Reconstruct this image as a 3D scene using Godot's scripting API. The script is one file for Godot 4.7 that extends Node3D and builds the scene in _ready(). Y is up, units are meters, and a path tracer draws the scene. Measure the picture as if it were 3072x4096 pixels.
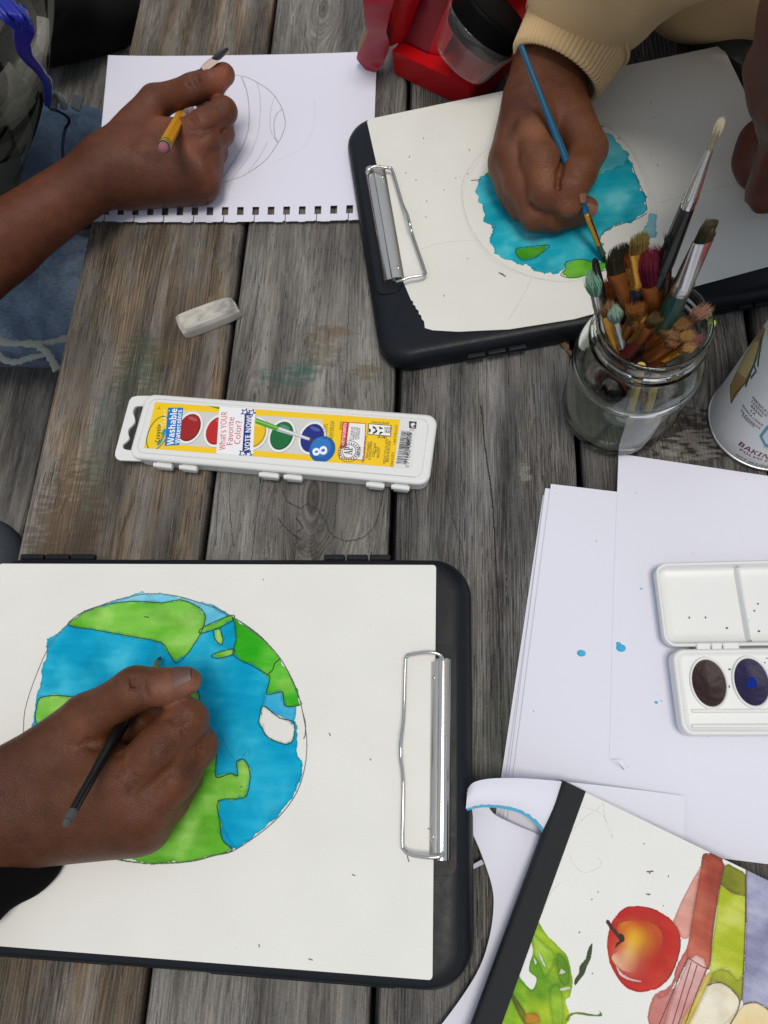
extends Node3D
# Picnic table seen from above: sheets of paper, clipboards, paints, a jar of brushes and three people drawing.
# Axes: y up, table top at y = 0, planks run along z, metres.

var rng := RandomNumberGenerator.new()
var taken := {}
var mats := {}

# ---------------------------------------------------------------- naming
func numbered(key: String) -> String:
	if not taken.has(key):
		taken[key] = 0
		return key
	taken[key] += 1
	return "%s_%03d" % [key, taken[key]]

func thing(called: String, label: String, category: String, at := Transform3D.IDENTITY, group := "") -> Node3D:
	var o := Node3D.new()
	o.name = numbered(called)
	o.transform = at
	add_child(o, true)
	o.set_meta("label", label)
	o.set_meta("category", category)
	o.set_meta("kind", "thing")
	if group != "":
		o.set_meta("group", group)
	return o

func part(parent: Node, called: String, mesh: Mesh, mat: Material, at := Transform3D.IDENTITY) -> MeshInstance3D:
	var o := MeshInstance3D.new()
	o.mesh = mesh
	o.material_override = mat
	o.transform = at
	var n := 0
	var nm := called
	while parent.has_node(nm):
		n += 1
		nm = "%s_%03d" % [called, n]
	o.name = nm
	parent.add_child(o, true)
	return o

func single(called: String, label: String, category: String, mesh: Mesh, mat: Material, at := Transform3D.IDENTITY, group := "") -> MeshInstance3D:
	var o := MeshInstance3D.new()
	o.mesh = mesh
	o.material_override = mat
	o.transform = at
	o.name = numbered(called)
	add_child(o, true)
	o.set_meta("label", label)
	o.set_meta("category", category)
	o.set_meta("kind", "thing")
	if group != "":
		o.set_meta("group", group)
	return o

func structure(called: String, mesh: Mesh, mat: Material, at := Transform3D.IDENTITY) -> MeshInstance3D:
	var o := MeshInstance3D.new()
	o.mesh = mesh
	o.material_override = mat
	o.transform = at
	o.name = called
	add_child(o, true)
	o.set_meta("kind", "structure")
	return o

# ---------------------------------------------------------------- materials
func flat(key: String, col: Color, rough := 0.6, metal := 0.0, spec := 0.5) -> StandardMaterial3D:
	if mats.has(key):
		return mats[key]
	var m := StandardMaterial3D.new()
	m.resource_name = key
	m.albedo_color = col
	m.roughness = rough
	m.metallic = metal
	m.metallic_specular = spec
	mats[key] = m
	return m

func noise_tex(freq: float, size := 256, oct := 4, sd := 1) -> NoiseTexture2D:
	var n := FastNoiseLite.new()
	n.seed = sd
	n.frequency = freq
	n.fractal_octaves = oct
	var t := NoiseTexture2D.new()
	t.noise = n
	t.width = size
	t.height = size
	t.seamless = true
	return t

func bumpy(m: StandardMaterial3D, tex: Texture2D, cm: float, tiles: float) -> StandardMaterial3D:
	m.heightmap_enabled = true
	m.heightmap_texture = tex
	m.heightmap_scale = cm
	m.uv1_triplanar = true
	m.uv1_scale = Vector3(tiles, tiles, tiles)
	return m

func printed(key: String, img: Image, rough := 0.75, spec := 0.35) -> StandardMaterial3D:
	var m := flat(key, Color.WHITE, rough, 0.0, spec)
	m.albedo_texture = ImageTexture.create_from_image(img)
	m.texture_repeat = false
	return m

# ---------------------------------------------------------------- mesh builder
class MB:
	var v := PackedVector3Array()
	var uv := PackedVector2Array()
	var c := PackedColorArray()
	var i := PackedInt32Array()
	var tone := Color.WHITE

	func add(p: Vector3, t := Vector2.ZERO) -> int:
		v.append(p)
		uv.append(t)
		c.append(tone)
		return v.size() - 1

	func tri(a: int, b: int, d: int) -> void:
		i.append(a)
		i.append(b)
		i.append(d)

	func quad(a: Vector3, b: Vector3, d: Vector3, e: Vector3) -> void:
		var k := v.size()
		add(a, Vector2(0, 0)); add(b, Vector2(1, 0)); add(d, Vector2(1, 1)); add(e, Vector2(0, 1))
		tri(k, k + 1, k + 2)
		tri(k, k + 2, k + 3)

	# rings of equal length joined by quads; closed = each ring wraps round
	func loft(rings: Array, closed := true, cap0 := false, cap1 := false, uvs: Array = []) -> void:
		var n: int = rings[0].size()
		var k0 := v.size()
		for r in rings.size():
			for j in n:
				var t := Vector2(float(j) / (n if closed else n - 1), float(r) / maxi(1, rings.size() - 1))
				if uvs.size() > 0:
					t = uvs[r][j]
				add(rings[r][j], t)
		var m := n if closed else n - 1
		for r in rings.size() - 1:
			for j in m:
				var a := k0 + r * n + j
				var b := k0 + r * n + (j + 1) % n
				tri(a, b, b + n)
				tri(a, b + n, a + n)
		if cap0:
			cap(rings[0], false)
		if cap1:
			cap(rings[rings.size() - 1], true)

	func cap(ring: PackedVector3Array, forward: bool) -> void:
		var mid := Vector3.ZERO
		for p in ring:
			mid += p
		mid /= ring.size()
		var k := add(mid, Vector2(0.5, 0.5))
		for p in ring:
			add(p)
		for j in ring.size():
			var a := k + 1 + j
			var b := k + 1 + (j + 1) % ring.size()
			if forward:
				tri(k, a, b)
			else:
				tri(k, b, a)

	func box(lo: Vector3, hi: Vector3) -> void:
		var p := [lo, Vector3(hi.x, lo.y, lo.z), Vector3(hi.x, lo.y, hi.z), Vector3(lo.x, lo.y, hi.z), Vector3(lo.x, hi.y, lo.z), Vector3(hi.x, hi.y, lo.z), hi, Vector3(lo.x, hi.y, hi.z)]
		for f in [[0, 1, 2, 3], [7, 6, 5, 4], [0, 4, 5, 1], [1, 5, 6, 2], [2, 6, 7, 3], [3, 7, 4, 0]]:
			quad(p[f[0]], p[f[1]], p[f[2]], p[f[3]])

	# a thick slab over any outline of points, pushed along d
	func slab(front: PackedVector3Array, d: Vector3) -> void:
		var back := PackedVector3Array()
		for p in front:
			back.append(p + d)
		cap(front, false)
		cap(back, true)
		for j in front.size():
			var b := (j + 1) % front.size()
			quad(front[j], front[b], back[b], back[j])

	func move(t: Transform3D, from := 0) -> void:
		for k in range(from, v.size()):
			v[k] = t * v[k]

	func mesh(solid := true) -> ArrayMesh:
		if solid:
			var vol := 0.0
			for k in range(0, i.size(), 3):
				vol += v[i[k]].dot(v[i[k + 1]].cross(v[i[k + 2]]))
			if vol > 0.0:
				i.reverse()
		var nn := PackedVector3Array()
		nn.resize(v.size())
		for k in range(0, i.size(), 3):
			var a := v[i[k]]
			var g := (v[i[k + 2]] - a).cross(v[i[k + 1]] - a)
			nn[i[k]] += g
			nn[i[k + 1]] += g
			nn[i[k + 2]] += g
		for k in nn.size():
			nn[k] = nn[k].normalized() if nn[k].length_squared() > 1e-30 else Vector3.UP
		return emit(nn)

	func emit(nn: PackedVector3Array) -> ArrayMesh:
		var arr := []
		arr.resize(Mesh.ARRAY_MAX)
		arr[Mesh.ARRAY_VERTEX] = v
		arr[Mesh.ARRAY_NORMAL] = nn
		arr[Mesh.ARRAY_TEX_UV] = uv
		arr[Mesh.ARRAY_COLOR] = c
		arr[Mesh.ARRAY_INDEX] = i
		var m := ArrayMesh.new()
		m.add_surface_from_arrays(Mesh.PRIMITIVE_TRIANGLES, arr)
		return m

func pl(a: Array) -> PackedVector2Array:
	var o := PackedVector2Array()
	for k in range(0, a.size() - 1, 2):
		o.append(Vector2(a[k], a[k + 1]))
	return o

func ring_of(mid: Vector3, ax: Vector3, ay: Vector3, n: int) -> PackedVector3Array:
	var o := PackedVector3Array()
	for k in n:
		var t := TAU * k / n
		o.append(mid + ax * cos(t) + ay * sin(t))
	return o

# rounded rectangle outline in the xz plane, from (x0, z0) to (x1, z1)
func rrect(x0: float, z0: float, x1: float, z1: float, r: float, y: float, n := 6) -> PackedVector3Array:
	var o := PackedVector3Array()
	r = maxf(r, 0.00005)
	var cs := [Vector2(x1 - r, z0 + r), Vector2(x1 - r, z1 - r), Vector2(x0 + r, z1 - r), Vector2(x0 + r, z0 + r)]
	for q in 4:
		for k in n + 1:
			var t := -PI / 2 + PI / 2 * q + PI / 2 * k / n
			o.append(Vector3(cs[q].x + r * cos(t), y, cs[q].y + r * sin(t)))
	return o

# soft-edged box standing on y0: rounded in plan (r) and along its top and bottom edges (b)
func rbox(b: MB, x0: float, z0: float, x1: float, z1: float, y0: float, y1: float, r: float, e: float, n := 5) -> void:
	var rings := []
	for k in 4:
		var t := PI / 2 * k / 3
		var s := e * (1 - sin(t))
		rings.append(rrect(x0 + s, z0 + s, x1 - s, z1 - s, r - s, y0 + e * (1 - cos(t)), n))
	for k in 4:
		var t := PI / 2 * k / 3
		var s := e * (1 - cos(t))
		rings.append(rrect(x0 + s, z0 + s, x1 - s, z1 - s, r - s, y1 - e * (1 - sin(t)), n))
	b.loft(rings, true, true, true)

func tube(b: MB, path: PackedVector3Array, radii: Array, n := 8, caps := true, flat_y := 1.0) -> void:
	var rings := []
	var t0 := (path[1] - path[0]).normalized()
	var ax := t0.cross(Vector3.UP)
	if ax.length() < 0.1:
		ax = t0.cross(Vector3.RIGHT)
	ax = ax.normalized()
	for k in path.size():
		var t := (path[mini(k + 1, path.size() - 1)] - path[maxi(k - 1, 0)]).normalized()
		ax = (ax - t * ax.dot(t)).normalized()
		var r: float = radii[k] if radii.size() > 1 else radii[0]
		rings.append(ring_of(path[k], ax * r, t.cross(ax) * r * flat_y, n))
	b.loft(rings, true, caps, caps)

func smooth(pts: PackedVector3Array, n := 6, closed := false) -> PackedVector3Array:
	var o := PackedVector3Array()
	var m := pts.size()
	for k in (m if closed else m - 1):
		var a := pts[(k - 1 + m) % m] if closed else pts[maxi(k - 1, 0)]
		var d := pts[(k + 2) % m] if closed else pts[mini(k + 2, m - 1)]
		for j in n:
			o.append(pts[k].cubic_interpolate(pts[(k + 1) % m], a, d, float(j) / n))
	if not closed:
		o.append(pts[m - 1])
	return o

func smooth2(pts: PackedVector2Array, n := 5, closed := true) -> PackedVector2Array:
	var o := PackedVector2Array()
	var m := pts.size()
	for k in (m if closed else m - 1):
		var a := pts[(k - 1 + m) % m] if closed else pts[maxi(k - 1, 0)]
		var d := pts[(k + 2) % m] if closed else pts[mini(k + 2, m - 1)]
		for j in n:
			o.append(pts[k].cubic_interpolate(pts[(k + 1) % m], a, d, float(j) / n))
	if not closed:
		o.append(pts[m - 1])
	return o

func lathe(b: MB, prof: PackedVector2Array, n := 48, cap0 := false, cap1 := false) -> void:
	var rings := []
	for p in prof:
		rings.append(ring_of(Vector3(0, p.y, 0), Vector3(p.x, 0, 0), Vector3(0, 0, p.x), n))
	b.loft(rings, true, cap0, cap1)

# thin plate over an outline in x, z; UV spans W x H
func plate(poly: PackedVector2Array, y0: float, y1: float, W: float, H: float) -> ArrayMesh:
	var b := MB.new()
	var idx := Geometry2D.triangulate_polygon(poly)
	for lay in 2:
		var k := b.v.size()
		for p in poly:
			b.add(Vector3(p.x, y1 if lay == 0 else y0, p.y), Vector2(p.x / W, p.y / H))
		for q in range(0, idx.size(), 3):
			if lay == 0:
				b.tri(k + idx[q], k + idx[q + 1], k + idx[q + 2])
			else:
				b.tri(k + idx[q], k + idx[q + 2], k + idx[q + 1])
	for q in poly.size():
		var p := poly[q]
		var s := poly[(q + 1) % poly.size()]
		var k := b.v.size()
		b.add(Vector3(p.x, y1, p.y), Vector2(p.x / W, p.y / H)); b.add(Vector3(s.x, y1, s.y), Vector2(s.x / W, s.y / H))
		b.add(Vector3(s.x, y0, s.y), Vector2(s.x / W, s.y / H)); b.add(Vector3(p.x, y0, p.y), Vector2(p.x / W, p.y / H))
		var area := 0.0
		for j in poly.size():
			area += poly[j].cross(poly[(j + 1) % poly.size()])
		if area > 0:
			b.tri(k, k + 2, k + 1); b.tri(k, k + 3, k + 2)
		else:
			b.tri(k, k + 1, k + 2); b.tri(k, k + 2, k + 3)
	# triangulate_polygon may wind either way; make the top face up
	var nn := PackedVector3Array()
	nn.resize(b.v.size())
	var np := poly.size()
	for t in range(0, b.i.size(), 3):
		var a := b.v[b.i[t]]
		var g := (b.v[b.i[t + 2]] - a).cross(b.v[b.i[t + 1]] - a)
		if b.i[t] < np and g.y < 0 or b.i[t] >= np and b.i[t] < 2 * np and g.y > 0:
			var w := b.i[t + 1]
			b.i[t + 1] = b.i[t + 2]
			b.i[t + 2] = w
			g = -g
		for j in 3:
			nn[b.i[t + j]] += g
	for k in nn.size():
		nn[k] = nn[k].normalized() if nn[k].length_squared() > 1e-30 else Vector3.UP
	return b.emit(nn)

func rect_poly(W: float, H: float) -> PackedVector2Array:
	return pl([0.0, 0.0, W, 0.0, W, H, 0.0, H])

# ---------------------------------------------------------------- living shapes: a smooth union of tapered capsules, meshed with surface nets
# groups: [[blend, [[a, b, ra, rb], ...]], ...]; creases: [[a, b, width, depth], ...]; tints: [[place, reach, colour, share], ...]
func organic(groups: Array, kc: float, cell: float, base: Color, creases: Array = [], tints: Array = [], mottle := 0.24) -> ArrayMesh:
	var lo := Vector3(1e9, 1e9, 1e9)
	var hi := -lo
	for g in groups:
		for bn in g[1]:
			for e in 2:
				var r: float = bn[2 + e] + kc * 3.0 + cell * 2.0
				lo = lo.min(bn[e] - Vector3(r, r, r))
				hi = hi.max(bn[e] + Vector3(r, r, r))
	var nx := int((hi.x - lo.x) / cell) + 2
	var ny := int((hi.y - lo.y) / cell) + 2
	var nz := int((hi.z - lo.z) / cell) + 2
	var sxy := nx * ny
	var n := sxy * nz
	var S := PackedFloat32Array()
	S.resize(n)
	for g in groups:
		var k: float = g[0]
		var G := PackedFloat32Array()
		G.resize(n)
		for bn in g[1]:
			var a: Vector3 = bn[0]
			var ba: Vector3 = bn[1] - a
			var ra: float = bn[2]
			var dr: float = bn[3] - ra
			var bb := maxf(ba.length_squared(), 1e-12)
			var m := maxf(ra, bn[3]) + 4.0 * k
			var bl: Vector3 = (a.min(bn[1]) - Vector3(m, m, m) - lo) / cell
			var bh: Vector3 = (a.max(bn[1]) + Vector3(m, m, m) - lo) / cell
			for z in range(maxi(0, int(bl.z)), mini(nz - 1, int(bh.z)) + 1):
				for y in range(maxi(0, int(bl.y)), mini(ny - 1, int(bh.y)) + 1):
					var row := z * sxy + y * nx
					for x in range(maxi(0, int(bl.x)), mini(nx - 1, int(bh.x)) + 1):
						var pa := Vector3(x, y, z) * cell + lo - a
						var t := clampf(pa.dot(ba) / bb, 0.0, 1.0)
						var d := (pa - ba * t).length() - ra - dr * t
						if d < 4.0 * k:
							G[row + x] += exp(-d / k)
		var pw := k / kc
		for q in n:
			if G[q] > 0.0:
				S[q] += pow(G[q], pw)
	var f := PackedFloat32Array()
	f.resize(n)
	for q in n:
		f[q] = -kc * log(S[q]) if S[q] > 1e-8 else 18.0 * kc
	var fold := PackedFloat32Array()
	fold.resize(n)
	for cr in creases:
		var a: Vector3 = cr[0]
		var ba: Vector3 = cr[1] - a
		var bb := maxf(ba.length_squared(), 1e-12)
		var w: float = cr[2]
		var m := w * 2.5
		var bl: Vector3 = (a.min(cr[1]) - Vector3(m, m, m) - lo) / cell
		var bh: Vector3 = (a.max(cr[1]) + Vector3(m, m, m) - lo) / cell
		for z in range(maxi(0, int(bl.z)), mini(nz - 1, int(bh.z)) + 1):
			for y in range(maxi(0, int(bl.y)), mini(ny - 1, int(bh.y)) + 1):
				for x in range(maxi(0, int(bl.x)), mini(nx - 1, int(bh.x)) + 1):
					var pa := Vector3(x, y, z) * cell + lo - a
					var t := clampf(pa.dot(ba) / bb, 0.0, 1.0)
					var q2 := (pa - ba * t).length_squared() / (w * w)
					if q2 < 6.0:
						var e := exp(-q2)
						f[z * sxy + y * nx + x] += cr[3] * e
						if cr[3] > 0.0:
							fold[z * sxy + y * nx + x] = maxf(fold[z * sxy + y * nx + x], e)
	var b := MB.new()
	var nn := PackedVector3Array()
	var at := PackedInt32Array()
	at.resize(n)
	at.fill(-1)
	var off := PackedInt32Array([0, 1, nx, nx + 1, sxy, sxy + 1, sxy + nx, sxy + nx + 1])
	var pairs := PackedInt32Array([0, 1, 2, 3, 4, 5, 6, 7, 0, 2, 1, 3, 4, 6, 5, 7, 0, 4, 1, 5, 2, 6, 3, 7])
	var blot := FastNoiseLite.new()
	blot.seed = 7
	blot.frequency = 60.0
	blot.fractal_octaves = 3
	for z in nz - 1:
		for y in ny - 1:
			var row := z * sxy + y * nx
			for x in nx - 1:
				var q := row + x
				var s := 0
				for e in 8:
					if f[q + off[e]] < 0.0:
						s += 1
				if s == 0 or s == 8:
					continue
				var p := Vector3.ZERO
				var cnt := 0
				for e in range(0, 24, 2):
					var i0 := pairs[e]
					var i1 := pairs[e + 1]
					var f0 := f[q + off[i0]]
					var f1 := f[q + off[i1]]
					if (f0 < 0.0) != (f1 < 0.0):
						var t := f0 / (f0 - f1)
						var p0 := Vector3(i0 & 1, (i0 >> 1) & 1, i0 >> 2)
						var p1 := Vector3(i1 & 1, (i1 >> 1) & 1, i1 >> 2)
						p += p0.lerp(p1, t)
						cnt += 1
				p /= cnt
				var g := Vector3.ZERO
				for e in 4:
					var wa := (p.y if e & 1 else 1.0 - p.y) * (p.z if e & 2 else 1.0 - p.z)
					g.x += wa * (f[q + off[1 + (e & 1) * 2 + (e & 2) * 2]] - f[q + off[(e & 1) * 2 + (e & 2) * 2]])
					var wb := (p.x if e & 1 else 1.0 - p.x) * (p.z if e & 2 else 1.0 - p.z)
					g.y += wb * (f[q + off[2 + (e & 1) + (e & 2) * 2]] - f[q + off[(e & 1) + (e & 2) * 2]])
					var wc := (p.x if e & 1 else 1.0 - p.x) * (p.y if e & 2 else 1.0 - p.y)
					g.z += wc * (f[q + off[4 + (e & 1) + (e & 2)]] - f[q + off[(e & 1) + (e & 2)]])
				var wp := (p + Vector3(x, y, z)) * cell + lo
				var col := base
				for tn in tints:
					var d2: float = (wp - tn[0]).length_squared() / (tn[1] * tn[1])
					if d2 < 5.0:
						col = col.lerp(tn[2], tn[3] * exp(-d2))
				var mo := 1.0 + mottle * (blot.get_noise_3dv(wp) + 0.6 * blot.get_noise_3dv(wp * 4.0))
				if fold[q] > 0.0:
					mo *= 1.0 - 0.30 * minf(fold[q], 1.0)  # colour darkened inside creases: painted cavity shade along with deeper skin pigment
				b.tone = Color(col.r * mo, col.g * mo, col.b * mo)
				at[q] = b.add(wp, Vector2(wp.x, wp.z) * 10.0)
				nn.append(g.normalized())
	for z in range(1, nz - 1):
		for y in range(1, ny - 1):
			for x in range(1, nx - 1):
				var q := z * sxy + y * nx + x
				if at[q] < 0:
					continue
				var ins := f[q] < 0.0
				for e in 3:
					var st: int = [1, nx, sxy][e]
					if ins == (f[q + st] < 0.0):
						continue
					var u: int = [nx, sxy, 1][e]
					var w: int = [sxy, 1, nx][e]
					var v0 := at[q]
					var v1 := at[q - u]
					var v2 := at[q - u - w]
					var v3 := at[q - w]
					if v0 < 0 or v1 < 0 or v2 < 0 or v3 < 0:
						continue
					if ins:
						b.tri(v0, v2, v1); b.tri(v0, v3, v2)
					else:
						b.tri(v0, v1, v2); b.tri(v0, v2, v3)
	return b.emit(nn)

# skin folds across the back of a joint: three short grooves
func knuckle(at: Vector3, along: Vector3, up: Vector3, wide: float, gap := 0.0026, deep := 0.0009) -> Array:
	var y := along.normalized()
	var x := y.cross(up).normalized()
	var o := []
	for k in 3:
		var c := at + y * gap * (k - 1)
		var bow := y * gap * 0.5 * (k - 1)
		var w := wide * (1.0 if k == 1 else 0.8)
		o.append([c - x * w + bow, c, 0.0016, deep])
		o.append([c, c + x * w + bow, 0.0016, deep])
	return o

# a chain of joints -> bones
func chain(j: Array) -> Array:
	var o := []
	for k in j.size() - 1:
		o.append([j[k][0], j[k + 1][0], j[k][1], j[k + 1][1]])
	return o

# ---------------------------------------------------------------- painting flat print
func fill(img: Image, pts: PackedVector2Array, col: Color) -> void:
	var y0 := 1e9
	var y1 := -1e9
	for p in pts:
		y0 = minf(y0, p.y)
		y1 = maxf(y1, p.y)
	var n := pts.size()
	for y in range(maxi(0, int(floor(y0))), mini(img.get_height() - 1, int(ceil(y1))) + 1):
		var c := y + 0.5
		var xs: Array[float] = []
		for k in n:
			var a := pts[k]
			var b := pts[(k + 1) % n]
			if (a.y <= c) != (b.y <= c):
				xs.append(a.x + (c - a.y) / (b.y - a.y) * (b.x - a.x))
		xs.sort()
		for k in range(0, xs.size() - 1, 2):
			var x0 := int(round(xs[k]))
			var x1 := int(round(xs[k + 1]))
			if x1 > x0:
				img.fill_rect(Rect2i(x0, y, x1 - x0, 1), col)

func stroke(img: Image, pts: PackedVector2Array, w: float, col: Color, closed := false, gap := 0.0) -> void:
	var n := pts.size()
	var iw := maxi(1, int(round(w)))
	for k in (n if closed else n - 1):
		var a := pts[k]
		var b := pts[(k + 1) % n]
		var m := maxi(1, int((b - a).length() * 1.3))
		for j in m:
			if gap > 0.0 and rng.randf() < gap:
				continue
			var p := a.lerp(b, float(j) / m)
			img.fill_rect(Rect2i(int(p.x - w * 0.5), int(p.y - w * 0.5), iw, iw), col)

func scaled(pts: PackedVector2Array, s: float, o := Vector2.ZERO) -> PackedVector2Array:
	var r := PackedVector2Array()
	for p in pts:
		r.append(p * s + o)
	return r

func circle2(c: Vector2, rx: float, ry: float, n := 32, rot := 0.0) -> PackedVector2Array:
	var o := PackedVector2Array()
	for k in n:
		var t := TAU * k / n
		o.append(c + Vector2(rx * cos(t), ry * sin(t)).rotated(rot))
	return o

# lettering: baseline runs from p0 to p1, capitals are h tall
func txt(img: Image, s: String, p0: Vector2, p1: Vector2, h: float, col: Color, bold := false, face := "Droid Sans", cap_of := "H") -> void:
	var tm := TextMesh.new()
	var fo := SystemFont.new()
	fo.font_names = PackedStringArray([face])
	fo.font_weight = 700 if bold else 400
	tm.font = fo
	tm.font_size = 48
	tm.pixel_size = 1.0
	tm.depth = 0.0
	tm.curve_step = 3.0
	tm.horizontal_alignment = HORIZONTAL_ALIGNMENT_LEFT
	tm.text = cap_of
	var ha := tm.get_mesh_arrays()
	var base := 1e9
	var top := -1e9
	for p in ha[Mesh.ARRAY_VERTEX]:
		base = minf(base, p.y)
		top = maxf(top, p.y)
	tm.text = s
	var arr := tm.get_mesh_arrays()
	var vs: PackedVector3Array = arr[Mesh.ARRAY_VERTEX]
	if vs.is_empty():
		return
	var x0 := 1e9
	var x1 := -1e9
	for p in vs:
		x0 = minf(x0, p.x)
		x1 = maxf(x1, p.x)
	var dir := (p1 - p0) / maxf(x1 - x0, 0.001)
	var upv := Vector2(dir.y, -dir.x).normalized() * h / (top - base)
	var ix: PackedInt32Array = arr[Mesh.ARRAY_INDEX] if arr[Mesh.ARRAY_INDEX] != null else PackedInt32Array(range(vs.size()))
	for k in range(0, ix.size(), 3):
		var t := PackedVector2Array()
		for j in 3:
			var p := vs[ix[k + j]]
			t.append(p0 + dir * (p.x - x0) + upv * (p.y - base))
		fill(img, t, col)

func field(w: int, h: int, freq: float, sd: int, oct := 3) -> PackedByteArray:
	var n := FastNoiseLite.new()
	n.seed = sd
	n.frequency = freq
	n.fractal_octaves = oct
	var im := n.get_image(w, h)
	im.convert(Image.FORMAT_L8)
	return im.get_data()

# like field(), drawn out by `along` in y and `across` in x
func streaks(w: int, h: int, across: float, along: float, freq: float, sd: int, oct := 3) -> PackedByteArray:
	var n := FastNoiseLite.new()
	n.seed = sd
	n.frequency = freq
	n.fractal_octaves = oct
	var im := n.get_image(maxi(4, int(w / across)), maxi(4, int(h / along)))
	im.convert(Image.FORMAT_L8)
	im.resize(w, h, Image.INTERPOLATE_CUBIC)
	return im.get_data()

# watercolour: shapes [[outline px, colour, lighter colour], ...] on paper; ragged rims, pooled pigment, darker drying edges
func watercolour(w: int, h: int, paper: Color, shapes: Array, sd: int, rag := 2.5) -> Image:
	var im := Image.create(w, h, false, Image.FORMAT_L8)
	var cols: Array[Color] = [paper]
	var pales: Array[Color] = [paper]
	for s in shapes:
		cols.append(s[1])
		pales.append(s[2])
		fill(im, s[0], Color8((cols.size() - 1) * 8, 0, 0))
	var src := im.get_data()
	var n1 := field(w, h, 0.022, sd, 4)
	var n2 := field(w, h, 0.022, sd + 1, 4)
	var n3 := field(w, h, 0.007, sd + 2, 4)
	var n4 := field(w, h, 0.30, sd + 3, 3)
	var n5 := streaks(w, h, 7.0, 1.6, 0.05, sd + 9, 3)
	var n6 := field(w, h, 0.0045, sd + 11, 2)
	var grain := field(w, h, 0.4, sd + 4, 2)
	var out := PackedByteArray()
	out.resize(w * h * 3)
	var e := 4
	for y in h:
		for x in w:
			var q := y * w + x
			var g := 1.0 + (grain[q] - 128) * 0.00030 + (n6[q] - 128) * 0.00007
			var sx := clampi(x + int((n1[q] - 128) * rag / 40.0), e, w - 1 - e)
			var sy := clampi(y + int((n2[q] - 128) * rag / 40.0), e, h - 1 - e)
			var k := src[sy * w + sx] >> 3
			var c := cols[k]
			if k > 0:
				var t := clampf((n3[q] - 112) / 90.0, 0.0, 1.0) * 0.55 + clampf((n6[q] - 120) / 80.0, 0.0, 1.0) * 0.45 + (n5[q] - 128) * 0.0020 + (n4[q] - 128) * 0.0024
				c = c.lerp(pales[k], clampf(t, -0.25, 1.0))
				var deep := clampf((n3[(h - 1 - y) * w + x] - 138) / 70.0, 0.0, 1.0) * 0.20
				c = c.darkened(deep * 0.35)
				if src[sy * w + sx + e] >> 3 != k or src[sy * w + sx - e] >> 3 != k or src[(sy + e) * w + sx] >> 3 != k or src[(sy - e) * w + sx] >> 3 != k:
					c = c.darkened(0.10)
			q *= 3
			out[q] = int(clampf(c.r * g, 0, 1) * 255)
			out[q + 1] = int(clampf(c.g * g, 0, 1) * 255)
			out[q + 2] = int(clampf(c.b * g, 0, 1) * 255)
	return Image.create_from_data(w, h, false, Image.FORMAT_RGB8, out)

func mix_px(img: Image, x: int, y: int, col: Color, a: float) -> void:
	if x >= 0 and y >= 0 and x < img.get_width() and y < img.get_height():
		img.set_pixel(x, y, img.get_pixel(x, y).lerp(col, a))

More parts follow.
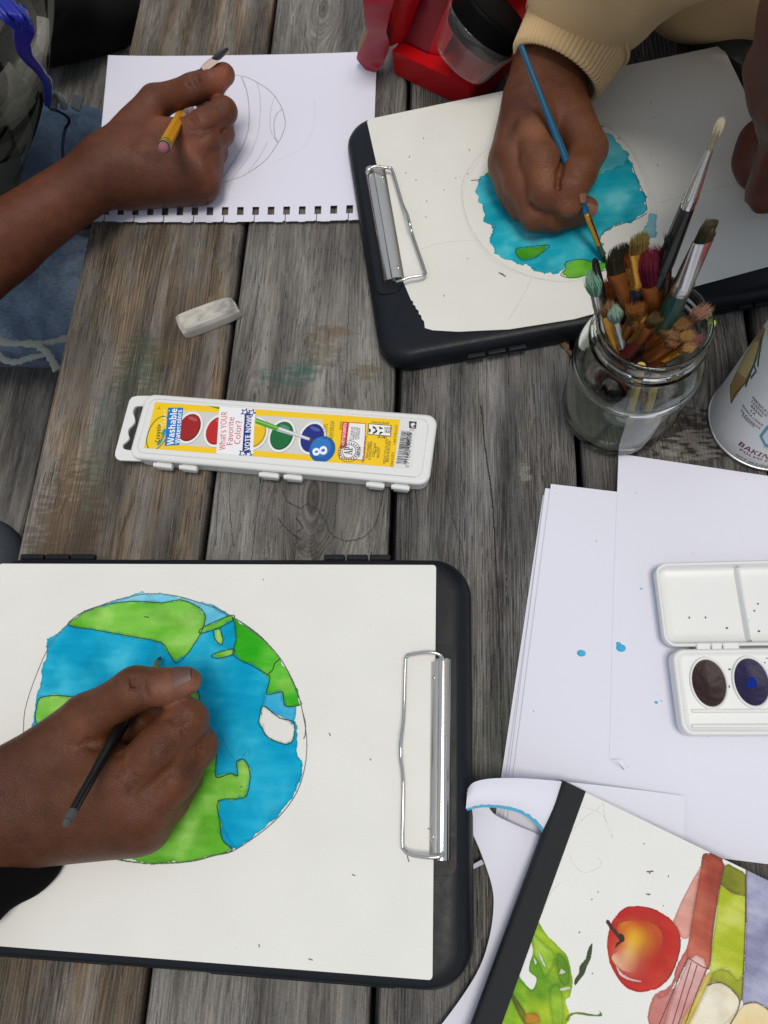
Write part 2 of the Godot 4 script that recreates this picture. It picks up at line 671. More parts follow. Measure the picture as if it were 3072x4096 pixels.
# ---------------------------------------------------------------- weathered timber
# knots: [x mm, y mm, radius mm]; returns [colour image, relief image]
func timber(w: int, h: int, mm: float, sd: int, centre: float, spacing: float, dark: Color, light: Color, warm: Color, knots: Array, warm_share := 0.4, ring_share := 0.3) -> Array:
	var warp := streaks(w, h, 6.0, 60.0, 0.03, sd, 3)
	var fib := streaks(w, h, 1.0, 90.0, 0.40, sd + 1, 3)
	var fib2 := streaks(w, h, 1.5, 22.0, 0.35, sd + 5, 3)
	var blot := streaks(w, h, 2.0, 6.0, 0.02, sd + 2, 4)
	var blot2 := streaks(w, h, 2.0, 10.0, 0.03, sd + 3, 4)
	var pit := field(w, h, 0.3, sd + 4, 2)
	var wide := streaks(w, h, 3.0, 26.0, 0.06, sd + 6, 3)
	var fleck := streaks(w, h, 1.0, 9.0, 0.33, sd + 7, 2)
	var patch := streaks(w, h, 1.0, 3.0, 0.015, sd + 8, 3)
	var out := PackedByteArray()
	out.resize(w * h * 3)
	var hgt := PackedByteArray()
	hgt.resize(w * h)
	for y in h:
		var ym := y * mm
		for x in w:
			var q := y * w + x
			var xm := x * mm + (warp[q] - 128) * 0.10
			var kd := 0.0
			var shade := 0.0
			var push := 0.0
			for kn in knots:
				var dx: float = xm - kn[0]
				var dy: float = (ym - kn[1]) * 0.62
				var R: float = kn[2]
				var d2 := dx * dx + dy * dy
				if d2 > R * R * 30.0:
					continue
				push += dx * 1.6 * R * R / (d2 + R * R * 0.8)
				var wgt := exp(-d2 / (R * R * 1.1))
				if wgt > 0.02:
					kd = maxf(kd, wgt)
					if d2 < R * R * 0.16:
						shade = maxf(shade, 1.0 - d2 / (R * R * 0.16))
			var ph := absf(xm - push - centre) / spacing + (wide[q] - 128) * 0.006
			ph += 0.012 * (ph * ph)
			for kn in knots:
				if kd > 0.02:
					var dx: float = xm - kn[0]
					var dy: float = (ym - kn[1]) * 0.62
					var d := sqrt(dx * dx + dy * dy)
					if d < kn[2] * 2.4:
						ph = lerpf(ph, d / (spacing * 0.75), clampf(kd * 1.6, 0.0, 1.0))
			var fr := ph - floorf(ph)
			var s := fr / 0.62 if fr < 0.62 else (1.0 - fr) / 0.38
			s = s * s * (3.0 - 2.0 * s)
			var qf := y * w + clampi(x - int(push / mm * 1.3), 0, w - 1)
			var calm := 1.0 - 0.85 * kd
			var ra := ring_share * clampf(0.55 + (blot2[q] - 118) * 0.012, 0.25, 1.3)
			var val := 0.52 + maxf(ra, 0.34 * kd) * (s - 0.5) + ((fib[qf] - 128) * 0.0019 + (fib2[qf] - 128) * 0.0016 - maxf(0.0, fleck[qf] - 152.0) * 0.0042 + maxf(0.0, 96.0 - fleck[qf]) * 0.0022) * calm * (0.7 + (patch[q] - 100) * 0.006) + (blot[q] - 128) * 0.0026 + (wide[q] - 128) * 0.0016 + (pit[q] - 128) * 0.0011
			val -= shade * 0.42
			val = clampf(val, 0.0, 1.0)
			var t := clampf((blot2[q] - 110) / 70.0, 0.0, 1.0) * warm_share + shade * 0.6
			var c := dark.lerp(light.lerp(warm, minf(t, 1.0)), val)
			hgt[q] = int(clampf(0.25 + 0.55 * s + (fib[qf] - 128) * 0.0018 * calm - maxf(0.0, fleck[qf] - 150.0) * 0.005 * calm - shade * 0.2, 0, 1) * 255)
			q *= 3
			out[q] = int(c.r * 255)
			out[q + 1] = int(c.g * 255)
			out[q + 2] = int(c.b * 255)
	return [Image.create_from_data(w, h, false, Image.FORMAT_RGB8, out), Image.create_from_data(w, h, false, Image.FORMAT_L8, hgt)]

func split_line(pair: Array, pts: PackedVector2Array, w: float, gap := 0.2) -> void:
	var p := smooth2(pts, 6, false)
	for k in p.size():
		p[k] += Vector2(rng.randf_range(-1, 1), rng.randf_range(-1, 1)) * 0.8
	stroke(pair[0], p, w, Color(0.19, 0.18, 0.17), false, gap)
	stroke(pair[1], p, w, Color(0, 0, 0), false, gap)

func stain(img: Image, mm: float, cx: float, cy: float, rx: float, ry: float, col: Color, a: float, sd: int, dry := 0.0) -> void:
	var n := FastNoiseLite.new()
	n.seed = sd
	n.frequency = 0.045
	n.fractal_octaves = 4
	for y in range(int((cy - ry) / mm), int((cy + ry) / mm)):
		for x in range(int((cx - rx) / mm), int((cx + rx) / mm)):
			var u := (x * mm - cx) / rx
			var v := (y * mm - cy) / ry
			var m := (1.0 - u * u - v * v) * 1.3 + n.get_noise_2d(x * (0.5 if dry > 0 else 1.0), y * (3.0 if dry > 0 else 1.0)) * (1.3 + dry)
			if m > 0.25:
				mix_px(img, x, y, col, a * clampf((m - 0.25) * 1.6, 0, 1))

# ================================================================ scene
func _ready() -> void:
	rng.seed = 11
	# camera: held above the bench side, looking down at the table
	var cam := Camera3D.new()
	cam.name = "camera"
	cam.transform = Transform3D(Basis(Vector3(0.9921, -0.1184, -0.0411), Vector3(-0.001, 0.3204, -0.9473), Vector3(0.1253, 0.9398, 0.3178)), Vector3(0.0, 0.479, 0.0))
	cam.fov = 74.362
	cam.near = 0.02
	cam.far = 60.0
	add_child(cam)
	cam.current = true
	var look := CameraAttributesPhysical.new()
	look.frustum_focal_length = 12.0 / tan(deg_to_rad(74.362 * 0.5))
	look.exposure_aperture = 10.0
	look.frustum_focus_distance = 0.45
	cam.attributes = look
	cam.fov = 74.362
	# overcast daylight
	var env := Environment.new()
	env.background_mode = Environment.BG_SKY
	var sm := ProceduralSkyMaterial.new()
	sm.sky_top_color = Color(0.86, 0.90, 0.96)
	sm.sky_horizon_color = Color(0.80, 0.82, 0.85)
	sm.sky_curve = 0.12
	sm.ground_bottom_color = Color(0.16, 0.16, 0.14)
	sm.ground_horizon_color = Color(0.4, 0.42, 0.4)
	sm.sun_angle_max = 1.0
	var sky := Sky.new()
	sky.sky_material = sm
	env.sky = sky
	env.background_energy_multiplier = 0.71
	env.tonemap_mode = Environment.TONE_MAPPER_LINEAR
	env.tonemap_exposure = 0.95
	env.sdfgi_enabled = true
	env.ssao_enabled = true
	env.ssil_enabled = true
	var we := WorldEnvironment.new()
	we.name = "daylight"
	we.environment = env
	add_child(we)
	var sun := DirectionalLight3D.new()
	sun.name = "overcast_sun"
	sun.light_energy = 0.56
	sun.light_color = Color(1.0, 0.965, 0.92)
	sun.light_angular_distance = 22.0
	sun.shadow_enabled = true
	sun.look_at_from_position(Vector3(0.22, 1.6, 0.18), Vector3.ZERO, Vector3.FORWARD)
	add_child(sun)
	make_ground_and_table()
	make_papers()
	make_clipboards()
	make_paint_boxes()
	make_sketchbook()
	make_jar_and_brushes()
	make_can()
	make_small_things()
	make_toy()
	make_people()

# ---------------------------------------------------------------- ground, table, bench
func make_ground_and_table() -> void:
	var gm := bumpy(flat("packed_earth", Color(0.20, 0.185, 0.165), 0.95), noise_tex(0.03), 2.0, 1.5)
	gm.albedo_texture = noise_tex(0.02, 256, 5, 3)
	var gp := PlaneMesh.new()
	gp.size = Vector2(80, 80)
	structure("ground", gp, gm, Transform3D(Basis(), Vector3(0, -0.74, 0)))

	var table := thing("picnic_table", "weathered grey picnic table whose gapped planks carry all the art things", "picnic table")
	# plank edges across the table and their look: dark, light and warm tones, ring centre and spacing, knots (mm)
	var X := [[-0.3561, -0.2053], [-0.2008, -0.0602], [-0.0548, 0.0795], [0.0840, 0.2135], [0.2200, 0.352], [0.357, 0.495]]
	var W := 336
	var Hh := 1792
	var mm := 0.65
	var look := [
		[21, 150.0, 5.6, Color(0.239, 0.223, 0.201), Color(0.588, 0.562, 0.530), Color(0.578, 0.493, 0.398), [], 0.85, 0.22],
		[34, 30.0, 9.5, Color(0.281, 0.276, 0.265), Color(0.609, 0.599, 0.578), Color(0.562, 0.519, 0.466), [[135, 790, 27], [37, 703, 12], [83, 257, 22]], 0.22, 0.16],
		[55, -40.0, 6.0, Color(0.201, 0.196, 0.189), Color(0.583, 0.578, 0.567), Color(0.530, 0.482, 0.424), [], 0.22, 0.24],
		[71, 190.0, 6.5, Color(0.175, 0.170, 0.164), Color(0.562, 0.551, 0.535), Color(0.519, 0.477, 0.413), [[132, 672, 22]], 0.2, 0.24],
		[89, 40.0, 6.0, Color(0.192, 0.179, 0.167), Color(0.551, 0.527, 0.491), Color(0.527, 0.479, 0.419), [], 0.3, 0.22]]
	var pairs := []
	pairs.resize(5)
	var id := WorkerThreadPool.add_group_task(func(k: int) -> void:
		var l: Array = look[k]
		pairs[k] = timber(W, Hh, mm, l[0], l[1], l[2], l[3], l[4], l[5], l[6], l[7], l[8]), 5)
	WorkerThreadPool.wait_for_group_task_completion(id)
	for k in 5:
		weather(k, pairs[k], mm)
	var pm := []
	for k in 5:
		var m := printed("plank_%d" % k, pairs[k][0], 0.88, 0.25)
		m.heightmap_enabled = true
		m.heightmap_texture = ImageTexture.create_from_image(pairs[k][1])
		m.heightmap_scale = 0.09
		pm.append(m)
	for k in 6:
		part(table, "plank", plank_mesh(X[k][0], X[k][1], 0.0, 0.038, -0.965, 0.20, 0.0045), pm[k % 5])
	# frame under the top
	var fm := flat("old_timber", Color(0.27, 0.245, 0.22), 0.9)
	for z in [-0.80, 0.02]:
		var b := MB.new()
		b.box(Vector3(-0.34, -0.13, z), Vector3(0.48, -0.0385, z + 0.038))
		part(table, "batten", b.mesh(), fm)
	var bench := MB.new()
	for z in [-0.95, -0.05]:
		var b := MB.new()
		b.box(Vector3(-0.85, -0.43, z), Vector3(0.5, -0.338, z + 0.038))
		part(table, "crossbar", b.mesh(), fm)
		var l := MB.new()
		for sx in [-0.52, 0.45]:
			var t := Vector3(0.12 if sx < 0 else -0.12, 0, 0)
			l = MB.new()
			l.slab(PackedVector3Array([Vector3(sx - 0.045, -0.74, z - 0.02), Vector3(sx + 0.045, -0.74, z - 0.02), Vector3(sx + 0.045, -0.04, z - 0.02) + t, Vector3(sx - 0.045, -0.04, z - 0.02) + t]), Vector3(0, 0, -0.038) if z < -0.5 else Vector3(0, 0, 0.019))
			part(table, "leg", l.mesh(), fm)
	var bx := [[-0.5800, 0], [-0.15, 1]]
	for k in 2:
		var x1: float = -0.5800 - k * 0.150
		part(table, "bench_plank", plank_mesh(x1 - 0.145, x1, -0.30, 0.038, -1.1, 0.35, 0.005), pm[2 - k])

func plank_mesh(x0: float, x1: float, top: float, th: float, z0: float, z1: float, r: float) -> ArrayMesh:
	var b := MB.new()
	var rings := []
	var uvs := []
	var prof := PackedVector2Array()
	for k in 5:
		var t := PI / 2 * k / 4
		prof.append(Vector2(x0 + r * (1 - sin(t + 0.0)), top - r * (1 - cos(PI / 2 - t)) if false else top - r + r * sin(t)))
	prof.clear()
	prof.append(Vector2(x0, top - th))
	for k in 5:
		var t := PI / 2 * k / 4
		prof.append(Vector2(x0 + r - r * cos(t), top - r + r * sin(t)))
	for k in range(1, 6):
		prof.append(Vector2(lerpf(x0 + r, x1 - r, k / 6.0), top))
	for k in 5:
		var t := PI / 2 * k / 4
		prof.append(Vector2(x1 - r + r * sin(t), top - r + r * cos(t)))
	prof.append(Vector2(x1, top - th))
	for z in [z0, z1]:
		var ring := PackedVector3Array()
		var u := PackedVector2Array()
		for p in prof:
			ring.append(Vector3(p.x, p.y, z))
			u.append(Vector2(clampf((p.x - x0) / (x1 - x0), 0.001, 0.999), clampf((z - z0) / 1.165, 0.0, 1.0)))
		rings.append(ring)
		uvs.append(u)
	b.loft(rings, true, true, true, uvs)
	return b.mesh()

# splits, pores and paint marks of plank k; places in mm from its far left corner
func weather(k: int, pair: Array, mm: float) -> void:
	var W: int = pair[0].get_width()
	var H: int = pair[0].get_height()
	# short dark checks and pores along the grain
	for n in [220, 260, 420, 300, 200][k]:
		var p := Vector2(rng.randf_range(4, W - 4), rng.randf_range(4, H - 4))
		var l := rng.randf_range(3, 12) if k == 1 else rng.randf_range(5, 42)
		var c := PackedVector2Array([p, p + Vector2(rng.randf_range(-1.0, 1.0), l)])
		var g := rng.randf_range(0.15, 0.30)
		stroke(pair[0], c, 1, Color(g, g * 0.96, g * 0.92))
		stroke(pair[1], c, 1, Color(0.15, 0.15, 0.15))
	# pale raised fibres
	for n in [120, 60, 200, 140, 100][k]:
		var p := Vector2(rng.randf_range(4, W - 4), rng.randf_range(4, H - 4))
		var c := PackedVector2Array([p, p + Vector2(rng.randf_range(-1.0, 1.0), rng.randf_range(8, 40))])
		var g := rng.randf_range(0.44, 0.54)
		stroke(pair[0], c, 1, Color(g, g * 0.98, g * 0.95), false, 0.25)
	for n in [6, 6, 22, 14, 8][k]:
		var x := rng.randf_range(8, W - 8)
		var y := rng.randf_range(0, H * 0.8)
		var pts := PackedVector2Array()
		for j in 7:
			pts.append(Vector2(x, y))
			x += rng.randf_range(-2.5, 2.5)
			y += rng.randf_range(30, 90)
		split_line(pair, pts, 1.0)
	var s := 1.0 / mm
	if k == 0:
		stain(pair[0], mm, 110, 675, 34, 42, Color(0.24, 0.31, 0.22), 0.42, 5, 1.4)
		stain(pair[0], mm, 143, 662, 26, 12, Color(0.46, 0.37, 0.25), 0.32, 6, 1.0)
		stain(pair[0], mm, 73, 744, 20, 60, Color(0.30, 0.40, 0.37), 0.35, 8, 1.0)
		stain(pair[0], mm, 54, 820, 50, 70, Color(0.30, 0.24, 0.19), 0.35, 9, 0.5)
	if k == 1:
		stain(pair[0], mm, 83, 684, 40, 11, Color(0.16, 0.36, 0.32), 0.30, 15, 1.4)
		stain(pair[0], mm, 103, 677, 26, 7, Color(0.18, 0.40, 0.36), 0.24, 25, 1.4)
		stain(pair[0], mm, 125, 656, 30, 26, Color(0.37, 0.31, 0.22), 0.32, 16, 1.0)
		stain(pair[0], mm, 136, 642, 40, 6, Color(0.42, 0.31, 0.22), 0.28, 17, 1.2)
		stain(pair[0], mm, 182, 681, 20, 10, Color(0.40, 0.34, 0.22), 0.45, 18, 0.8)
		for c in [[89, 785, 96, 795, 113, 800, 121, 797, 135, 803, 145, 812, 149, 819, 163, 825, 177, 826, 193, 822, 205, 810, 210, 793, 214, 774, 216, 743], [108, 808, 117, 816, 109, 819], [85, 808, 101, 819, 116, 825], [17, 678, 13, 708, 11, 746], [28, 595, 27, 633, 29, 678], [206, 601, 208, 646, 215, 690, 214, 731], [8, 770, 9, 801, 13, 831], [20, 766, 24, 797, 35, 831]]:
			split_line(pair, scaled(pl(c), s), 1.0, 0.1)
	if k == 2:
		var first := true
		for c in [[104, 716, 110, 756, 118, 801, 121, 853, 124, 902, 124, 951, 126, 992], [59, 771, 68, 804, 82, 836, 87, 880, 90, 915], [9, 707, 14, 747, 25, 793, 29, 819], [169, 685, 172, 725, 171, 764], [22, 639, 28, 682, 33, 707]]:
			split_line(pair, scaled(pl(c), s), 2.4 if first else 1.1, 0.0 if first else 0.25)
			first = false
		stain(pair[0], mm, 157, 771, 8, 10, Color(0.60, 0.59, 0.57), 0.5, 31, 0.6)
		stain(pair[0], mm, 122, 963, 30, 40, Color(0.32, 0.36, 0.30), 0.3, 32, 0.8)
	if k == 3:
		stain(pair[0], mm, 132, 741, 60, 22, Color(0.14, 0.13, 0.12), 0.6, 41, 1.4)
		stain(pair[0], mm, 136, 750, 40, 14, Color(0.62, 0.60, 0.56), 0.5, 42, 1.6)

# ---------------------------------------------------------------- loose paper
func make_papers() -> void:
	make_spiral_sheet()
	var cool := flat("printer_paper", Color(0.885, 0.89, 0.935), 0.8, 0.0, 0.3)
	bumpy(cool, noise_tex(0.05, 256, 5, 9), 0.004, 20.0)
	# stack of four sheets under the small palette
	var lab := ["white printer sheet on top of the stack, its left side speckled by one blue drop", "second sheet of the white stack, its edge just showing beside the top sheet", "third sheet of the white paper stack, a thin strip showing", "lowest sheet of the white stack, lying on the bare planks"]
	var outl := [pl([59.6, -182.5, 219.3, -160.8, 188.2, 62.5, 155.0, 60.5, 22.9, 53.5]), pl([55.5, -179.6, 218.8, -157.4, 188.6, 60.0, 20.9, 51.0]), pl([56.4, -178.5, 216.0, -158.7, 186.4, 57.2, 18.9, 50.0]), pl([54.0, -174.9, 215.2, -152.6, 186.7, 54.6, 16.1, 48.6])]
	for k in 4:
		var y := 0.0042 - k * 0.0011
		var dots := Image.create(64, 64, false, Image.FORMAT_RGB8)
		var poly: PackedVector2Array = scaled(outl[k], 0.001)
		var m: StandardMaterial3D = cool
		if k == 0:
			m = printed("stack_sheet_print", specked_sheet(poly, [pl([75.2, -60.0]), pl([113.9, -13.5])], [2.6, 0.8], 18), 0.8, 0.3)
			m.resource_name = "stack_sheet"
		single("paper_sheet", lab[k], "paper", plate(zeroed(poly), y - 0.0004, y, 0.30, 0.34), m, Transform3D(Basis(Vector3(1, 0.0, 0.0), Vector3.UP, Vector3(0.0, 0.0, 1)), Vector3(0.0, 0.0, 0.0) + Basis(Vector3(1, 0.0, 0.0), Vector3.UP, Vector3(0.0, 0.0, 1)) * Vector3(low(poly).x, 0, low(poly).y)), "sheets in the white stack")
	# upper sheet with the folded corner
	var p2: PackedVector2Array = scaled(pl([109.2, -206.0, 228.7, -184.5, 199.1, 22.6, 97.6, 12.9, 89.2, 6.9, 99.7, -111.7]), 0.001)
	var m2 := printed("drop_sheet_print", specked_sheet(p2, [pl([101.2, -64.1]), pl([99.8, -66.8]), pl([117.5, -104.8]), pl([124.5, -30.6]), pl([121.0, -29.6])], [2.9, 1.6, 0.7, 0.5, 1.0], 32), 0.8, 0.3)
	var sh := thing("paper_sheet", "white sheet under the open palette, its lower left corner dog-eared", "paper", Transform3D(Basis(Vector3(1, 0.0, 0.0), Vector3.UP, Vector3(0.0, 0.0, 1)), Vector3(0.0, 0.0, 0.0) + Basis(Vector3(1, 0.0, 0.0), Vector3.UP, Vector3(0.0, 0.0, 1)) * Vector3(low(p2).x, 0, low(p2).y)))
	part(sh, "page", plate(zeroed(p2), 0.0043, 0.0045, 0.30, 0.34), m2)
	var fb := MB.new()
	var fpts: PackedVector2Array = scaled(pl([89.2, 6.9, 97.6, 12.9, 97.5, 6.3, 98.1, 13.7]), 0.001)
	var f0 := fpts[0] - low(p2)
	var f1 := fpts[1] - low(p2)
	var f2 := fpts[2] - low(p2)
	fb.loft([PackedVector3Array([Vector3(f0.x, 0.0048, f0.y), Vector3(f0.x * 0.6 + f2.x * 0.4, 0.0064, f0.y * 0.6 + f2.y * 0.4), Vector3(f2.x, 0.0058, f2.y)]), PackedVector3Array([Vector3(f1.x, 0.0048, f1.y), Vector3(f1.x, 0.0056, f1.y - 0.001), Vector3(f1.x + 0.0004, 0.0054, f1.y)])], false)
	part(sh, "folded_corner", fb.mesh(false), flat("printer_paper", Color.WHITE))
	make_curled_sheet()

func low(p: PackedVector2Array) -> Vector2:
	var o := p[0]
	for q in p:
		o = o.min(q)
	return o

func zeroed(p: PackedVector2Array) -> PackedVector2Array:
	return scaled(p, 1.0, -low(p))

# white sheet with coloured drops; places in mm in the same axes as the outline (m)
func specked_sheet(poly: PackedVector2Array, drops: Array, radii: Array, specks: int) -> Image:
	var im := Image.create(900, 1020, false, Image.FORMAT_RGB8)
	im.fill(Color(0.885, 0.89, 0.935))
	var o := low(poly)
	for k in specks:
		var w := rng.randi_range(1, 3)
		im.fill_rect(Rect2i(rng.randi_range(0, 900), rng.randi_range(0, 1020), w, rng.randi_range(1, 3)), Color(0.5, 0.54, 0.62).lerp(Color(0.68, 0.75, 0.82), rng.randf()))
	for k in drops.size():
		var p: Vector2 = (drops[k][0] * 0.001 - o) * 3000.0
		var r: float = radii[k] * 3.0
		fill(im, circle2(p, r * 1.1, r * 0.85), Color(0.22, 0.62, 0.80))
		fill(im, circle2(p + Vector2(r * 0.15, 0), r * 0.75, r * 0.6), Color(0.30, 0.69, 0.86))
	return im

func make_spiral_sheet() -> void:
	var o := Vector3(-0.3736, 0.0014, -0.6622)
	var img := Image.create(1240, 940, false, Image.FORMAT_RGB8)
	img.fill(Color(0.885, 0.885, 0.94))
	var s := 4.0
	# pencil ball: outline and the bands across it
	var g := Color(0.56, 0.56, 0.61)
	var pale := Color(0.72, 0.72, 0.77)
	var lines := [
		[pl([136.7, 28.7, 147.5, 27.9, 163.2, 33.7, 185.5, 49.8, 199.7, 68.6, 208.1, 89.1, 208.1, 104.8, 205.5, 115.6, 197.5, 135.8, 182.6, 152.0, 170.4, 159.0, 156.4, 163.1, 138.2, 158.8, 118.7, 145.2, 103.8, 122.7, 95.0, 96.6, 94.3, 63.7, 106.2, 40.8, 123.6, 30.7]), g, 2.4],
		[pl([151.9, 30.5, 161.0, 48.9, 167.7, 70.0, 172.6, 96.4, 171.8, 116.4, 166.7, 136.2, 159.7, 157.0]), g, 2.0],
		[pl([169.4, 38.4, 175.9, 55.1, 181.0, 78.9, 183.4, 105.0, 180.5, 130.4, 169.1, 158.2]), pale, 2.0],
		[pl([190.7, 58.2, 191.1, 78.9, 195.5, 99.2, 204.7, 113.9]), pale, 2.0],
		[pl([202.1, 73.0, 197.6, 78.9, 197.3, 92.0, 201.7, 107.7, 206.0, 114.8]), g, 2.2],
		[pl([195.5, 113.4, 190.2, 133.1, 183.3, 149.8]), pale, 1.6],
		[pl([135.1, 44.1, 142.9, 57.9, 151.0, 78.8, 156.3, 89.1, 157.7, 99.3, 154.0, 109.4]), pale, 2.0],
		[pl([152.3, 84.7, 156.8, 90.6, 157.6, 100.8]), g, 2.0],
		[pl([131.4, 54.8, 136.9, 41.1, 141.3, 33.4]), pale, 1.6],
		[pl([150.9, 122.3, 159.2, 117.1]), pale, 2.0],
		[pl([232.1, 61.4, 236.5, 84.7, 235.4, 107.5, 227.1, 124.4, 204.9, 138.5]), Color(0.835, 0.835, 0.885), 1.6]]
	for l in lines:
		for pass_ in 2:
			var p := smooth2(scaled(l[0], s), 8, false)
			for k in p.size():
				p[k] += Vector2(rng.randf_range(-0.7, 0.7), rng.randf_range(-0.7, 0.7))
			stroke(img, p, l[2], l[1], false, 0.22)
	var m := printed("sketch_paper_print", img, 0.8, 0.3)
	var W := 0.310
	var H := 0.235
	var b := MB.new()
	var q4: PackedVector2Array = scaled(pl([0.0, 0.0, 284.9, -0.0, 308.6, 206.3, 45.2, 215.7]), 0.001)
	# holes sit in a row near the lower edge
	var hx := []
	for k in 17:
		hx.append((k + 0.62) / 18.2)
	var rows := [0.0, 0.30, 0.62, 0.905, 0.948, 0.985]
	var cols := [0.0]
	for h in hx:
		cols.append(h)
		cols.append(h + 0.0235)
	cols.append(1.0)
	for r in 5:
		for c in cols.size() - 1:
			if r == 3 and c % 2 == 1:
				continue
			if r == 4 and c % 2 == 1 and c % 4 == 1:
				# torn tabs: a narrow slit below some of the holes
				var cm: float = lerpf(cols[c], cols[c + 1], 0.35)
				sheet_cell(b, q4, cols[c], cm - 0.0015, rows[r], rows[r + 1] - 0.004, W, H)
				sheet_cell(b, q4, cm + 0.0015, cols[c + 1], rows[r], rows[r + 1], W, H)
				continue
			var jag := 0.0 if r < 4 else (0.0022 if c % 3 == 0 else -0.0012)
			sheet_cell(b, q4, cols[c], cols[c + 1], rows[r], rows[r + 1] + jag, W, H)
	single("spiral_pad_sheet", "white spiral pad sheet with square holes along its edge and a pencil ball drawing", "paper", b.mesh(false), m, Transform3D(Basis(Vector3(0.9956, 0.0, 0.0934), Vector3.UP, Vector3(-0.0934, 0.0, 0.9956)), o))

func sheet_cell(b: MB, q: PackedVector2Array, u0: float, u1: float, v0: float, v1: float, W: float, H: float) -> void:
	var k := b.v.size()
	for e in [[u0, v0], [u1, v0], [u1, v1], [u0, v1]]:
		var p := q[0].lerp(q[1], e[0]).lerp(q[3].lerp(q[2], e[0]), e[1])
		b.add(Vector3(p.x, 0.0012 + 0.0022 * pow(absf(e[0] - 0.5) * 2.0, 3.0) + 0.001 * e[1], p.y), Vector2(p.x / W, p.y / H))
	b.tri(k, k + 1, k + 2)
	b.tri(k, k + 2, k + 3)

# a long sheet whose left end has curled over itself, caught under the sketchbook
func make_curled_sheet() -> void:
	var b := MB.new()
	var back := smooth(PackedVector3Array([Vector3(0.1327, 0.0062, 0.0261), Vector3(0.1112, 0.0068, 0.0244), Vector3(0.0825, 0.011, 0.0223), Vector3(0.0634, 0.017, 0.0211), Vector3(0.0474, 0.022, 0.0202), Vector3(0.0302, 0.027, 0.0197), Vector3(0.0132, 0.031, 0.0206), Vector3(0.0031, 0.032, 0.0231), Vector3(-0.0008, 0.03, 0.0271)]), 5)
	var front := smooth(PackedVector3Array([Vector3(0.1299, 0.0062, 0.0551), Vector3(0.1083, 0.0064, 0.0614), Vector3(0.0804, 0.009, 0.0627), Vector3(0.0512, 0.013, 0.0582), Vector3(0.0422, 0.018, 0.0473), Vector3(0.0323, 0.022, 0.0402), Vector3(0.0202, 0.026, 0.0373), Vector3(0.0075, 0.029, 0.037), Vector3(-0.002, 0.028, 0.0396)]), 5)
	var rings := []
	for k in back.size():
		var r := PackedVector3Array()
		for j in 9:
			var t := j / 8.0
			r.append(back[k].lerp(front[k], t) + Vector3(0, 0.003 * sin(PI * t) * (1.0 if k > 12 else 0.2), 0))
		rings.append(r)
	b.loft(rings, false)
	var b2 := MB.new()
	# lower part: rolls down from the curl and runs along the book
	var lft := smooth(PackedVector3Array([Vector3(-0.0014, 0.029, 0.0293), Vector3(-0.0031, 0.025, 0.0357), Vector3(-0.0023, 0.019, 0.0433), Vector3(0.0015, 0.014, 0.0523), Vector3(0.0077, 0.011, 0.0654), Vector3(0.0139, 0.009, 0.0825), Vector3(0.0149, 0.008, 0.0946), Vector3(0.0126, 0.007, 0.1098), Vector3(0.007, 0.006, 0.1261), Vector3(-0.0034, 0.006, 0.1422), Vector3(-0.0195, 0.006, 0.1619), Vector3(-0.038, 0.006, 0.1814)]), 4)
	var rgt := smooth(PackedVector3Array([Vector3(0.0105, 0.023, 0.0334), Vector3(0.0151, 0.017, 0.0413), Vector3(0.0284, 0.011, 0.0475), Vector3(0.0441, 0.008, 0.0536), Vector3(0.053, 0.0075, 0.0645), Vector3(0.0498, 0.006, 0.0807), Vector3(0.0466, 0.006, 0.0929), Vector3(0.0406, 0.006, 0.108), Vector3(0.0347, 0.006, 0.124), Vector3(0.0263, 0.006, 0.1399), Vector3(0.018, 0.006, 0.1588), Vector3(0.0073, 0.006, 0.1775)]), 4)
	rings = []
	for k in lft.size():
		var r := PackedVector3Array()
		for j in 7:
			var t := j / 6.0
			r.append(lft[k].lerp(rgt[k], t) + Vector3(0, 0.002 * sin(PI * t) * maxf(0.0, 1.0 - k / 18.0), 0))
		rings.append(r)
	b2.loft(rings, false)
	var m := flat("printer_paper", Color.WHITE)
	var o := thing("curled_sheet", "long white sheet curled over at its left end, caught under the sketchbook", "paper")
	part(o, "curled_band", b.mesh(false), m)
	part(o, "lower_strip", b2.mesh(false), m)
	# blue paint dried along the curled rim
	var e := MB.new()
	var n0 := front.size()
	var edge := []
	for k in range(15, n0):
		var w := 0.0012 + 0.0016 * absf(sin(k * 1.7))
		var into := (back[k] - front[k]).normalized() * w
		edge.append(PackedVector3Array([front[k] + Vector3(0, 0.0004, 0.0003), front[k] + into + Vector3(0, 0.0010, 0)]))
	e.loft(edge, false)
	part(o, "painted_rim", e.mesh(false), flat("dried_blue", Color(0.30, 0.66, 0.80), 0.6))

# ---------------------------------------------------------------- clipboards
# storage clipboard in local axes: x along the long side, z along the short one, clip at x = clip_x
func board_body(x0: float, z0: float, x1: float, z1: float, top: float) -> ArrayMesh:
	var b := MB.new()
	var R := 0.026
	var rings := []
	for e in [[0.004, 0.0], [0.0012, 0.002], [0.0, 0.006], [0.0, top * 0.42], [0.0008, top * 0.47], [0.0008, top * 0.50], [0.0, top * 0.54], [0.0008, top * 0.70], [0.003, top * 0.84], [0.0065, top * 0.935], [0.011, top * 0.982], [0.016, top * 0.998], [0.022, top]]:
		rings.append(rrect(x0 + e[0], z0 + e[0] * 0.55, x1 - e[0], z1 - e[0] * 0.55, R - e[0] * 0.7, e[1], 10))
	b.loft(rings, true, true, true)
	return b.mesh()

func hinge(x0: float, x1: float, z: float, y: float, out: float) -> ArrayMesh:
	var b := MB.new()
	var n := 3
	for k in n:
		var a := lerpf(x0, x1, k / float(n)) + 0.0008
		var c := lerpf(x0, x1, (k + 1) / float(n)) - 0.0008
		rbox(b, a, minf(z, z + out), c, maxf(z, z + out), y - 0.0022, y + 0.0022, 0.0008, 0.0008, 2)
	return b.mesh()

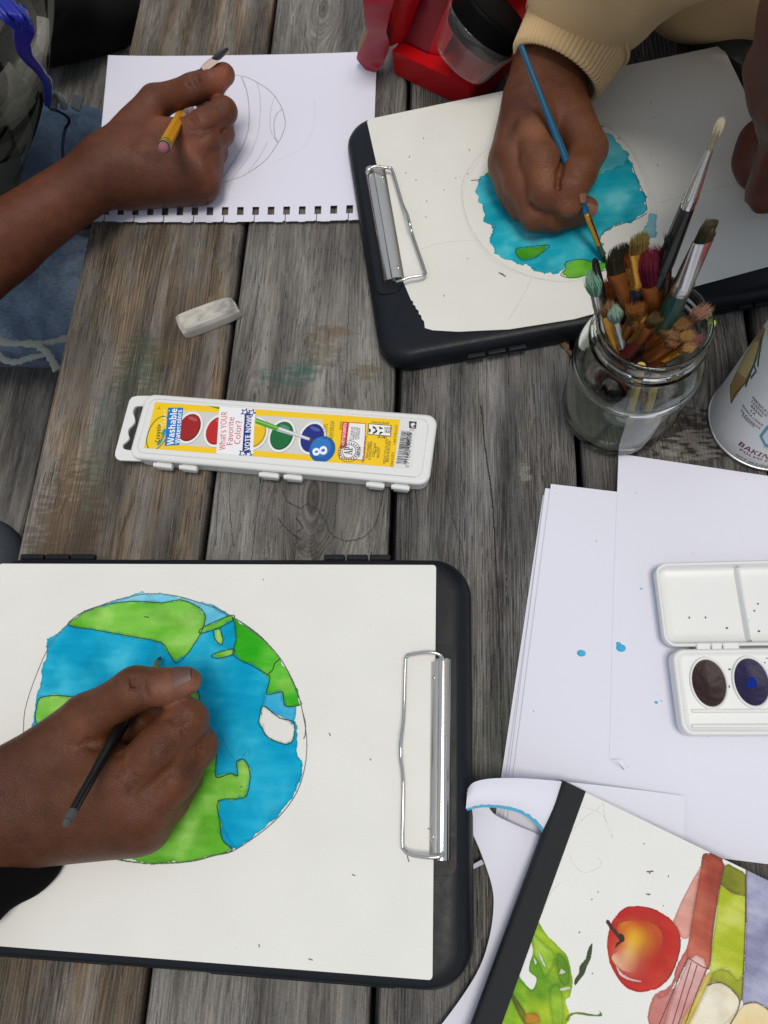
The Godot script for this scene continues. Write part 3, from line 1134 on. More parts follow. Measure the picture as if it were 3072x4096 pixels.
func wire(parent: Node, pts: PackedVector3Array, r: float, mat: Material) -> void:
	var b := MB.new()
	tube(b, smooth(pts, 6), [r], 8)
	part(parent.get_node("clip"), "wire_bail", b.mesh(), mat)

func rough_tex() -> ImageTexture:
	var a := field(512, 512, 0.012, 301, 4)
	var b := field(512, 512, 0.35, 302, 2)
	var d := PackedByteArray()
	d.resize(512 * 512)
	for q in 512 * 512:
		d[q] = clampi(118 + int((a[q] - 128) * 0.16 + (b[q] - 128) * 0.16), 0, 255)
	return ImageTexture.create_from_image(Image.create_from_data(512, 512, false, Image.FORMAT_L8, d))

func make_clipboards() -> void:
	var black := flat("black_plastic", Color(0.085, 0.10, 0.12), 0.9, 0.0, 0.32)
	black.roughness_texture = rough_tex()
	black.roughness_texture_channel = BaseMaterial3D.TEXTURE_CHANNEL_RED
	bumpy(black, noise_tex(0.35, 256, 2, 4), 0.003, 18.0)
	var chrome := flat("clip_steel", Color(0.78, 0.77, 0.75), 0.17, 1.0)
	var dull := flat("clip_plate", Color(0.80, 0.79, 0.76), 0.34, 1.0)
	# near board
	var o := thing("clipboard", "black storage clipboard in front with its clip on the right", "clipboard", Transform3D(Basis(Vector3(1, 0.0, -0.0079), Vector3.UP, Vector3(0.0079, 0.0, 1)), Vector3(-0.3422, 0.034, -0.11)), "black storage clipboards")
	var dy := -0.034
	var W := 0.32
	var H := 0.2403
	var t := Transform3D(Basis(), Vector3(0, dy, 0))
	part(o, "board", board_body(-0.012, -0.0065, W + 0.0235, H + 0.0085, -dy - 0.0006), black, t)
	part(o, "hinge", hinge(0.2392, 0.2883, -0.0060, -0.012, -0.0042), black)
	part(o, "hinge", hinge(0.0067, 0.0676, -0.0060, -0.012, -0.0042), black)
	var lt := MB.new()
	rbox(lt, 0.1845, H + 0.003, 0.319 - 0.02, H + 0.0100, -0.028, -0.013, 0.002, 0.0015, 2)
	part(o, "latch", lt.mesh(), black)
	var lt2 := MB.new()
	rbox(lt2, -0.01, H + 0.003, 0.1232, H + 0.0098, -0.028, -0.013, 0.002, 0.0015, 2)
	part(o, "latch", lt2.mesh(), black)
	var z0: float = 0.0625
	var z1: float = 0.1787
	clip(o, 0.3242 + 0.0006, z0, z1, 1.0, chrome, dull, black)
	wire(o, PackedVector3Array([Vector3(0.3255, 0.006, 0.0637), Vector3(0.3226, 0.0075, 0.0602), Vector3(0.3159, 0.0078, 0.0592), Vector3(0.3063, 0.007, 0.0604), Vector3(0.3019, 0.0065, 0.0622), Vector3(0.3011, 0.006, 0.0683), Vector3(0.3009, 0.0062, 0.0981), Vector3(0.3, 0.0105, 0.1132), Vector3(0.3002, 0.0105, 0.1238), Vector3(0.3016, 0.0062, 0.1384), Vector3(0.3018, 0.006, 0.169), Vector3(0.303, 0.0065, 0.174), Vector3(0.3072, 0.007, 0.1762), Vector3(0.3173, 0.0078, 0.177), Vector3(0.324, 0.0075, 0.1763), Vector3(0.3261, 0.006, 0.1744)]), 0.00125, chrome)
	# far board
	o = thing("clipboard", "black storage clipboard behind the jar, its clip at the left end", "clipboard", Transform3D(Basis(Vector3(0.9843, 0.0, -0.1764), Vector3.UP, Vector3(0.1764, 0.0, 0.9843)), Vector3(-0.091, 0.0215, -0.5283)), "black storage clipboards")
	dy = -0.0215
	W = 0.318
	H = 0.24
	t = Transform3D(Basis(), Vector3(0, dy, 0))
	part(o, "board", board_body(-0.0225, -0.0065, W + 0.012, H + 0.0115, -dy - 0.0006), black, t)
	part(o, "hinge", hinge(0.0446, 0.0932, H + 0.0105, -0.012, 0.0042), black)
	part(o, "hinge", hinge(0.2543, 0.2903, H + 0.0105, -0.012, 0.0042), black)
	z0 = 0.0589
	z1 = 0.1793
	clip(o, (-0.0097 + -0.0006) * 0.5, z0, z1, -1.0, chrome, dull, black)
	wire(o, PackedVector3Array([Vector3(-0.0093, 0.006, 0.0671), Vector3(-0.0072, 0.0075, 0.0656), Vector3(-0.0016, 0.0078, 0.0632), Vector3(0.0065, 0.007, 0.0655), Vector3(0.0112, 0.0065, 0.0672), Vector3(0.0134, 0.006, 0.0713), Vector3(0.0163, 0.0062, 0.1052), Vector3(0.0185, 0.0105, 0.1228), Vector3(0.0191, 0.0105, 0.1331), Vector3(0.0201, 0.0062, 0.1421), Vector3(0.0243, 0.006, 0.1768), Vector3(0.0241, 0.0065, 0.1814), Vector3(0.021, 0.007, 0.183), Vector3(0.0114, 0.0078, 0.183), Vector3(0.0049, 0.0075, 0.1843), Vector3(0.0005, 0.006, 0.1836)]), 0.00125, chrome)
	make_paintings()

# spring clip: x = barrel axis, side = +1 when the jaw points to -x
func clip(o: Node, x: float, z0: float, z1: float, side: float, chrome: Material, dull: Material, black: Material) -> void:
	var b := MB.new()
	var rings := []
	for z in [z0, z0 + 0.0004, z1 - 0.0004, z1]:
		var r := PackedVector3Array()
		for k in 15:
			var a := PI * (-0.10 + 1.2 * k / 14.0)
			var rr: float = 0.0052 + [0.0, 0.0, -0.0016, -0.0016, 0.0003, 0.0, 0.0, 0.0, 0.0, 0.0003, -0.0016, -0.0016, 0.0, 0.0, 0.0][k]  # grooves added to the barrel so the chrome shows dark reflection stripes
			r.append(Vector3(x + side * rr * cos(a), 0.0008 + rr * 0.95 * sin(a), z))
		r.append(Vector3(x - side * 0.0042, 0.0006, z))
		rings.append(r)
	b.loft(rings, true, true, true)
	var brl := part(o, "clip", b.mesh(), chrome)
	var jw := 0.58 if side > 0.0 else 1.0
	b = MB.new()
	rings = []
	for z in [z0 + 0.002, z1 - 0.002]:
		var r := PackedVector3Array()
		for p in [[0.002, 0.0045], [-0.006 * jw, 0.0040], [-0.010 * jw, 0.0026], [-0.0125 * jw, 0.0012], [-0.0125 * jw, 0.0007], [-0.009 * jw, 0.0008], [0.002, 0.0009]]:
			r.append(Vector3(x + side * p[0], p[1], z))
		rings.append(r)
	b.loft(rings, true, true, true)
	part(brl, "jaw", b.mesh(), dull)
	b = MB.new()
	rbox(b, x - 0.011, z0 - 0.009, x + 0.009, z1 + 0.009, -0.0004, 0.0003, 0.006, 0.0002, 4)
	part(brl, "clip_seat", b.mesh(), black)
	for z in [z0 + 0.012, z1 - 0.012]:
		b = MB.new()
		for k in 1:
			lathe(b, pl([0.0, 0.0016, 0.0012, 0.0015, 0.0019, 0.0007, 0.002, 0.0]), 12)
		part(brl, "rivet", b.mesh(), chrome, Transform3D(Basis(), Vector3(x - side * 0.0088 * jw, 0.0018, z)))

# ---------------------------------------------------------------- the two painted globes
func make_paintings() -> void:
	var paper := Color(0.90, 0.90, 0.875)
	var pencil := Color(0.20, 0.25, 0.22)
	# near painting, 4 px per mm over the right part of the sheet
	var s := 3.6
	var W := 0.32
	var H := 0.2403
	var iw := int(W * 1000 * s)
	var ih := int(H * 1000 * s)
	var blue := Color(0.02, 0.625, 0.79)
	var blue2 := Color(0.27, 0.76, 0.88)
	var green := Color(0.40, 0.735, 0.20)
	var green2 := Color(0.62, 0.84, 0.41)
	var sky_blue := Color(0.40, 0.77, 0.88)
	var P := {}
	P.globe = pl([114.5, 20.7, 102.3, 23.3, 89.6, 28.2, 73.7, 33.7, 62.1, 44.5, 49.3, 55.0, 50.8, 67.4, 49.2, 76.7, 49.9, 91.7, 48.8, 100.7, 51.9, 118.0, 63.9, 143.0, 86.7, 170.4, 115.7, 187.4, 135.6, 190.2, 153.2, 189.8, 171.9, 187.6, 185.9, 183.7, 198.4, 180.0, 207.2, 174.4, 218.5, 164.7, 231.6, 150.3, 237.6, 136.9, 234.9, 127.0, 232.8, 117.6, 230.7, 103.9, 230.5, 94.1, 226.1, 80.0, 217.1, 64.1, 201.9, 50.6, 179.7, 35.9, 169.4, 29.8, 159.4, 28.0, 139.0, 22.6])
	P.strip = pl([89.6, 28.2, 115.4, 20.7, 139.0, 22.6, 166.1, 29.8, 179.1, 37.1, 169.3, 42.5, 161.8, 43.9, 161.7, 36.1, 156.5, 30.7, 142.7, 25.6, 129.8, 27.8, 109.6, 26.9])
	P.north = pl([62.4, 43.1, 72.2, 34.8, 89.8, 29.0, 109.6, 26.9, 129.8, 27.8, 142.7, 25.6, 156.5, 30.7, 161.7, 36.1, 161.5, 44.7, 157.1, 54.7, 152.5, 62.4, 145.4, 69.0, 138.6, 61.1, 132.1, 55.1, 106.9, 50.9, 82.9, 47.4, 67.4, 45.3])
	P.bridge = pl([161.1, 44.7, 180.1, 35.9, 182.0, 39.3, 171.2, 45.3, 160.0, 48.5])
	P.leaf = pl([168.9, 46.6, 173.1, 45.0, 176.3, 52.1, 175.9, 55.9, 171.3, 52.9])
	P.arm = pl([169.4, 63.6, 173.1, 61.5, 184.6, 58.5, 183.5, 62.7, 173.5, 65.1])
	P.east = pl([181.5, 37.4, 191.6, 42.7, 203.5, 50.9, 217.1, 64.1, 225.9, 77.1, 232.1, 89.8, 233.5, 93.5, 223.5, 94.6, 221.5, 88.7, 219.7, 85.6, 210.0, 87.6, 211.4, 77.4, 208.8, 74.6, 197.4, 69.0, 184.7, 62.7, 185.6, 52.7, 183.6, 42.0])
	P.pool = pl([208.5, 87.6, 219.8, 86.2, 223.0, 94.6, 230.2, 94.1, 230.4, 104.2, 220.3, 102.2, 208.4, 95.0])
	P.isle = pl([208.1, 95.0, 214.0, 98.1, 220.3, 102.2, 228.0, 103.6, 230.1, 106.0, 230.3, 112.2, 229.0, 116.7, 224.6, 117.9, 213.9, 114.4, 208.9, 108.8, 206.5, 104.3])
	P.west = pl([50.6, 99.1, 52.0, 93.9, 61.6, 92.2, 73.5, 92.6, 88.2, 94.4, 91.7, 113.9, 73.4, 118.8, 55.3, 113.6, 51.0, 106.5])
	P.africa = pl([134.7, 83.7, 160.1, 84.2, 165.3, 94.5, 166.5, 104.5, 178.1, 115.1, 180.5, 124.9, 181.4, 139.1, 190.8, 136.6, 195.8, 137.9, 194.2, 129.9, 198.5, 127.8, 202.6, 132.9, 204.0, 141.6, 201.1, 150.5, 184.9, 152.9, 187.0, 164.5, 189.9, 174.8, 197.0, 180.3, 185.9, 183.7, 171.9, 187.6, 153.2, 189.8, 135.6, 190.2, 115.7, 187.4, 104.1, 181.3, 91.2, 128.1])
	P.lake = pl([165.7, 144.4, 164.5, 151.1, 157.1, 158.7, 156.1, 156.1, 160.8, 148.6])
	P.cape = pl([187.9, 169.6, 189.9, 174.8, 197.0, 180.3, 198.7, 180.0, 189.2, 168.9])
	var order := [["globe", blue, blue2], ["strip", sky_blue, Color(0.60, 0.86, 0.93)], ["north", green, green2], ["bridge", green, green2], ["leaf", green2, green2], ["arm", green2, green], ["east", Color(0.20, 0.68, 0.12), Color(0.50, 0.80, 0.30)], ["pool", Color(0.22, 0.68, 0.85), sky_blue], ["isle", paper, paper], ["west", green, green2], ["africa", Color(0.40, 0.71, 0.20), Color(0.66, 0.85, 0.45)], ["lake", Color(0.20, 0.62, 0.58), Color(0.20, 0.62, 0.58)], ["cape", blue, blue2]]
	var shapes := []
	for e in order:
		shapes.append([scaled(P[e[0]], s), e[1], e[2]])
	var img := watercolour(iw, ih, paper, shapes, 101, 2.2)
	for k in ["north", "bridge", "leaf", "arm", "east", "isle", "africa", "lake", "west"]:
		var l := smooth2(scaled(P[k], s), 3)
		stroke(img, l, 1.6, pencil.lerp(Color(0.1, 0.35, 0.15), 0.4), true, 0.12)
	for pass_ in 2:
		stroke(img, smooth2(scaled(pl([115.5, 21.8, 88.0, 28.7, 64.9, 41.3, 52.1, 58.1, 45.7, 79.8, 42.7, 100.8, 44.4, 115.4, 47.9, 129.6, 59.3, 151.4, 87.5, 174.3, 115.7, 187.4, 135.6, 190.3, 153.2, 190.0, 171.9, 187.8, 185.9, 183.9, 198.4, 180.2, 218.6, 165.9, 231.7, 151.2, 237.8, 136.5, 239.2, 118.8, 236.0, 101.7, 229.4, 83.1, 217.1, 64.1, 201.9, 50.3, 179.8, 36.1, 159.4, 28.3, 137.3, 22.6]), s), 6), 1.5, Color(0.42, 0.43, 0.43), true, 0.25)
	stroke(img, smooth2(scaled(pl([234.7, 97.5, 237.3, 105.1, 237.5, 112.0, 236.6, 114.2]), s), 5, false), 1.5, Color(0.35, 0.36, 0.36))
	stroke(img, smooth2(scaled(pl([217.2, 64.4, 213.6, 67.9, 212.8, 71.6, 209.6, 74.9]), s), 5, false), 1.5, pencil)
	stroke(img, smooth2(scaled(pl([183.1, 115.2, 187.8, 123.3, 193.7, 129.2, 197.3, 127.7, 201.1, 121.5, 202.4, 126.9]), s), 5, false), 1.2, Color(0.08, 0.42, 0.58), false, 0.2)
	stroke(img, scaled(pl([118.0, 37.8, 121.4, 38.2]), s), 2.0, Color(0.15, 0.25, 0.1))
	for q in [pl([200.7, 10.8, 201.2, 11.1]), pl([300.5, 66.8, 299.7, 69.7]), pl([316.7, 162.7, 318.1, 163.1]), pl([272.1, 189.9, 273.8, 190.3]), pl([253.3, 110.5, 254.0, 111.9]), pl([207.9, 99.1, 208.0, 100.6]), pl([248.8, 234.7, 251.0, 235.1]), pl([198.3, 144.2, 199.5, 144.2]), pl([280.1, 124.8, 280.7, 125.6]), pl([304.5, 178.3, 305.7, 181.2]), pl([218.4, 229.2, 218.8, 230.6])]:
		stroke(img, scaled(q, s), 2.0, Color(0.36, 0.36, 0.36))
	for k in 24:
		img.fill_rect(Rect2i(rng.randi_range(iw / 3, iw - 4), rng.randi_range(4, ih - 4), 1, rng.randi_range(1, 2)), Color(0.62, 0.62, 0.6))
	var m := printed("globe_painting_near", img, 0.82, 0.25)
	var rp := PackedVector2Array()
	for p in rrect(0, 0, W, H, 0.0022, 0, 4):
		rp.append(Vector2(p.x, p.z))
	single("globe_painting", "white sheet with a blue and green globe, being painted in front", "painting", plate(rp, 0.0, 0.0004, W, H), m, Transform3D(Basis(Vector3(1, 0.0, -0.0079), Vector3.UP, Vector3(0.0079, 0.0, 1)), Vector3(-0.3422, 0.034, -0.11)))
	# far painting
	W = 0.318
	H = 0.24
	iw = int(W * 1000 * s)
	ih = int(H * 1000 * s)
	var teal := Color(0.10, 0.65, 0.735)
	var teal2 := Color(0.40, 0.78, 0.83)
	P.clear()
	P.blue = pl([186.0, 64.6, 192.3, 66.3, 197.8, 71.0, 203.4, 79.8, 206.4, 91.0, 207.7, 101.1, 208.4, 110.3, 208.1, 126.2, 209.4, 142.7, 208.0, 156.7, 198.6, 162.9, 189.9, 165.4, 178.7, 166.0, 169.7, 169.4, 165.4, 176.7, 166.5, 188.9, 162.3, 197.0, 149.2, 193.9, 135.5, 194.8, 127.4, 201.4, 115.5, 195.5, 103.7, 186.8, 91.9, 178.5, 83.0, 170.4, 81.8, 156.5, 86.4, 144.2, 80.9, 137.1, 81.5, 123.5, 79.8, 113.7, 78.0, 104.2, 83.4, 93.9, 91.2, 85.7, 101.2, 76.9, 134.0, 70.0, 167.1, 63.1])
	P.pale = pl([186.0, 64.6, 192.3, 66.3, 197.8, 71.0, 203.4, 79.8, 206.4, 91.0, 207.3, 102.5, 195.3, 107.9, 181.0, 113.2, 179.8, 92.6])
	P.rim = pl([209.7, 161.4, 213.9, 163.4, 209.0, 180.4, 201.5, 188.2, 191.5, 187.6, 195.8, 179.5, 203.8, 171.2])
	P.green1 = pl([89.4, 87.3, 96.7, 77.8, 105.6, 77.0, 101.4, 94.5, 91.2, 90.3])
	P.green2 = pl([100.5, 169.4, 113.1, 170.1, 126.4, 172.4, 119.2, 178.1, 110.6, 182.0, 103.2, 181.7, 99.5, 176.2])
	P.green3 = pl([135.2, 191.1, 147.3, 191.2, 159.0, 197.1, 170.2, 197.5, 167.5, 204.1, 153.5, 206.6, 141.7, 207.4, 133.3, 205.9, 128.8, 201.8, 133.8, 197.5])
	P.green4 = pl([174.6, 108.0, 181.9, 103.4, 181.9, 109.4, 175.8, 115.9])
	shapes = [[scaled(P.blue, s), teal, teal2], [scaled(P.pale, s), Color(0.30, 0.70, 0.76), Color(0.48, 0.79, 0.83)], [scaled(P.rim, s), Color(0.42, 0.73, 0.78), Color(0.58, 0.81, 0.84)], [scaled(P.green1, s), Color(0.27, 0.62, 0.16), green2], [scaled(P.green2, s), Color(0.25, 0.60, 0.12), Color(0.40, 0.70, 0.2)], [scaled(P.green3, s), Color(0.33, 0.67, 0.16), Color(0.52, 0.78, 0.3)], [scaled(P.green4, s), Color(0.33, 0.67, 0.16), Color(0.52, 0.78, 0.3)]]
	var far_paper := Color(0.885, 0.885, 0.855)
	img = watercolour(iw, ih, far_paper, shapes, 211, 3.6)
	for k in ["green2", "green3"]:
		stroke(img, smooth2(scaled(P[k], s), 3), 1.5, Color(0.12, 0.3, 0.15), true, 0.2)
	stroke(img, smooth2(scaled(pl([207.1, 159.8, 198.5, 163.3, 184.7, 165.6, 173.9, 167.6, 167.5, 172.6, 165.0, 181.2, 167.4, 191.0]), s), 4, false), 2.0, Color(0.25, 0.3, 0.33), false, 0.15)
	stroke(img, smooth2(scaled(pl([208.4, 110.3, 208.8, 126.4, 209.8, 142.8, 208.0, 156.7]), s), 4, false), 2.0, Color(0.12, 0.36, 0.42), false, 0.2)
	var ell := pl([159.2, 44.8, 192.6, 55.2, 210.5, 85.4, 216.2, 122.4, 214.9, 151.3, 206.5, 177.5, 187.9, 195.9, 159.9, 207.2, 128.9, 208.0, 100.7, 194.3, 79.6, 172.4, 67.9, 138.7, 68.1, 104.2, 78.1, 81.2, 99.9, 60.8, 126.8, 46.7])
	for pass_ in 4:
		var p := smooth2(scaled(ell, s), 6)
		var jit := Vector2(rng.randf_range(-8, 8), rng.randf_range(-8, 8))
		for k in p.size():
			p[k] += jit + Vector2(sin(k * 0.2 + pass_) * 3, cos(k * 0.17 + pass_ * 2) * 3)
		stroke(img, p, 1.2, Color(0.74, 0.74, 0.725), true, 0.35)
	for q in [pl([199.6, 42.5, 214.6, 22.0, 236.7, 5.9]), pl([217.7, 152.0, 270.0, 148.5, 313.8, 147.8]), pl([25.0, 152.3, 44.7, 149.9, 70.9, 153.8]), pl([81.9, 233.3, 96.5, 214.8, 107.0, 199.4])]:
		stroke(img, smooth2(scaled(q, s), 6, false), 1.4, Color(0.68, 0.68, 0.665), false, 0.3)
	for q in [pl([77.4, 91.9, 85.9, 93.0]), pl([189.4, 60.2, 196.3, 62.6]), pl([189.1, 61.7, 194.4, 64.2]), pl([82.4, 189.1, 86.7, 193.8]), pl([84.4, 190.5, 86.1, 193.2])]:
		stroke(img, scaled(q, s), 2.6, Color(0.35, 0.35, 0.36))
	for q in [pl([59.5, 36.4]), pl([81.8, 58.6]), pl([24.5, 69.8]), pl([49.0, 73.6]), pl([31.9, 79.5]), pl([65.3, 86.1]), pl([68.9, 86.1]), pl([53.6, 96.4]), pl([45.3, 35.2]), pl([30.2, 52.8]), pl([219.4, 42.7]), pl([212.6, 75.5]), pl([205.2, 78.7]), pl([238.1, 64.1]), pl([227.7, 114.4]), pl([240.1, 47.5]), pl([277.3, 131.5]), pl([225.7, 102.3]), pl([217.4, 77.9]), pl([75.6, 84.2]), pl([33.9, 120.5]), pl([37.2, 104.4]), pl([60.4, 170.1]), pl([36.2, 201.1])]:
		var p: Vector2 = q[0] * s
		var d := Vector2.from_angle(rng.randf_range(1.0, 2.4)) * rng.randf_range(1.5, 4)
		stroke(img, PackedVector2Array([p - d, p + d]), rng.randf_range(1.2, 2.2), Color(0.45, 0.45, 0.45))
	m = printed("globe_painting_far", img, 0.82, 0.25)
	# torn lower left corner
	var o2: PackedVector2Array = scaled(pl([0.9, -0.3, 312.6, -0.0, 314.3, 2.2, 319.9, 173.1, 301.9, 227.4, 129.8, 243.9, 80.1, 242.3, 41.4, 236.0, 22.1, 230.5, 16.4, 227.1]), 0.001)
	var torn := pl([16.5, 224.1, 16.7, 220.6, 15.2, 218.5, 15.3, 215.0, 13.7, 213.4, 13.9, 209.9, 12.3, 208.2, 12.0, 205.0, 10.4, 203.3, 11.1, 200.8, 9.5, 199.1, 5.7, 178.6, -1.2, 2.5])
	for p in torn:
		o2.append(p * 0.001)
	single("globe_painting", "white sheet with a teal globe and a torn lower left corner", "painting", plate(o2, 0.0, 0.0004, W, H), m, Transform3D(Basis(Vector3(0.9843, 0.0, -0.1764), Vector3.UP, Vector3(0.1764, 0.0, 0.9843)), Vector3(-0.091, 0.0215, -0.5283)))

# ---------------------------------------------------------------- paint boxes
func make_paint_boxes() -> void:
	var white := flat("white_plastic", Color(0.895, 0.90, 0.89), 0.36, 0.0, 0.5)
	var o := thing("watercolor_box", "closed white watercolor box with a yellow printed label, lying on the bare planks", "paint box", Transform3D(Basis(Vector3(0.9949, 0.0, 0.1006), Vector3.UP, Vector3(-0.1006, 0.0, 0.9949)), Vector3(-0.2611, 0.0182, -0.258)))
	var W := 0.2387
	var H := 0.0571
	var b := MB.new()
	rbox(b, 0.002, 0.002, W - 0.002, H - 0.001, -0.0178, -0.0062, 0.008, 0.002)
	part(o, "tray", b.mesh(), white)
	b = MB.new()
	rbox(b, 0, 0, W, H, -0.0058, -0.0010, 0.0085, 0.0022)
	rbox(b, 0.006, 0.0048, W - 0.006, H - 0.0048, -0.0012, 0.0, 0.006, 0.0009)
	var lid := part(o, "lid", b.mesh(), white)
	# hanging tab with its wavy hook slot
	var outer := pl([3.1, 0.4, -9.1, 1.5, -13.1, 3.1, -14.4, 6.3, -13.9, 51.8, -13.1, 55.3, -11.1, 57.6, -8.3, 58.7, 4.0, 58.0, 9.6, 57.5])
	var slot := pl([-8.1, 11.7, -5.1, 10.3, 0.7, 10.0, 1.0, 11.0, 7.2, 48.6, 4.0, 49.4, -5.1, 49.3, -8.4, 48.0, -9.2, 45.1, -7.0, 42.6, -5.4, 39.3, -7.7, 35.1, -8.0, 31.1, -5.8, 27.9, -4.6, 24.4, -6.4, 19.9, -8.7, 16.1])
	var tab := scaled(outer, 0.001)
	var rings := MB.new()
	var sl := scaled(smooth2(slot, 2), 0.001)
	var cut := Geometry2D.clip_polygons(tab, sl)
	part(o, "hang_tab", tab_with_slot(tab, sl), white)
	# hinges on the near edge
	for q in [[0.0218, 0.0352], [0.0434, 0.056], [0.1088, 0.1225], [0.1286, 0.141], [0.1928, 0.2044], [0.2118, 0.2233]]:
		var h := MB.new()
		rbox(h, q[0], H - 0.001, q[1], H + 0.0042, -0.0115, -0.0055, 0.0012, 0.0012, 3)
		tube(h, PackedVector3Array([Vector3(q[0] - 0.001, -0.0062, H + 0.0022), Vector3(q[1] + 0.001, -0.0062, H + 0.0022)]), [0.0021], 8)
		part(o, "hinge", h.mesh(), white)
	# printed label
	var s := 6.0
	var lp := pl([11.0, 8.0, 223.5, 7.0, 224.7, 45.8, 12.0, 48.3])
	var lo := lp[0].min(lp[3]).min(lp[1])
	var img := Image.create(1500, 340, false, Image.FORMAT_RGB8)
	img.fill(Color(0.88, 0.88, 0.88))
	print_paint_label(img, s, lo)
	var lq := PackedVector2Array()
	for p in lp:
		lq.append((p - lo) * 0.001)
	var lm := printed("paint_label_print", img, 0.28, 0.5)
	part(lid, "label", plate(lq, 0.0001, 0.00035, 0.25, 0.34 / 6.0), lm, Transform3D(Basis(), Vector3(lo.x * 0.001, 0, lo.y * 0.001)))
	make_open_palette(white)

func tab_with_slot(tab: PackedVector2Array, sl: PackedVector2Array) -> ArrayMesh:
	# split into an upper and lower strip so that each piece has no hole
	var b := MB.new()
	var lo := tab[0]
	var hi := tab[0]
	for p in tab:
		lo = lo.min(p)
		hi = hi.max(p)
	var n := 60
	var y0 := -0.0062
	var y1 := -0.0044
	for k in n:
		var z0 := lerpf(lo.y, hi.y, k / float(n))
		var z1 := lerpf(lo.y, hi.y, (k + 1) / float(n))
		var band := PackedVector2Array([Vector2(lo.x - 1, z0), Vector2(hi.x + 1, z0), Vector2(hi.x + 1, z1), Vector2(lo.x - 1, z1)])
		for piece in Geometry2D.intersect_polygons(tab, band):
			for cell in Geometry2D.clip_polygons(piece, sl):
				if Geometry2D.is_polygon_clockwise(cell):
					cell.reverse()
				var f := PackedVector3Array()
				for p in cell:
					f.append(Vector3(p.x, y1, p.y))
				b.slab(f, Vector3(0, y0 - y1, 0))
	return b.mesh(false)

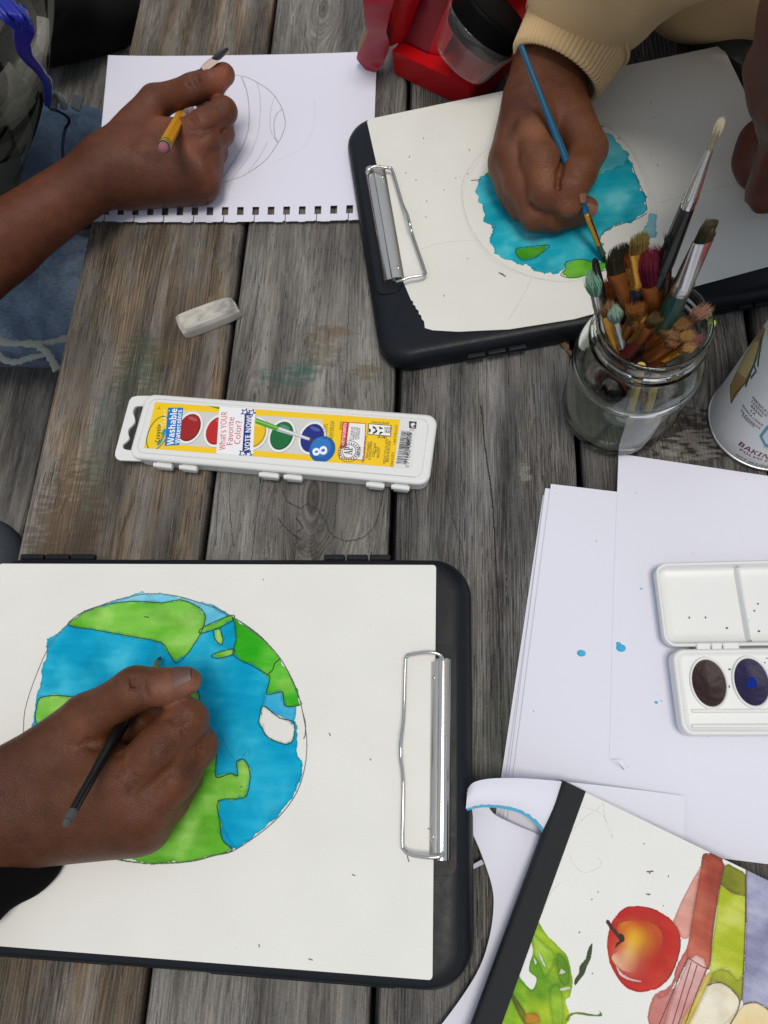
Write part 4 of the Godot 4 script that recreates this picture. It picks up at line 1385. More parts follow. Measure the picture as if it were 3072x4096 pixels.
# the label of the closed box; lo = its corner in mm
func print_paint_label(img: Image, s: float, lo: Vector2) -> void:
	var yellow := Color(0.97, 0.80, 0.05)
	var o := -lo * s
	var red := Color(0.80, 0.13, 0.12)
	var navy := Color(0.10, 0.20, 0.50)
	var k := Color(0.12, 0.11, 0.10)
	fill(img, scaled(pl([11.0, 8.0, 210.7, 6.9, 211.6, 46.5, 12.0, 48.3]), s, o), yellow)
	# window with the row of paints
	fill(img, scaled(pl([34.7, 13.5, 150.7, 11.9, 153.3, 42.1, 37.4, 43.3]), s, o), Color(0.83, 0.83, 0.81))
	for w in [[pl([45.3, 27.8]), Color(0.62, 0.10, 0.09)], [pl([68.7, 28.6]), Color(0.74, 0.13, 0.12)], [pl([99.3, 28.3]), Color(0.93, 0.76, 0.06)], [pl([121.2, 28.3]), Color(0.04, 0.42, 0.20)], [pl([145.5, 28.1]), Color(0.10, 0.15, 0.50)]]:
		var c: Vector2 = w[0][0] * s + o
		fill(img, circle2(c + Vector2(2, 2), 66, 86, 32, 0.08), Color(0.70, 0.70, 0.69))
		fill(img, circle2(c, 64, 84, 32, 0.08), Color(0.93, 0.93, 0.92))
		fill(img, circle2(c, 54, 72, 32, 0.08), (w[1] as Color).darkened(0.25))
		fill(img, circle2(c + Vector2(-3, -3), 50, 67, 32, 0.08), w[1])
		fill(img, circle2(c + Vector2(6, -46), 26, 9, 16, 0.3), (w[1] as Color).lightened(0.25))
	# brush printed across the paints
	fill(img, scaled(pl([55.4, 7.9, 65.9, 8.0, 66.4, 10.2]), s, o), Color(0.30, 0.60, 0.12))
	fill(img, scaled(pl([97.0, 14.8, 117.9, 20.9, 116.5, 24.8, 98.1, 19.8]), s, o), Color(0.30, 0.62, 0.14))
	fill(img, scaled(pl([97.3, 16.3, 118.2, 22.0, 117.9, 22.8, 97.6, 17.5]), s, o), Color(0.60, 0.80, 0.40))
	fill(img, scaled(pl([117.9, 20.9, 143.7, 28.2, 143.4, 30.5, 116.5, 24.8]), s, o), Color(0.72, 0.72, 0.74))
	fill(img, scaled(pl([118.1, 21.8, 143.8, 28.8, 143.6, 29.6, 117.8, 22.8]), s, o), Color(0.95, 0.95, 0.96))
	fill(img, scaled(pl([143.7, 28.2, 149.5, 30.2, 154.4, 33.0, 148.9, 32.3, 143.4, 30.5]), s, o), Color(0.36, 0.20, 0.12))
	# round badge with the number
	var bc: Vector2 = pl([154.9, 36.7])[0] * s + o
	fill(img, circle2(bc, 61, 66), Color(0.09, 0.36, 0.66))
	fill(img, circle2(bc + Vector2(-8, -10), 46, 48), Color(0.16, 0.47, 0.77))
	var t := pl([159.7, 40.0, 157.6, 33.3])
	txt(img, "8", t[0] * s + o, t[1] * s + o, 68, Color(0.97, 0.97, 0.97), true)
	# maker's oval
	var oc: Vector2 = pl([20.5, 34.7])[0] * s + o
	fill(img, circle2(oc, 52, 92, 32, 0.12), Color(0.10, 0.42, 0.22))
	fill(img, circle2(oc, 47, 87, 32, 0.12), yellow)
	for e in [[0.34, Color(0.20, 0.55, 0.85)], [0.24, Color(0.25, 0.65, 0.30)], [0.12, Color(0.93, 0.60, 0.10)]]:
		fill(img, circle2(oc + Vector2(22 - (0.34 - e[0]) * 40, 20), 14, 52.0 * e[0] * 2.6, 24, 0.15), e[1])
	fill(img, circle2(oc + Vector2(4, 10), 13, 60, 24, 0.12), yellow)
	t = pl([23.6, 42.4, 21.2, 27.1])
	txt(img, "Crayola", t[0] * s + o, t[1] * s + o, 22, Color(0.05, 0.32, 0.16), true, "Droid Sans", "C")
	t = pl([16.9, 14.4, 16.9, 11.4])
	txt(img, "3+", t[0] * s + o, t[1] * s + o, 18, Color(0.2, 0.3, 0.1), false)
	fill(img, scaled(pl([23.1, 12.1, 36.0, 11.0, 40.6, 43.4, 28.7, 45.3]), s, o), Color(0.13, 0.46, 0.76))
	for j in 14:
		var c: Vector2 = pl([23.1, 22.5])[0] * s + o + Vector2(rng.randf_range(-14, 10), rng.randf_range(-60, 40))
		fill(img, circle2(c, rng.randf_range(2, 5), rng.randf_range(2, 5), 8), Color(0.95, 0.95, 0.95))
	t = pl([35.7, 43.5, 31.3, 12.2])
	txt(img, "Washable", t[0] * s + o, t[1] * s + o, 33, Color(1, 1, 1), true)
	t = pl([40.4, 41.9, 35.4, 13.1])
	txt(img, "Watercolors", t[0] * s + o, t[1] * s + o, 23, Color(1, 1, 1), true)
	# white flash in the middle
	fill(img, scaled(pl([65.8, 7.6, 95.4, 7.8, 101.9, 47.9, 72.3, 48.5]), s, o), Color(0.95, 0.95, 0.96))
	t = pl([78.5, 43.9, 73.1, 11.6])
	txt(img, "What's YOUR", t[0] * s + o, t[1] * s + o, 29, red, false)
	t = pl([83.6, 39.3, 79.9, 15.8])
	txt(img, "Favorite", t[0] * s + o, t[1] * s + o, 28, red, false)
	t = pl([89.5, 38.0, 86.6, 18.4])
	txt(img, "Color?", t[0] * s + o, t[1] * s + o, 28, red, false)
	fill(img, scaled(pl([87.8, 11.6, 93.4, 11.6, 98.8, 45.1, 92.8, 45.3]), s, o), navy)
	for q in [pl([87.6, 10.8]), pl([93.2, 10.8]), pl([93.2, 45.7]), pl([98.1, 46.2])]:
		var st := PackedVector2Array()
		for j in 10:
			st.append(q[0] * s + o + Vector2.from_angle(TAU * j / 10) * (24 if j % 2 == 0 else 11))
		fill(img, st, navy)
		fill(img, scaled(st, 0.55, (q[0] * s + o) * 0.45), Color(0.95, 0.95, 0.96))
	t = pl([98.3, 42.9, 93.7, 13.1])
	txt(img, "VOTE NOW!", t[0] * s + o, t[1] * s + o, 25, Color(0.97, 0.97, 0.98), true)
	# right-hand text
	t = pl([156.8, 28.2, 155.6, 15.4])
	txt(img, "8 COLORS", t[0] * s + o, t[1] * s + o, 20, Color(0.14, 0.30, 0.12), false)
	t = pl([161.9, 28.9, 160.5, 12.6])
	txt(img, "PAINTBRUSH", t[0] * s + o, t[1] * s + o, 19, Color(0.14, 0.30, 0.12), false)
	t = pl([167.2, 19.2, 166.5, 12.1])
	txt(img, "Nontoxic", t[0] * s + o, t[1] * s + o, 12, k)
	fill(img, scaled(pl([166.9, 12.5, 185.2, 12.3, 188.5, 43.1, 169.0, 43.1]), s, o), red)
	fill(img, scaled(pl([172.0, 13.0, 184.7, 12.9, 187.8, 42.5, 169.6, 42.7, 169.1, 35.1, 172.9, 32.9]), s, o), Color(0.94, 0.94, 0.93))
	t = pl([171.4, 32.1, 170.3, 13.4])
	txt(img, "SAFETY INFORMATION", t[0] * s + o, t[1] * s + o, 15, Color(1, 1, 1), true)
	var ac: Vector2 = pl([175.8, 36.7])[0] * s + o
	stroke(img, circle2(ac, 50, 52), 2, k, true)
	stroke(img, circle2(ac, 30, 32), 2, k, true)
	t = pl([178.5, 39.2, 178.0, 32.8])
	txt(img, "AP", t[0] * s + o, t[1] * s + o, 38, k, true, "Droid Serif")
	for j in 22:
		var a := TAU * j / 22
		stroke(img, PackedVector2Array([ac + Vector2.from_angle(a) * 36, ac + Vector2.from_angle(a) * 44]), 4, Color(0.3, 0.3, 0.3))
	var small := [["All Crayola art", 1224, 735, 1231, 672], ["materials are", 1235, 730, 1241, 674], ["nontoxic and", 1246, 730, 1252, 676], ["certified AP", 1257, 728, 1263, 678]]
	var sm := [pl([176.3, 27.9, 175.7, 16.0]), pl([178.1, 26.8, 177.5, 16.2]), pl([180.0, 26.6, 179.5, 16.4]), pl([181.8, 26.1, 181.4, 16.6]), pl([183.4, 39.4, 183.1, 32.9]), pl([184.9, 40.3, 184.4, 32.2])]
	var st2 := ["All Crayola art", "materials are", "nontoxic and", "certified AP", "Conforms to", "ASTM D-4236"]
	for j in 6:
		txt(img, st2[j], sm[j][0] * s + o, sm[j][1] * s + o, 11, k)
	sm = [pl([188.4, 44.8, 187.4, 22.6]), pl([190.9, 40.9, 190.5, 27.9]), pl([193.2, 42.2, 192.2, 26.5]), pl([195.7, 39.7, 195.2, 28.1]), pl([196.9, 36.3, 197.0, 30.7]), pl([199.4, 40.1, 199.0, 31.5]), pl([204.8, 44.0, 204.0, 24.1]), pl([206.9, 42.4, 206.2, 25.2]), pl([210.5, 46.0, 210.1, 34.2]), pl([210.1, 28.1, 209.6, 11.8])]
	st2 = ["Contents and colors may vary.", "Retain packaging", "for future reference.", "©2025 Crayola", "Easton, PA", "18044-0431", "PRODUCT OF U.S.A. WITH", "BRUSH FROM CHINA", "Style# 53-0525", "Code# 53-0525-0-321"]
	for j in 10:
		txt(img, st2[j], sm[j][0] * s + o, sm[j][1] * s + o, 12, k)
	# recycling box
	var rb := scaled(pl([187.3, 12.7, 204.8, 12.7, 205.4, 21.6, 187.9, 21.4]), s, o)
	fill(img, rb, Color(0.97, 0.97, 0.95))
	stroke(img, rb, 3, k, true)
	for q in [pl([191.2, 17.7]), pl([196.1, 17.6])]:
		var c: Vector2 = q[0] * s + o
		for j in 3:
			var a := TAU * j / 3 + 0.3
			var f := PackedVector2Array([c + Vector2.from_angle(a) * 22, c + Vector2.from_angle(a + 1.2) * 22, c + Vector2.from_angle(a + 0.9) * 9, c + Vector2.from_angle(a + 0.2) * 9])
			fill(img, f, k)
	t = pl([199.8, 16.4, 205.0, 16.3])
	txt(img, "PLASTIC", t[0] * s + o, t[1] * s + o, 14, k, true)
	t = pl([200.2, 19.2, 205.0, 19.1])
	txt(img, "TRAY", t[0] * s + o, t[1] * s + o, 14, k, true)
	t = pl([195.6, 23.7, 202.9, 23.8])
	txt(img, "US ONLY", t[0] * s + o, t[1] * s + o, 16, k, true)
	t = pl([189.3, 11.8, 203.0, 11.8])
	txt(img, "how2recycle.info", t[0] * s + o, t[1] * s + o, 12, k)
	# bar code
	var b0 := pl([213.0, 16.2, 220.9, 16.5, 220.7, 43.6, 212.6, 43.7])
	var y := 0.0
	while y < 1.0:
		var w: float = [0.008, 0.012, 0.02, 0.008, 0.016][rng.randi_range(0, 4)]
		var y2 := minf(1.0, y + w)
		fill(img, scaled(PackedVector2Array([b0[0].lerp(b0[3], y), b0[1].lerp(b0[2], y), b0[1].lerp(b0[2], y2), b0[0].lerp(b0[3], y2)]), s, o), Color(0.1, 0.1, 0.1))
		y = y2 + [0.008, 0.014, 0.02][rng.randi_range(0, 2)]
	t = pl([222.3, 42.8, 221.4, 17.4])
	txt(img, "71662 00525", t[0] * s + o, t[1] * s + o, 22, k)
	t = pl([222.3, 45.3, 222.3, 43.9])
	txt(img, "0", t[0] * s + o, t[1] * s + o, 15, k)
	t = pl([222.0, 15.8, 222.0, 14.3])
	txt(img, "2", t[0] * s + o, t[1] * s + o, 15, k)
	fill(img, scaled(pl([217.7, 7.9, 223.6, 7.8, 224.5, 11.8, 223.3, 13.8, 218.5, 13.5]), s, o), Color(0.22, 0.22, 0.22))
	fill(img, scaled(pl([219.1, 10.0, 221.6, 8.7, 222.9, 10.5, 221.0, 11.4, 222.9, 13.1, 220.4, 12.6]), s, o), Color(0.9, 0.9, 0.9))

func make_open_palette(white: Material) -> void:
	var o := thing("watercolor_palette", "small open white paint palette with a brown and a violet pan, on the white sheets", "paint palette", Transform3D(Basis(Vector3(0.9992, 0.0, -0.0406), Vector3.UP, Vector3(0.0406, 0.0, 0.9992)), Vector3(0.1244, 0.0158, -0.1203)))
	var L := 0.150
	var b := MB.new()
	# lid, lying open on its back: a tray with a raised rim and one divider
	var D := 0.0565
	var z0 := 0.0
	for f in [[0.0, 0.0, 0.0], [0.0016, -0.003, 0.0], [0.0, 0.0005, 0.0]]:
		pass
	var rings := []
	for e in [[0.004, -0.0100], [0.0015, -0.0092], [0.0004, -0.0072], [0.0, -0.001], [0.0007, 0.0], [0.0018, 0.0], [0.0025, -0.001], [0.0032, -0.0052], [0.005, -0.0066], [0.009, -0.0068]]:
		rings.append(rrect(e[0], e[0], L - e[0], D - e[0], maxf(0.008 - e[0], 0.002), e[1], 6))
	b.loft(rings, true, true, true)
	var lid := part(o, "lid", b.mesh(), white)
	b = MB.new()
	var dx: float = (0.055 + 0.0546) * 0.5
	rings = []
	for e in [[-0.0021, -0.0069], [-0.0012, -0.0046], [-0.0005, -0.0026], [0.0005, -0.0026], [0.0012, -0.0046], [0.0021, -0.0069]]:
		rings.append(PackedVector3Array([Vector3(dx + e[0], e[1], 0.0042), Vector3(dx + e[0], e[1], D - 0.0042)]))
	b.loft(rings, false)
	part(lid, "divider", b.mesh(false), white)
	# paint tray: stepped top with two oval wells and a brush trough
	var TZ := D + 0.0015
	var T := 0.0535
	var tx: float = 0.0028
	b = MB.new()
	rings = []
	for e in [[0.004, -0.0100], [0.001, -0.0092], [0.0, -0.0072], [0.0, 0.0008], [0.001, 0.0022], [0.0024, 0.0024], [0.0032, 0.0015], [0.0042, 0.0006], [0.006, 0.0003]]:
		rings.append(rrect(tx + e[0], TZ + e[0], L + 0.02 - e[0], TZ + T - e[0], maxf(0.0075 - e[0], 0.002), e[1], 6))
	b.loft(rings, true, true, true)
	var tray := part(o, "tray", b.mesh(), white)
	var pans := [[pl([23.5, 79.4]), Color(0.17, 0.085, 0.095), "brown"], [pl([49.2, 79.0]), Color(0.115, 0.09, 0.25), "violet"], [pl([74.3, 78.8]), Color(0.05, 0.16, 0.42), "blue"]]
	for k in 3:
		var c: Vector2 = pans[k][0][0] * 0.001
		var rot := Basis(Vector3.UP, 0.0)
		b = MB.new()
		rings = []
		for e in [[1.17, 0.0002], [1.15, 0.0016], [1.10, 0.0021], [1.04, 0.0018], [1.0, 0.0003]]:
			rings.append(ring_of(Vector3(0, e[1], 0), Vector3(0.0100 * e[0], 0, 0), Vector3(0, 0, 0.0142 * e[0]), 32))
		b.loft(rings)
		part(tray, "pan_rim", b.mesh(false), white, Transform3D(rot, Vector3(c.x, 0, c.y)))
		b = MB.new()
		rings = []
		for j in 7:
			var t := 1.0 - j / 6.0
			var r := PackedVector3Array()
			for i in 32:
				var a := TAU * i / 32
				r.append(Vector3(0.0101 * maxf(t, 0.001) * cos(a), 0.0014 - 0.0011 * (1 - t), 0.0144 * maxf(t, 0.001) * sin(a)))
			rings.append(r)
		b.loft(rings)
		var pmat := flat("pan_" + pans[k][2], pans[k][1], 0.38, 0.0, 0.3)
		bumpy(pmat, noise_tex(0.02, 128, 3, 20 + k), 0.02, 40.0)
		part(tray, "paint_pan", b.mesh(false), pmat, Transform3D(rot, Vector3(c.x, 0, c.y)))
	var sw := MB.new()
	fan(sw, circle2(Vector2.ZERO, 0.0032, 0.004, 14, 0.4), 0.0)
	for j in sw.v.size():
		sw.v[j] += Vector3(0.0005 * sin(j * 0.9), 0, 0.0005 * cos(j * 0.7))
	var vc: Vector2 = pans[1][0][0] * 0.001
	part(tray, "blue_smear", sw.mesh(false), flat("wet_blue", Color(0.03, 0.16, 0.52), 0.6, 0.0, 0.2), Transform3D(Basis(), Vector3(vc.x, 0.00085, vc.y + 0.0005)))
	# trough: a long raised bead and a step
	b = MB.new()
	tube(b, PackedVector3Array([Vector3(tx + 0.008, 0.0004, TZ + 0.0385), Vector3(L + 0.01, 0.0004, TZ + 0.0385)]), [0.0012], 8)
	part(tray, "trough_edge", b.mesh(), white)
	b = MB.new()
	tube(b, PackedVector3Array([Vector3(tx + 0.007, 0.0006, TZ + 0.0475), Vector3(L + 0.01, 0.0006, TZ + 0.0475)]), [0.0013], 8)
	part(tray, "trough_edge", b.mesh(), white)
	for q in [[0.0193, 0.0281], [0.0286, 0.0351], [0.0357, 0.0457]]:
		var h := MB.new()
		rbox(h, q[0], D - 0.0025, q[1], D + 0.0035, -0.006, 0.0010, 0.0009, 0.0009, 3)
		part(o, "hinge", h.mesh(), white)
	# splashes of blue
	var ink := flat("blue_splash", Color(0.06, 0.28, 0.50), 0.3)
	var sp := MB.new()
	for q in [pl([19.8, 36.4]), pl([42.6, 43.8]), pl([30.2, 36.6]), pl([62.2, 46.2]), pl([56.5, 39.0]), pl([61.6, 32.7]), pl([64.6, 28.1])]:
		fan(sp, circle2(q[0] * 0.001, rng.randf_range(0.0005, 0.0009), rng.randf_range(0.0004, 0.0009), 10), -0.0066)
	for q in [pl([47.9, 58.5]), pl([37.5, 71.1]), pl([59.7, 60.0]), pl([60.9, 62.2]), pl([6.6, 95.6]), pl([59.5, 67.2]), pl([61.2, 64.4]), pl([35.7, 81.2]), pl([35.4, 81.9]), pl([59.7, 72.1])]:
		fan(sp, circle2(q[0] * 0.001, rng.randf_range(0.0003, 0.0008), rng.randf_range(0.0003, 0.0008), 10), 0.0006)
	part(o, "paint_splashes", sp.mesh(false), ink).set_meta("kind", "stuff")

func fan(b: MB, pts: PackedVector2Array, y: float) -> void:
	var r := PackedVector3Array()
	for p in pts:
		r.append(Vector3(p.x, y, p.y))
	b.cap(r, true)

# ---------------------------------------------------------------- sketchbook
func make_sketchbook() -> void:
	var o := thing("sketchbook", "sketchbook with a black cloth spine and a watercolor apple on its white cover", "sketchbook", Transform3D(Basis(Vector3(0.9212, 0.0, 0.3891), Vector3.UP, Vector3(-0.3891, 0.0, 0.9212)), Vector3(0.0586, 0.0215, 0.021)))
	var W := 0.245
	var H := 0.200
	var y0 := -0.0145
	var b := MB.new()
	rbox(b, 0.0005, 0.001, W, H - 0.001, y0 + 0.002, -0.0016, 0.001, 0.0004, 2)
	part(o, "pages", b.mesh(), flat("page_edges", Color(0.85, 0.845, 0.82), 0.9))
	b = MB.new()
	rbox(b, 0.0, 0.0, W + 0.001, H, y0, y0 + 0.0018, 0.001, 0.0005, 2)
	part(o, "back_cover", b.mesh(), flat("grey_board", Color(0.5, 0.48, 0.45), 0.9))
	# front cover
	var s := 4.0
	var iw := 1240
	var ih := 940
	var paper := Color(0.90, 0.90, 0.88)
	var G := Color(0.40, 0.62, 0.08)
	var G2 := Color(0.74, 0.82, 0.16)
	var shapes := []
	for e in [
		[pl([80.5, 42.9, 85.9, 8.4, 87.8, 24.1, 91.0, 44.0, 88.0, 49.3]), Color(0.80, 0.52, 0.46), Color(0.90, 0.72, 0.67)],
		[pl([82.7, 82.1, 93.5, 71.9, 93.3, 57.6, 103.7, 56.9, 102.4, 88.5, 84.8, 97.7]), Color(0.72, 0.42, 0.40), Color(0.82, 0.56, 0.52)],
		[pl([89.2, 61.7, 92.1, 51.9, 93.6, 58.5, 88.5, 79.6, 83.7, 82.1, 88.8, 73.9]), Color(0.70, 0.33, 0.30), Color(0.80, 0.48, 0.44)],
		[pl([85.9, 8.4, 85.4, 3.1, 87.9, 1.2, 91.7, 0.8, 97.5, 2.9, 98.8, 18.5, 101.6, 38.6, 104.8, 54.8, 103.1, 57.7, 93.1, 57.1, 90.4, 44.3, 87.7, 24.1]), Color(0.64, 0.27, 0.20), Color(0.80, 0.46, 0.36)],
		[pl([93.9, 57.8, 103.9, 57.4, 101.5, 89.0, 92.1, 93.9]), Color(0.80, 0.55, 0.53), Color(0.89, 0.72, 0.70)],
		[pl([98.0, 2.4, 102.3, 1.6, 109.4, 2.9, 112.1, 13.0, 105.6, 14.6, 98.4, 13.3]), Color(0.50, 0.52, 0.10), Color(0.68, 0.68, 0.20)],
		[pl([98.2, 13.4, 105.6, 14.9, 112.2, 13.5, 116.0, 26.1, 122.2, 52.1, 120.0, 55.2, 113.0, 52.7, 106.5, 59.1, 103.6, 48.1, 100.5, 28.5]), Color(0.66, 0.72, 0.12), Color(0.86, 0.88, 0.52)],
		[pl([106.5, 59.1, 113.0, 52.9, 120.0, 55.2, 122.3, 52.5, 124.5, 63.0, 123.5, 65.7, 119.8, 61.6, 112.2, 60.8, 106.7, 65.1]), Color(0.52, 0.58, 0.12), Color(0.72, 0.74, 0.22)],
		[pl([106.7, 65.1, 112.2, 60.8, 119.8, 61.6, 124.4, 66.1, 119.0, 79.9, 99.3, 90.1, 101.8, 84.8]), Color(0.90, 0.86, 0.74), Color(0.95, 0.94, 0.89)],
		[pl([104.5, 59.6, 106.7, 59.0, 106.7, 65.1, 102.9, 88.3, 99.3, 90.1, 103.2, 69.0]), Color(0.80, 0.70, 0.30), Color(0.88, 0.82, 0.5)],
		[pl([109.0, 0.3, 113.2, -2.0, 125.1, -1.1, 143.7, 67.0, 134.9, 71.6, 125.7, 64.9, 122.5, 52.4, 116.3, 25.9]), Color(0.54, 0.54, 0.66), Color(0.75, 0.78, 0.85)],
		[pl([125.8, 65.4, 132.0, 61.2, 140.3, 61.9, 143.7, 67.0, 122.5, 78.0, 123.7, 71.5]), Color(0.90, 0.82, 0.62), Color(0.95, 0.90, 0.78)],
		[pl([10.5, 77.1, 14.3, 78.5, 19.0, 81.7, 26.9, 84.2, 32.7, 85.9, 35.8, 89.1, 38.4, 93.0, 40.9, 97.4, 41.9, 104.7, 40.4, 107.5, 44.4, 118.7, 8.2, 137.6, 8.8, 126.0, 9.3, 116.3, 10.1, 107.3, 18.6, 110.5, 22.4, 110.8, 22.0, 104.6, 17.2, 103.3, 16.0, 98.1, 15.5, 93.0, 10.6, 84.7]), G, G2],
		[pl([12.1, 85.0, 17.4, 86.7, 27.4, 90.2, 26.5, 101.2, 21.6, 97.4, 16.6, 93.5]), Color(0.52, 0.72, 0.14), Color(0.82, 0.88, 0.42)],
		[pl([9.3, 116.3, 14.9, 118.7, 23.7, 123.4, 26.6, 128.0, 23.1, 127.8, 15.0, 121.7]), Color(0.27, 0.33, 0.07), Color(0.50, 0.54, 0.10)],
		[pl([28.2, 87.6, 34.7, 89.6, 39.4, 97.7, 36.7, 101.2, 31.5, 96.5]), Color(0.33, 0.55, 0.08), Color(0.50, 0.68, 0.12)],
		[pl([30.7, 106.4, 36.1, 102.5, 43.4, 119.2, 38.8, 121.7]), Color(0.36, 0.58, 0.09), Color(0.62, 0.76, 0.2)],
		[pl([23.2, 123.7, 28.2, 120.5, 31.6, 123.4, 25.3, 127.7]), Color(0.66, 0.34, 0.10), Color(0.74, 0.56, 0.12)],
		[pl([32.8, 95.3, 33.4, 93.8, 35.6, 94.4, 32.9, 96.6]), paper, paper],
		[pl([35.5, 103.4, 39.9, 100.6, 40.4, 101.4, 36.6, 103.9]), paper, paper],
		[pl([18.7, 92.5, 21.0, 93.4, 25.1, 97.7, 22.5, 96.4]), paper, paper],
		[pl([17.1, 96.0, 19.3, 97.0, 19.1, 98.7]), paper, paper],
		[pl([43.8, 74.2, 44.7, 76.0, 45.7, 81.1, 45.3, 86.3, 45.3, 90.3, 44.1, 93.7, 42.8, 97.8, 41.7, 97.1, 41.6, 94.5, 42.4, 91.5, 41.6, 88.2, 42.5, 85.8, 43.4, 83.1, 42.9, 78.2]), Color(0.19, 0.26, 0.14), Color(0.30, 0.38, 0.22)],
		[pl([43.3, 115.8, 44.7, 112.3, 48.2, 109.5, 53.5, 107.5, 57.9, 106.0, 59.2, 104.2, 57.9, 103.2, 60.3, 104.2, 60.0, 105.6, 53.9, 108.5, 48.5, 110.5, 45.6, 113.0, 44.4, 115.9]), Color(0.36, 0.50, 0.12), Color(0.45, 0.58, 0.2)],
		[pl([57.7, 46.1, 63.6, 43.6, 68.9, 42.2, 74.3, 42.3, 80.1, 43.3, 84.2, 45.9, 86.8, 49.6, 88.2, 55.0, 88.6, 61.0, 88.2, 66.9, 86.4, 73.0, 84.1, 77.6, 81.2, 80.8, 77.7, 83.4, 73.7, 85.4, 69.1, 86.2, 65.0, 85.4, 60.4, 82.7, 56.6, 79.5, 53.6, 75.2, 51.1, 69.5, 50.1, 62.6, 50.5, 58.0, 51.6, 54.0, 54.2, 49.2]), Color(0.70, 0.09, 0.10), Color(0.80, 0.26, 0.17)],
		[pl([53.9, 58.0, 61.1, 52.9, 71.0, 49.3, 77.4, 52.0, 77.9, 60.2, 71.9, 68.5, 65.3, 68.7, 59.9, 67.2, 55.9, 63.9]), Color(0.78, 0.36, 0.12), Color(0.86, 0.56, 0.14)],
		[pl([55.0, 58.1, 60.2, 53.7, 67.5, 53.8, 70.6, 59.7, 66.1, 66.2, 59.5, 66.3]), Color(0.86, 0.60, 0.13), Color(0.93, 0.74, 0.22)],
		[pl([55.8, 75.7, 58.4, 71.2, 62.7, 67.4, 67.7, 67.5, 70.4, 72.4, 68.8, 77.4, 63.4, 79.1, 58.9, 78.3]), Color(0.89, 0.66, 0.46), Color(0.94, 0.82, 0.66)],
		[pl([59.5, 78.6, 62.9, 80.4, 68.2, 80.9, 74.0, 79.5, 73.2, 80.5, 67.5, 82.2, 62.6, 81.9]), paper, paper]]:
		var poly := smooth2(scaled(e[0], s), 3)
		shapes.append([poly, e[1], e[2]])
	var img := watercolour(iw, ih, paper, shapes, 307, 0.7)
	soften(img, pl([51.6, 58.0, 75.3, 45.5, 83.5, 70.9, 60.2, 82.8]), s)
	var ink := Color(0.40, 0.26, 0.23)
	for q in [pl([47.9, 60.2, 51.5, 62.4, 54.5, 63.8, 57.7, 65.2]), pl([48.2, 59.8, 51.8, 61.9, 55.3, 63.4, 58.3, 64.3])]:
		stroke(img, smooth2(scaled(q, s), 5, false), 5.0, Color(0.30, 0.16, 0.12))
	fill(img, smooth2(scaled(pl([55.2, 64.5, 56.5, 62.3, 58.6, 62.7, 59.5, 65.1, 57.9, 67.2, 56.2, 70.7, 56.0, 67.9, 57.1, 66.1]), s), 3), Color(0.20, 0.15, 0.13))
	for q in [pl([97.5, 2.9, 98.8, 18.5, 101.6, 38.6, 104.8, 54.8, 103.1, 57.7, 93.1, 57.1]), pl([109.4, 2.9, 116.0, 26.1, 122.2, 52.1, 124.8, 63.9]), pl([103.9, 57.4, 102.9, 68.1, 101.5, 89.0]), pl([93.3, 57.6, 91.8, 69.8, 89.3, 95.3]), pl([98.4, 13.3, 105.6, 14.6, 112.1, 13.2]), pl([106.7, 65.1, 112.2, 60.8, 119.8, 61.6, 124.4, 66.1, 122.5, 78.0]), pl([87.0, 50.3, 88.3, 56.0, 88.3, 62.2, 87.7, 68.8, 86.1, 73.9]), pl([85.9, 8.4, 85.4, 3.1, 87.9, 1.2, 91.7, 0.8, 97.5, 2.9]), pl([95.7, 58.4, 95.7, 92.0]), pl([98.9, 58.4, 98.4, 90.6]), pl([126.0, 65.3, 132.0, 61.2, 140.3, 61.9]), pl([109.0, 0.3, 116.3, 25.9])]:
		stroke(img, smooth2(scaled(q, s), 5, false), 1.7, ink.lerp(Color(0.35, 0.3, 0.3), 0.5), false, 0.2)
	for q in [pl([11.9, 28.3, 17.5, 14.4, 22.8, 5.9, 24.8, 1.4]), pl([24.8, 1.4, 29.2, 9.9, 36.1, 17.3, 32.6, 11.8, 24.6, 7.4, 14.3, 8.9]), pl([16.5, 35.9, 19.8, 40.0, 26.5, 42.3, 33.0, 37.7, 34.7, 32.6, 31.7, 30.7]), pl([13.5, 73.4, 13.9, 62.1, 17.3, 52.5])]:
		stroke(img, smooth2(scaled(q, s), 6, false), 1.3, Color(0.72, 0.72, 0.71), false, 0.3)
	for q in [pl([59.6, 25.7, 62.8, 23.7]), pl([61.3, 25.1, 61.2, 26.2]), pl([63.1, 36.9, 65.1, 36.1]), pl([11.1, 74.0, 11.9, 70.9, 11.8, 65.9]), pl([35.7, 72.6, 36.1, 72.0]), pl([38.2, 48.2, 38.6, 48.2]), pl([36.3, 53.3, 36.6, 53.0]), pl([73.4, 38.3, 73.7, 38.3]), pl([49.1, 88.4, 49.5, 88.3]), pl([53.3, 12.2, 53.7, 12.0]), pl([71.2, 22.4, 71.5, 22.7])]:
		stroke(img, scaled(q, s), 2.0, Color(0.30, 0.24, 0.22))
	var m := printed("cover_print", img, 0.6, 0.35)
	m.heightmap_enabled = true
	m.heightmap_texture = noise_tex(0.2, 512, 3, 31)
	m.heightmap_scale = 0.012
	var cover := plate(rect_poly(W, H), -0.0018, 0.0, 0.31, 0.235)
	part(o, "front_cover", cover, m)
	# black book cloth wraps the spine
	var cloth := flat("book_cloth", Color(0.165, 0.17, 0.18), 0.75, 0.0, 0.3)
	bumpy(cloth, weave_tex(), 0.02, 60.0)
	b = MB.new()
	var bw := 0.0131
	var rings := []
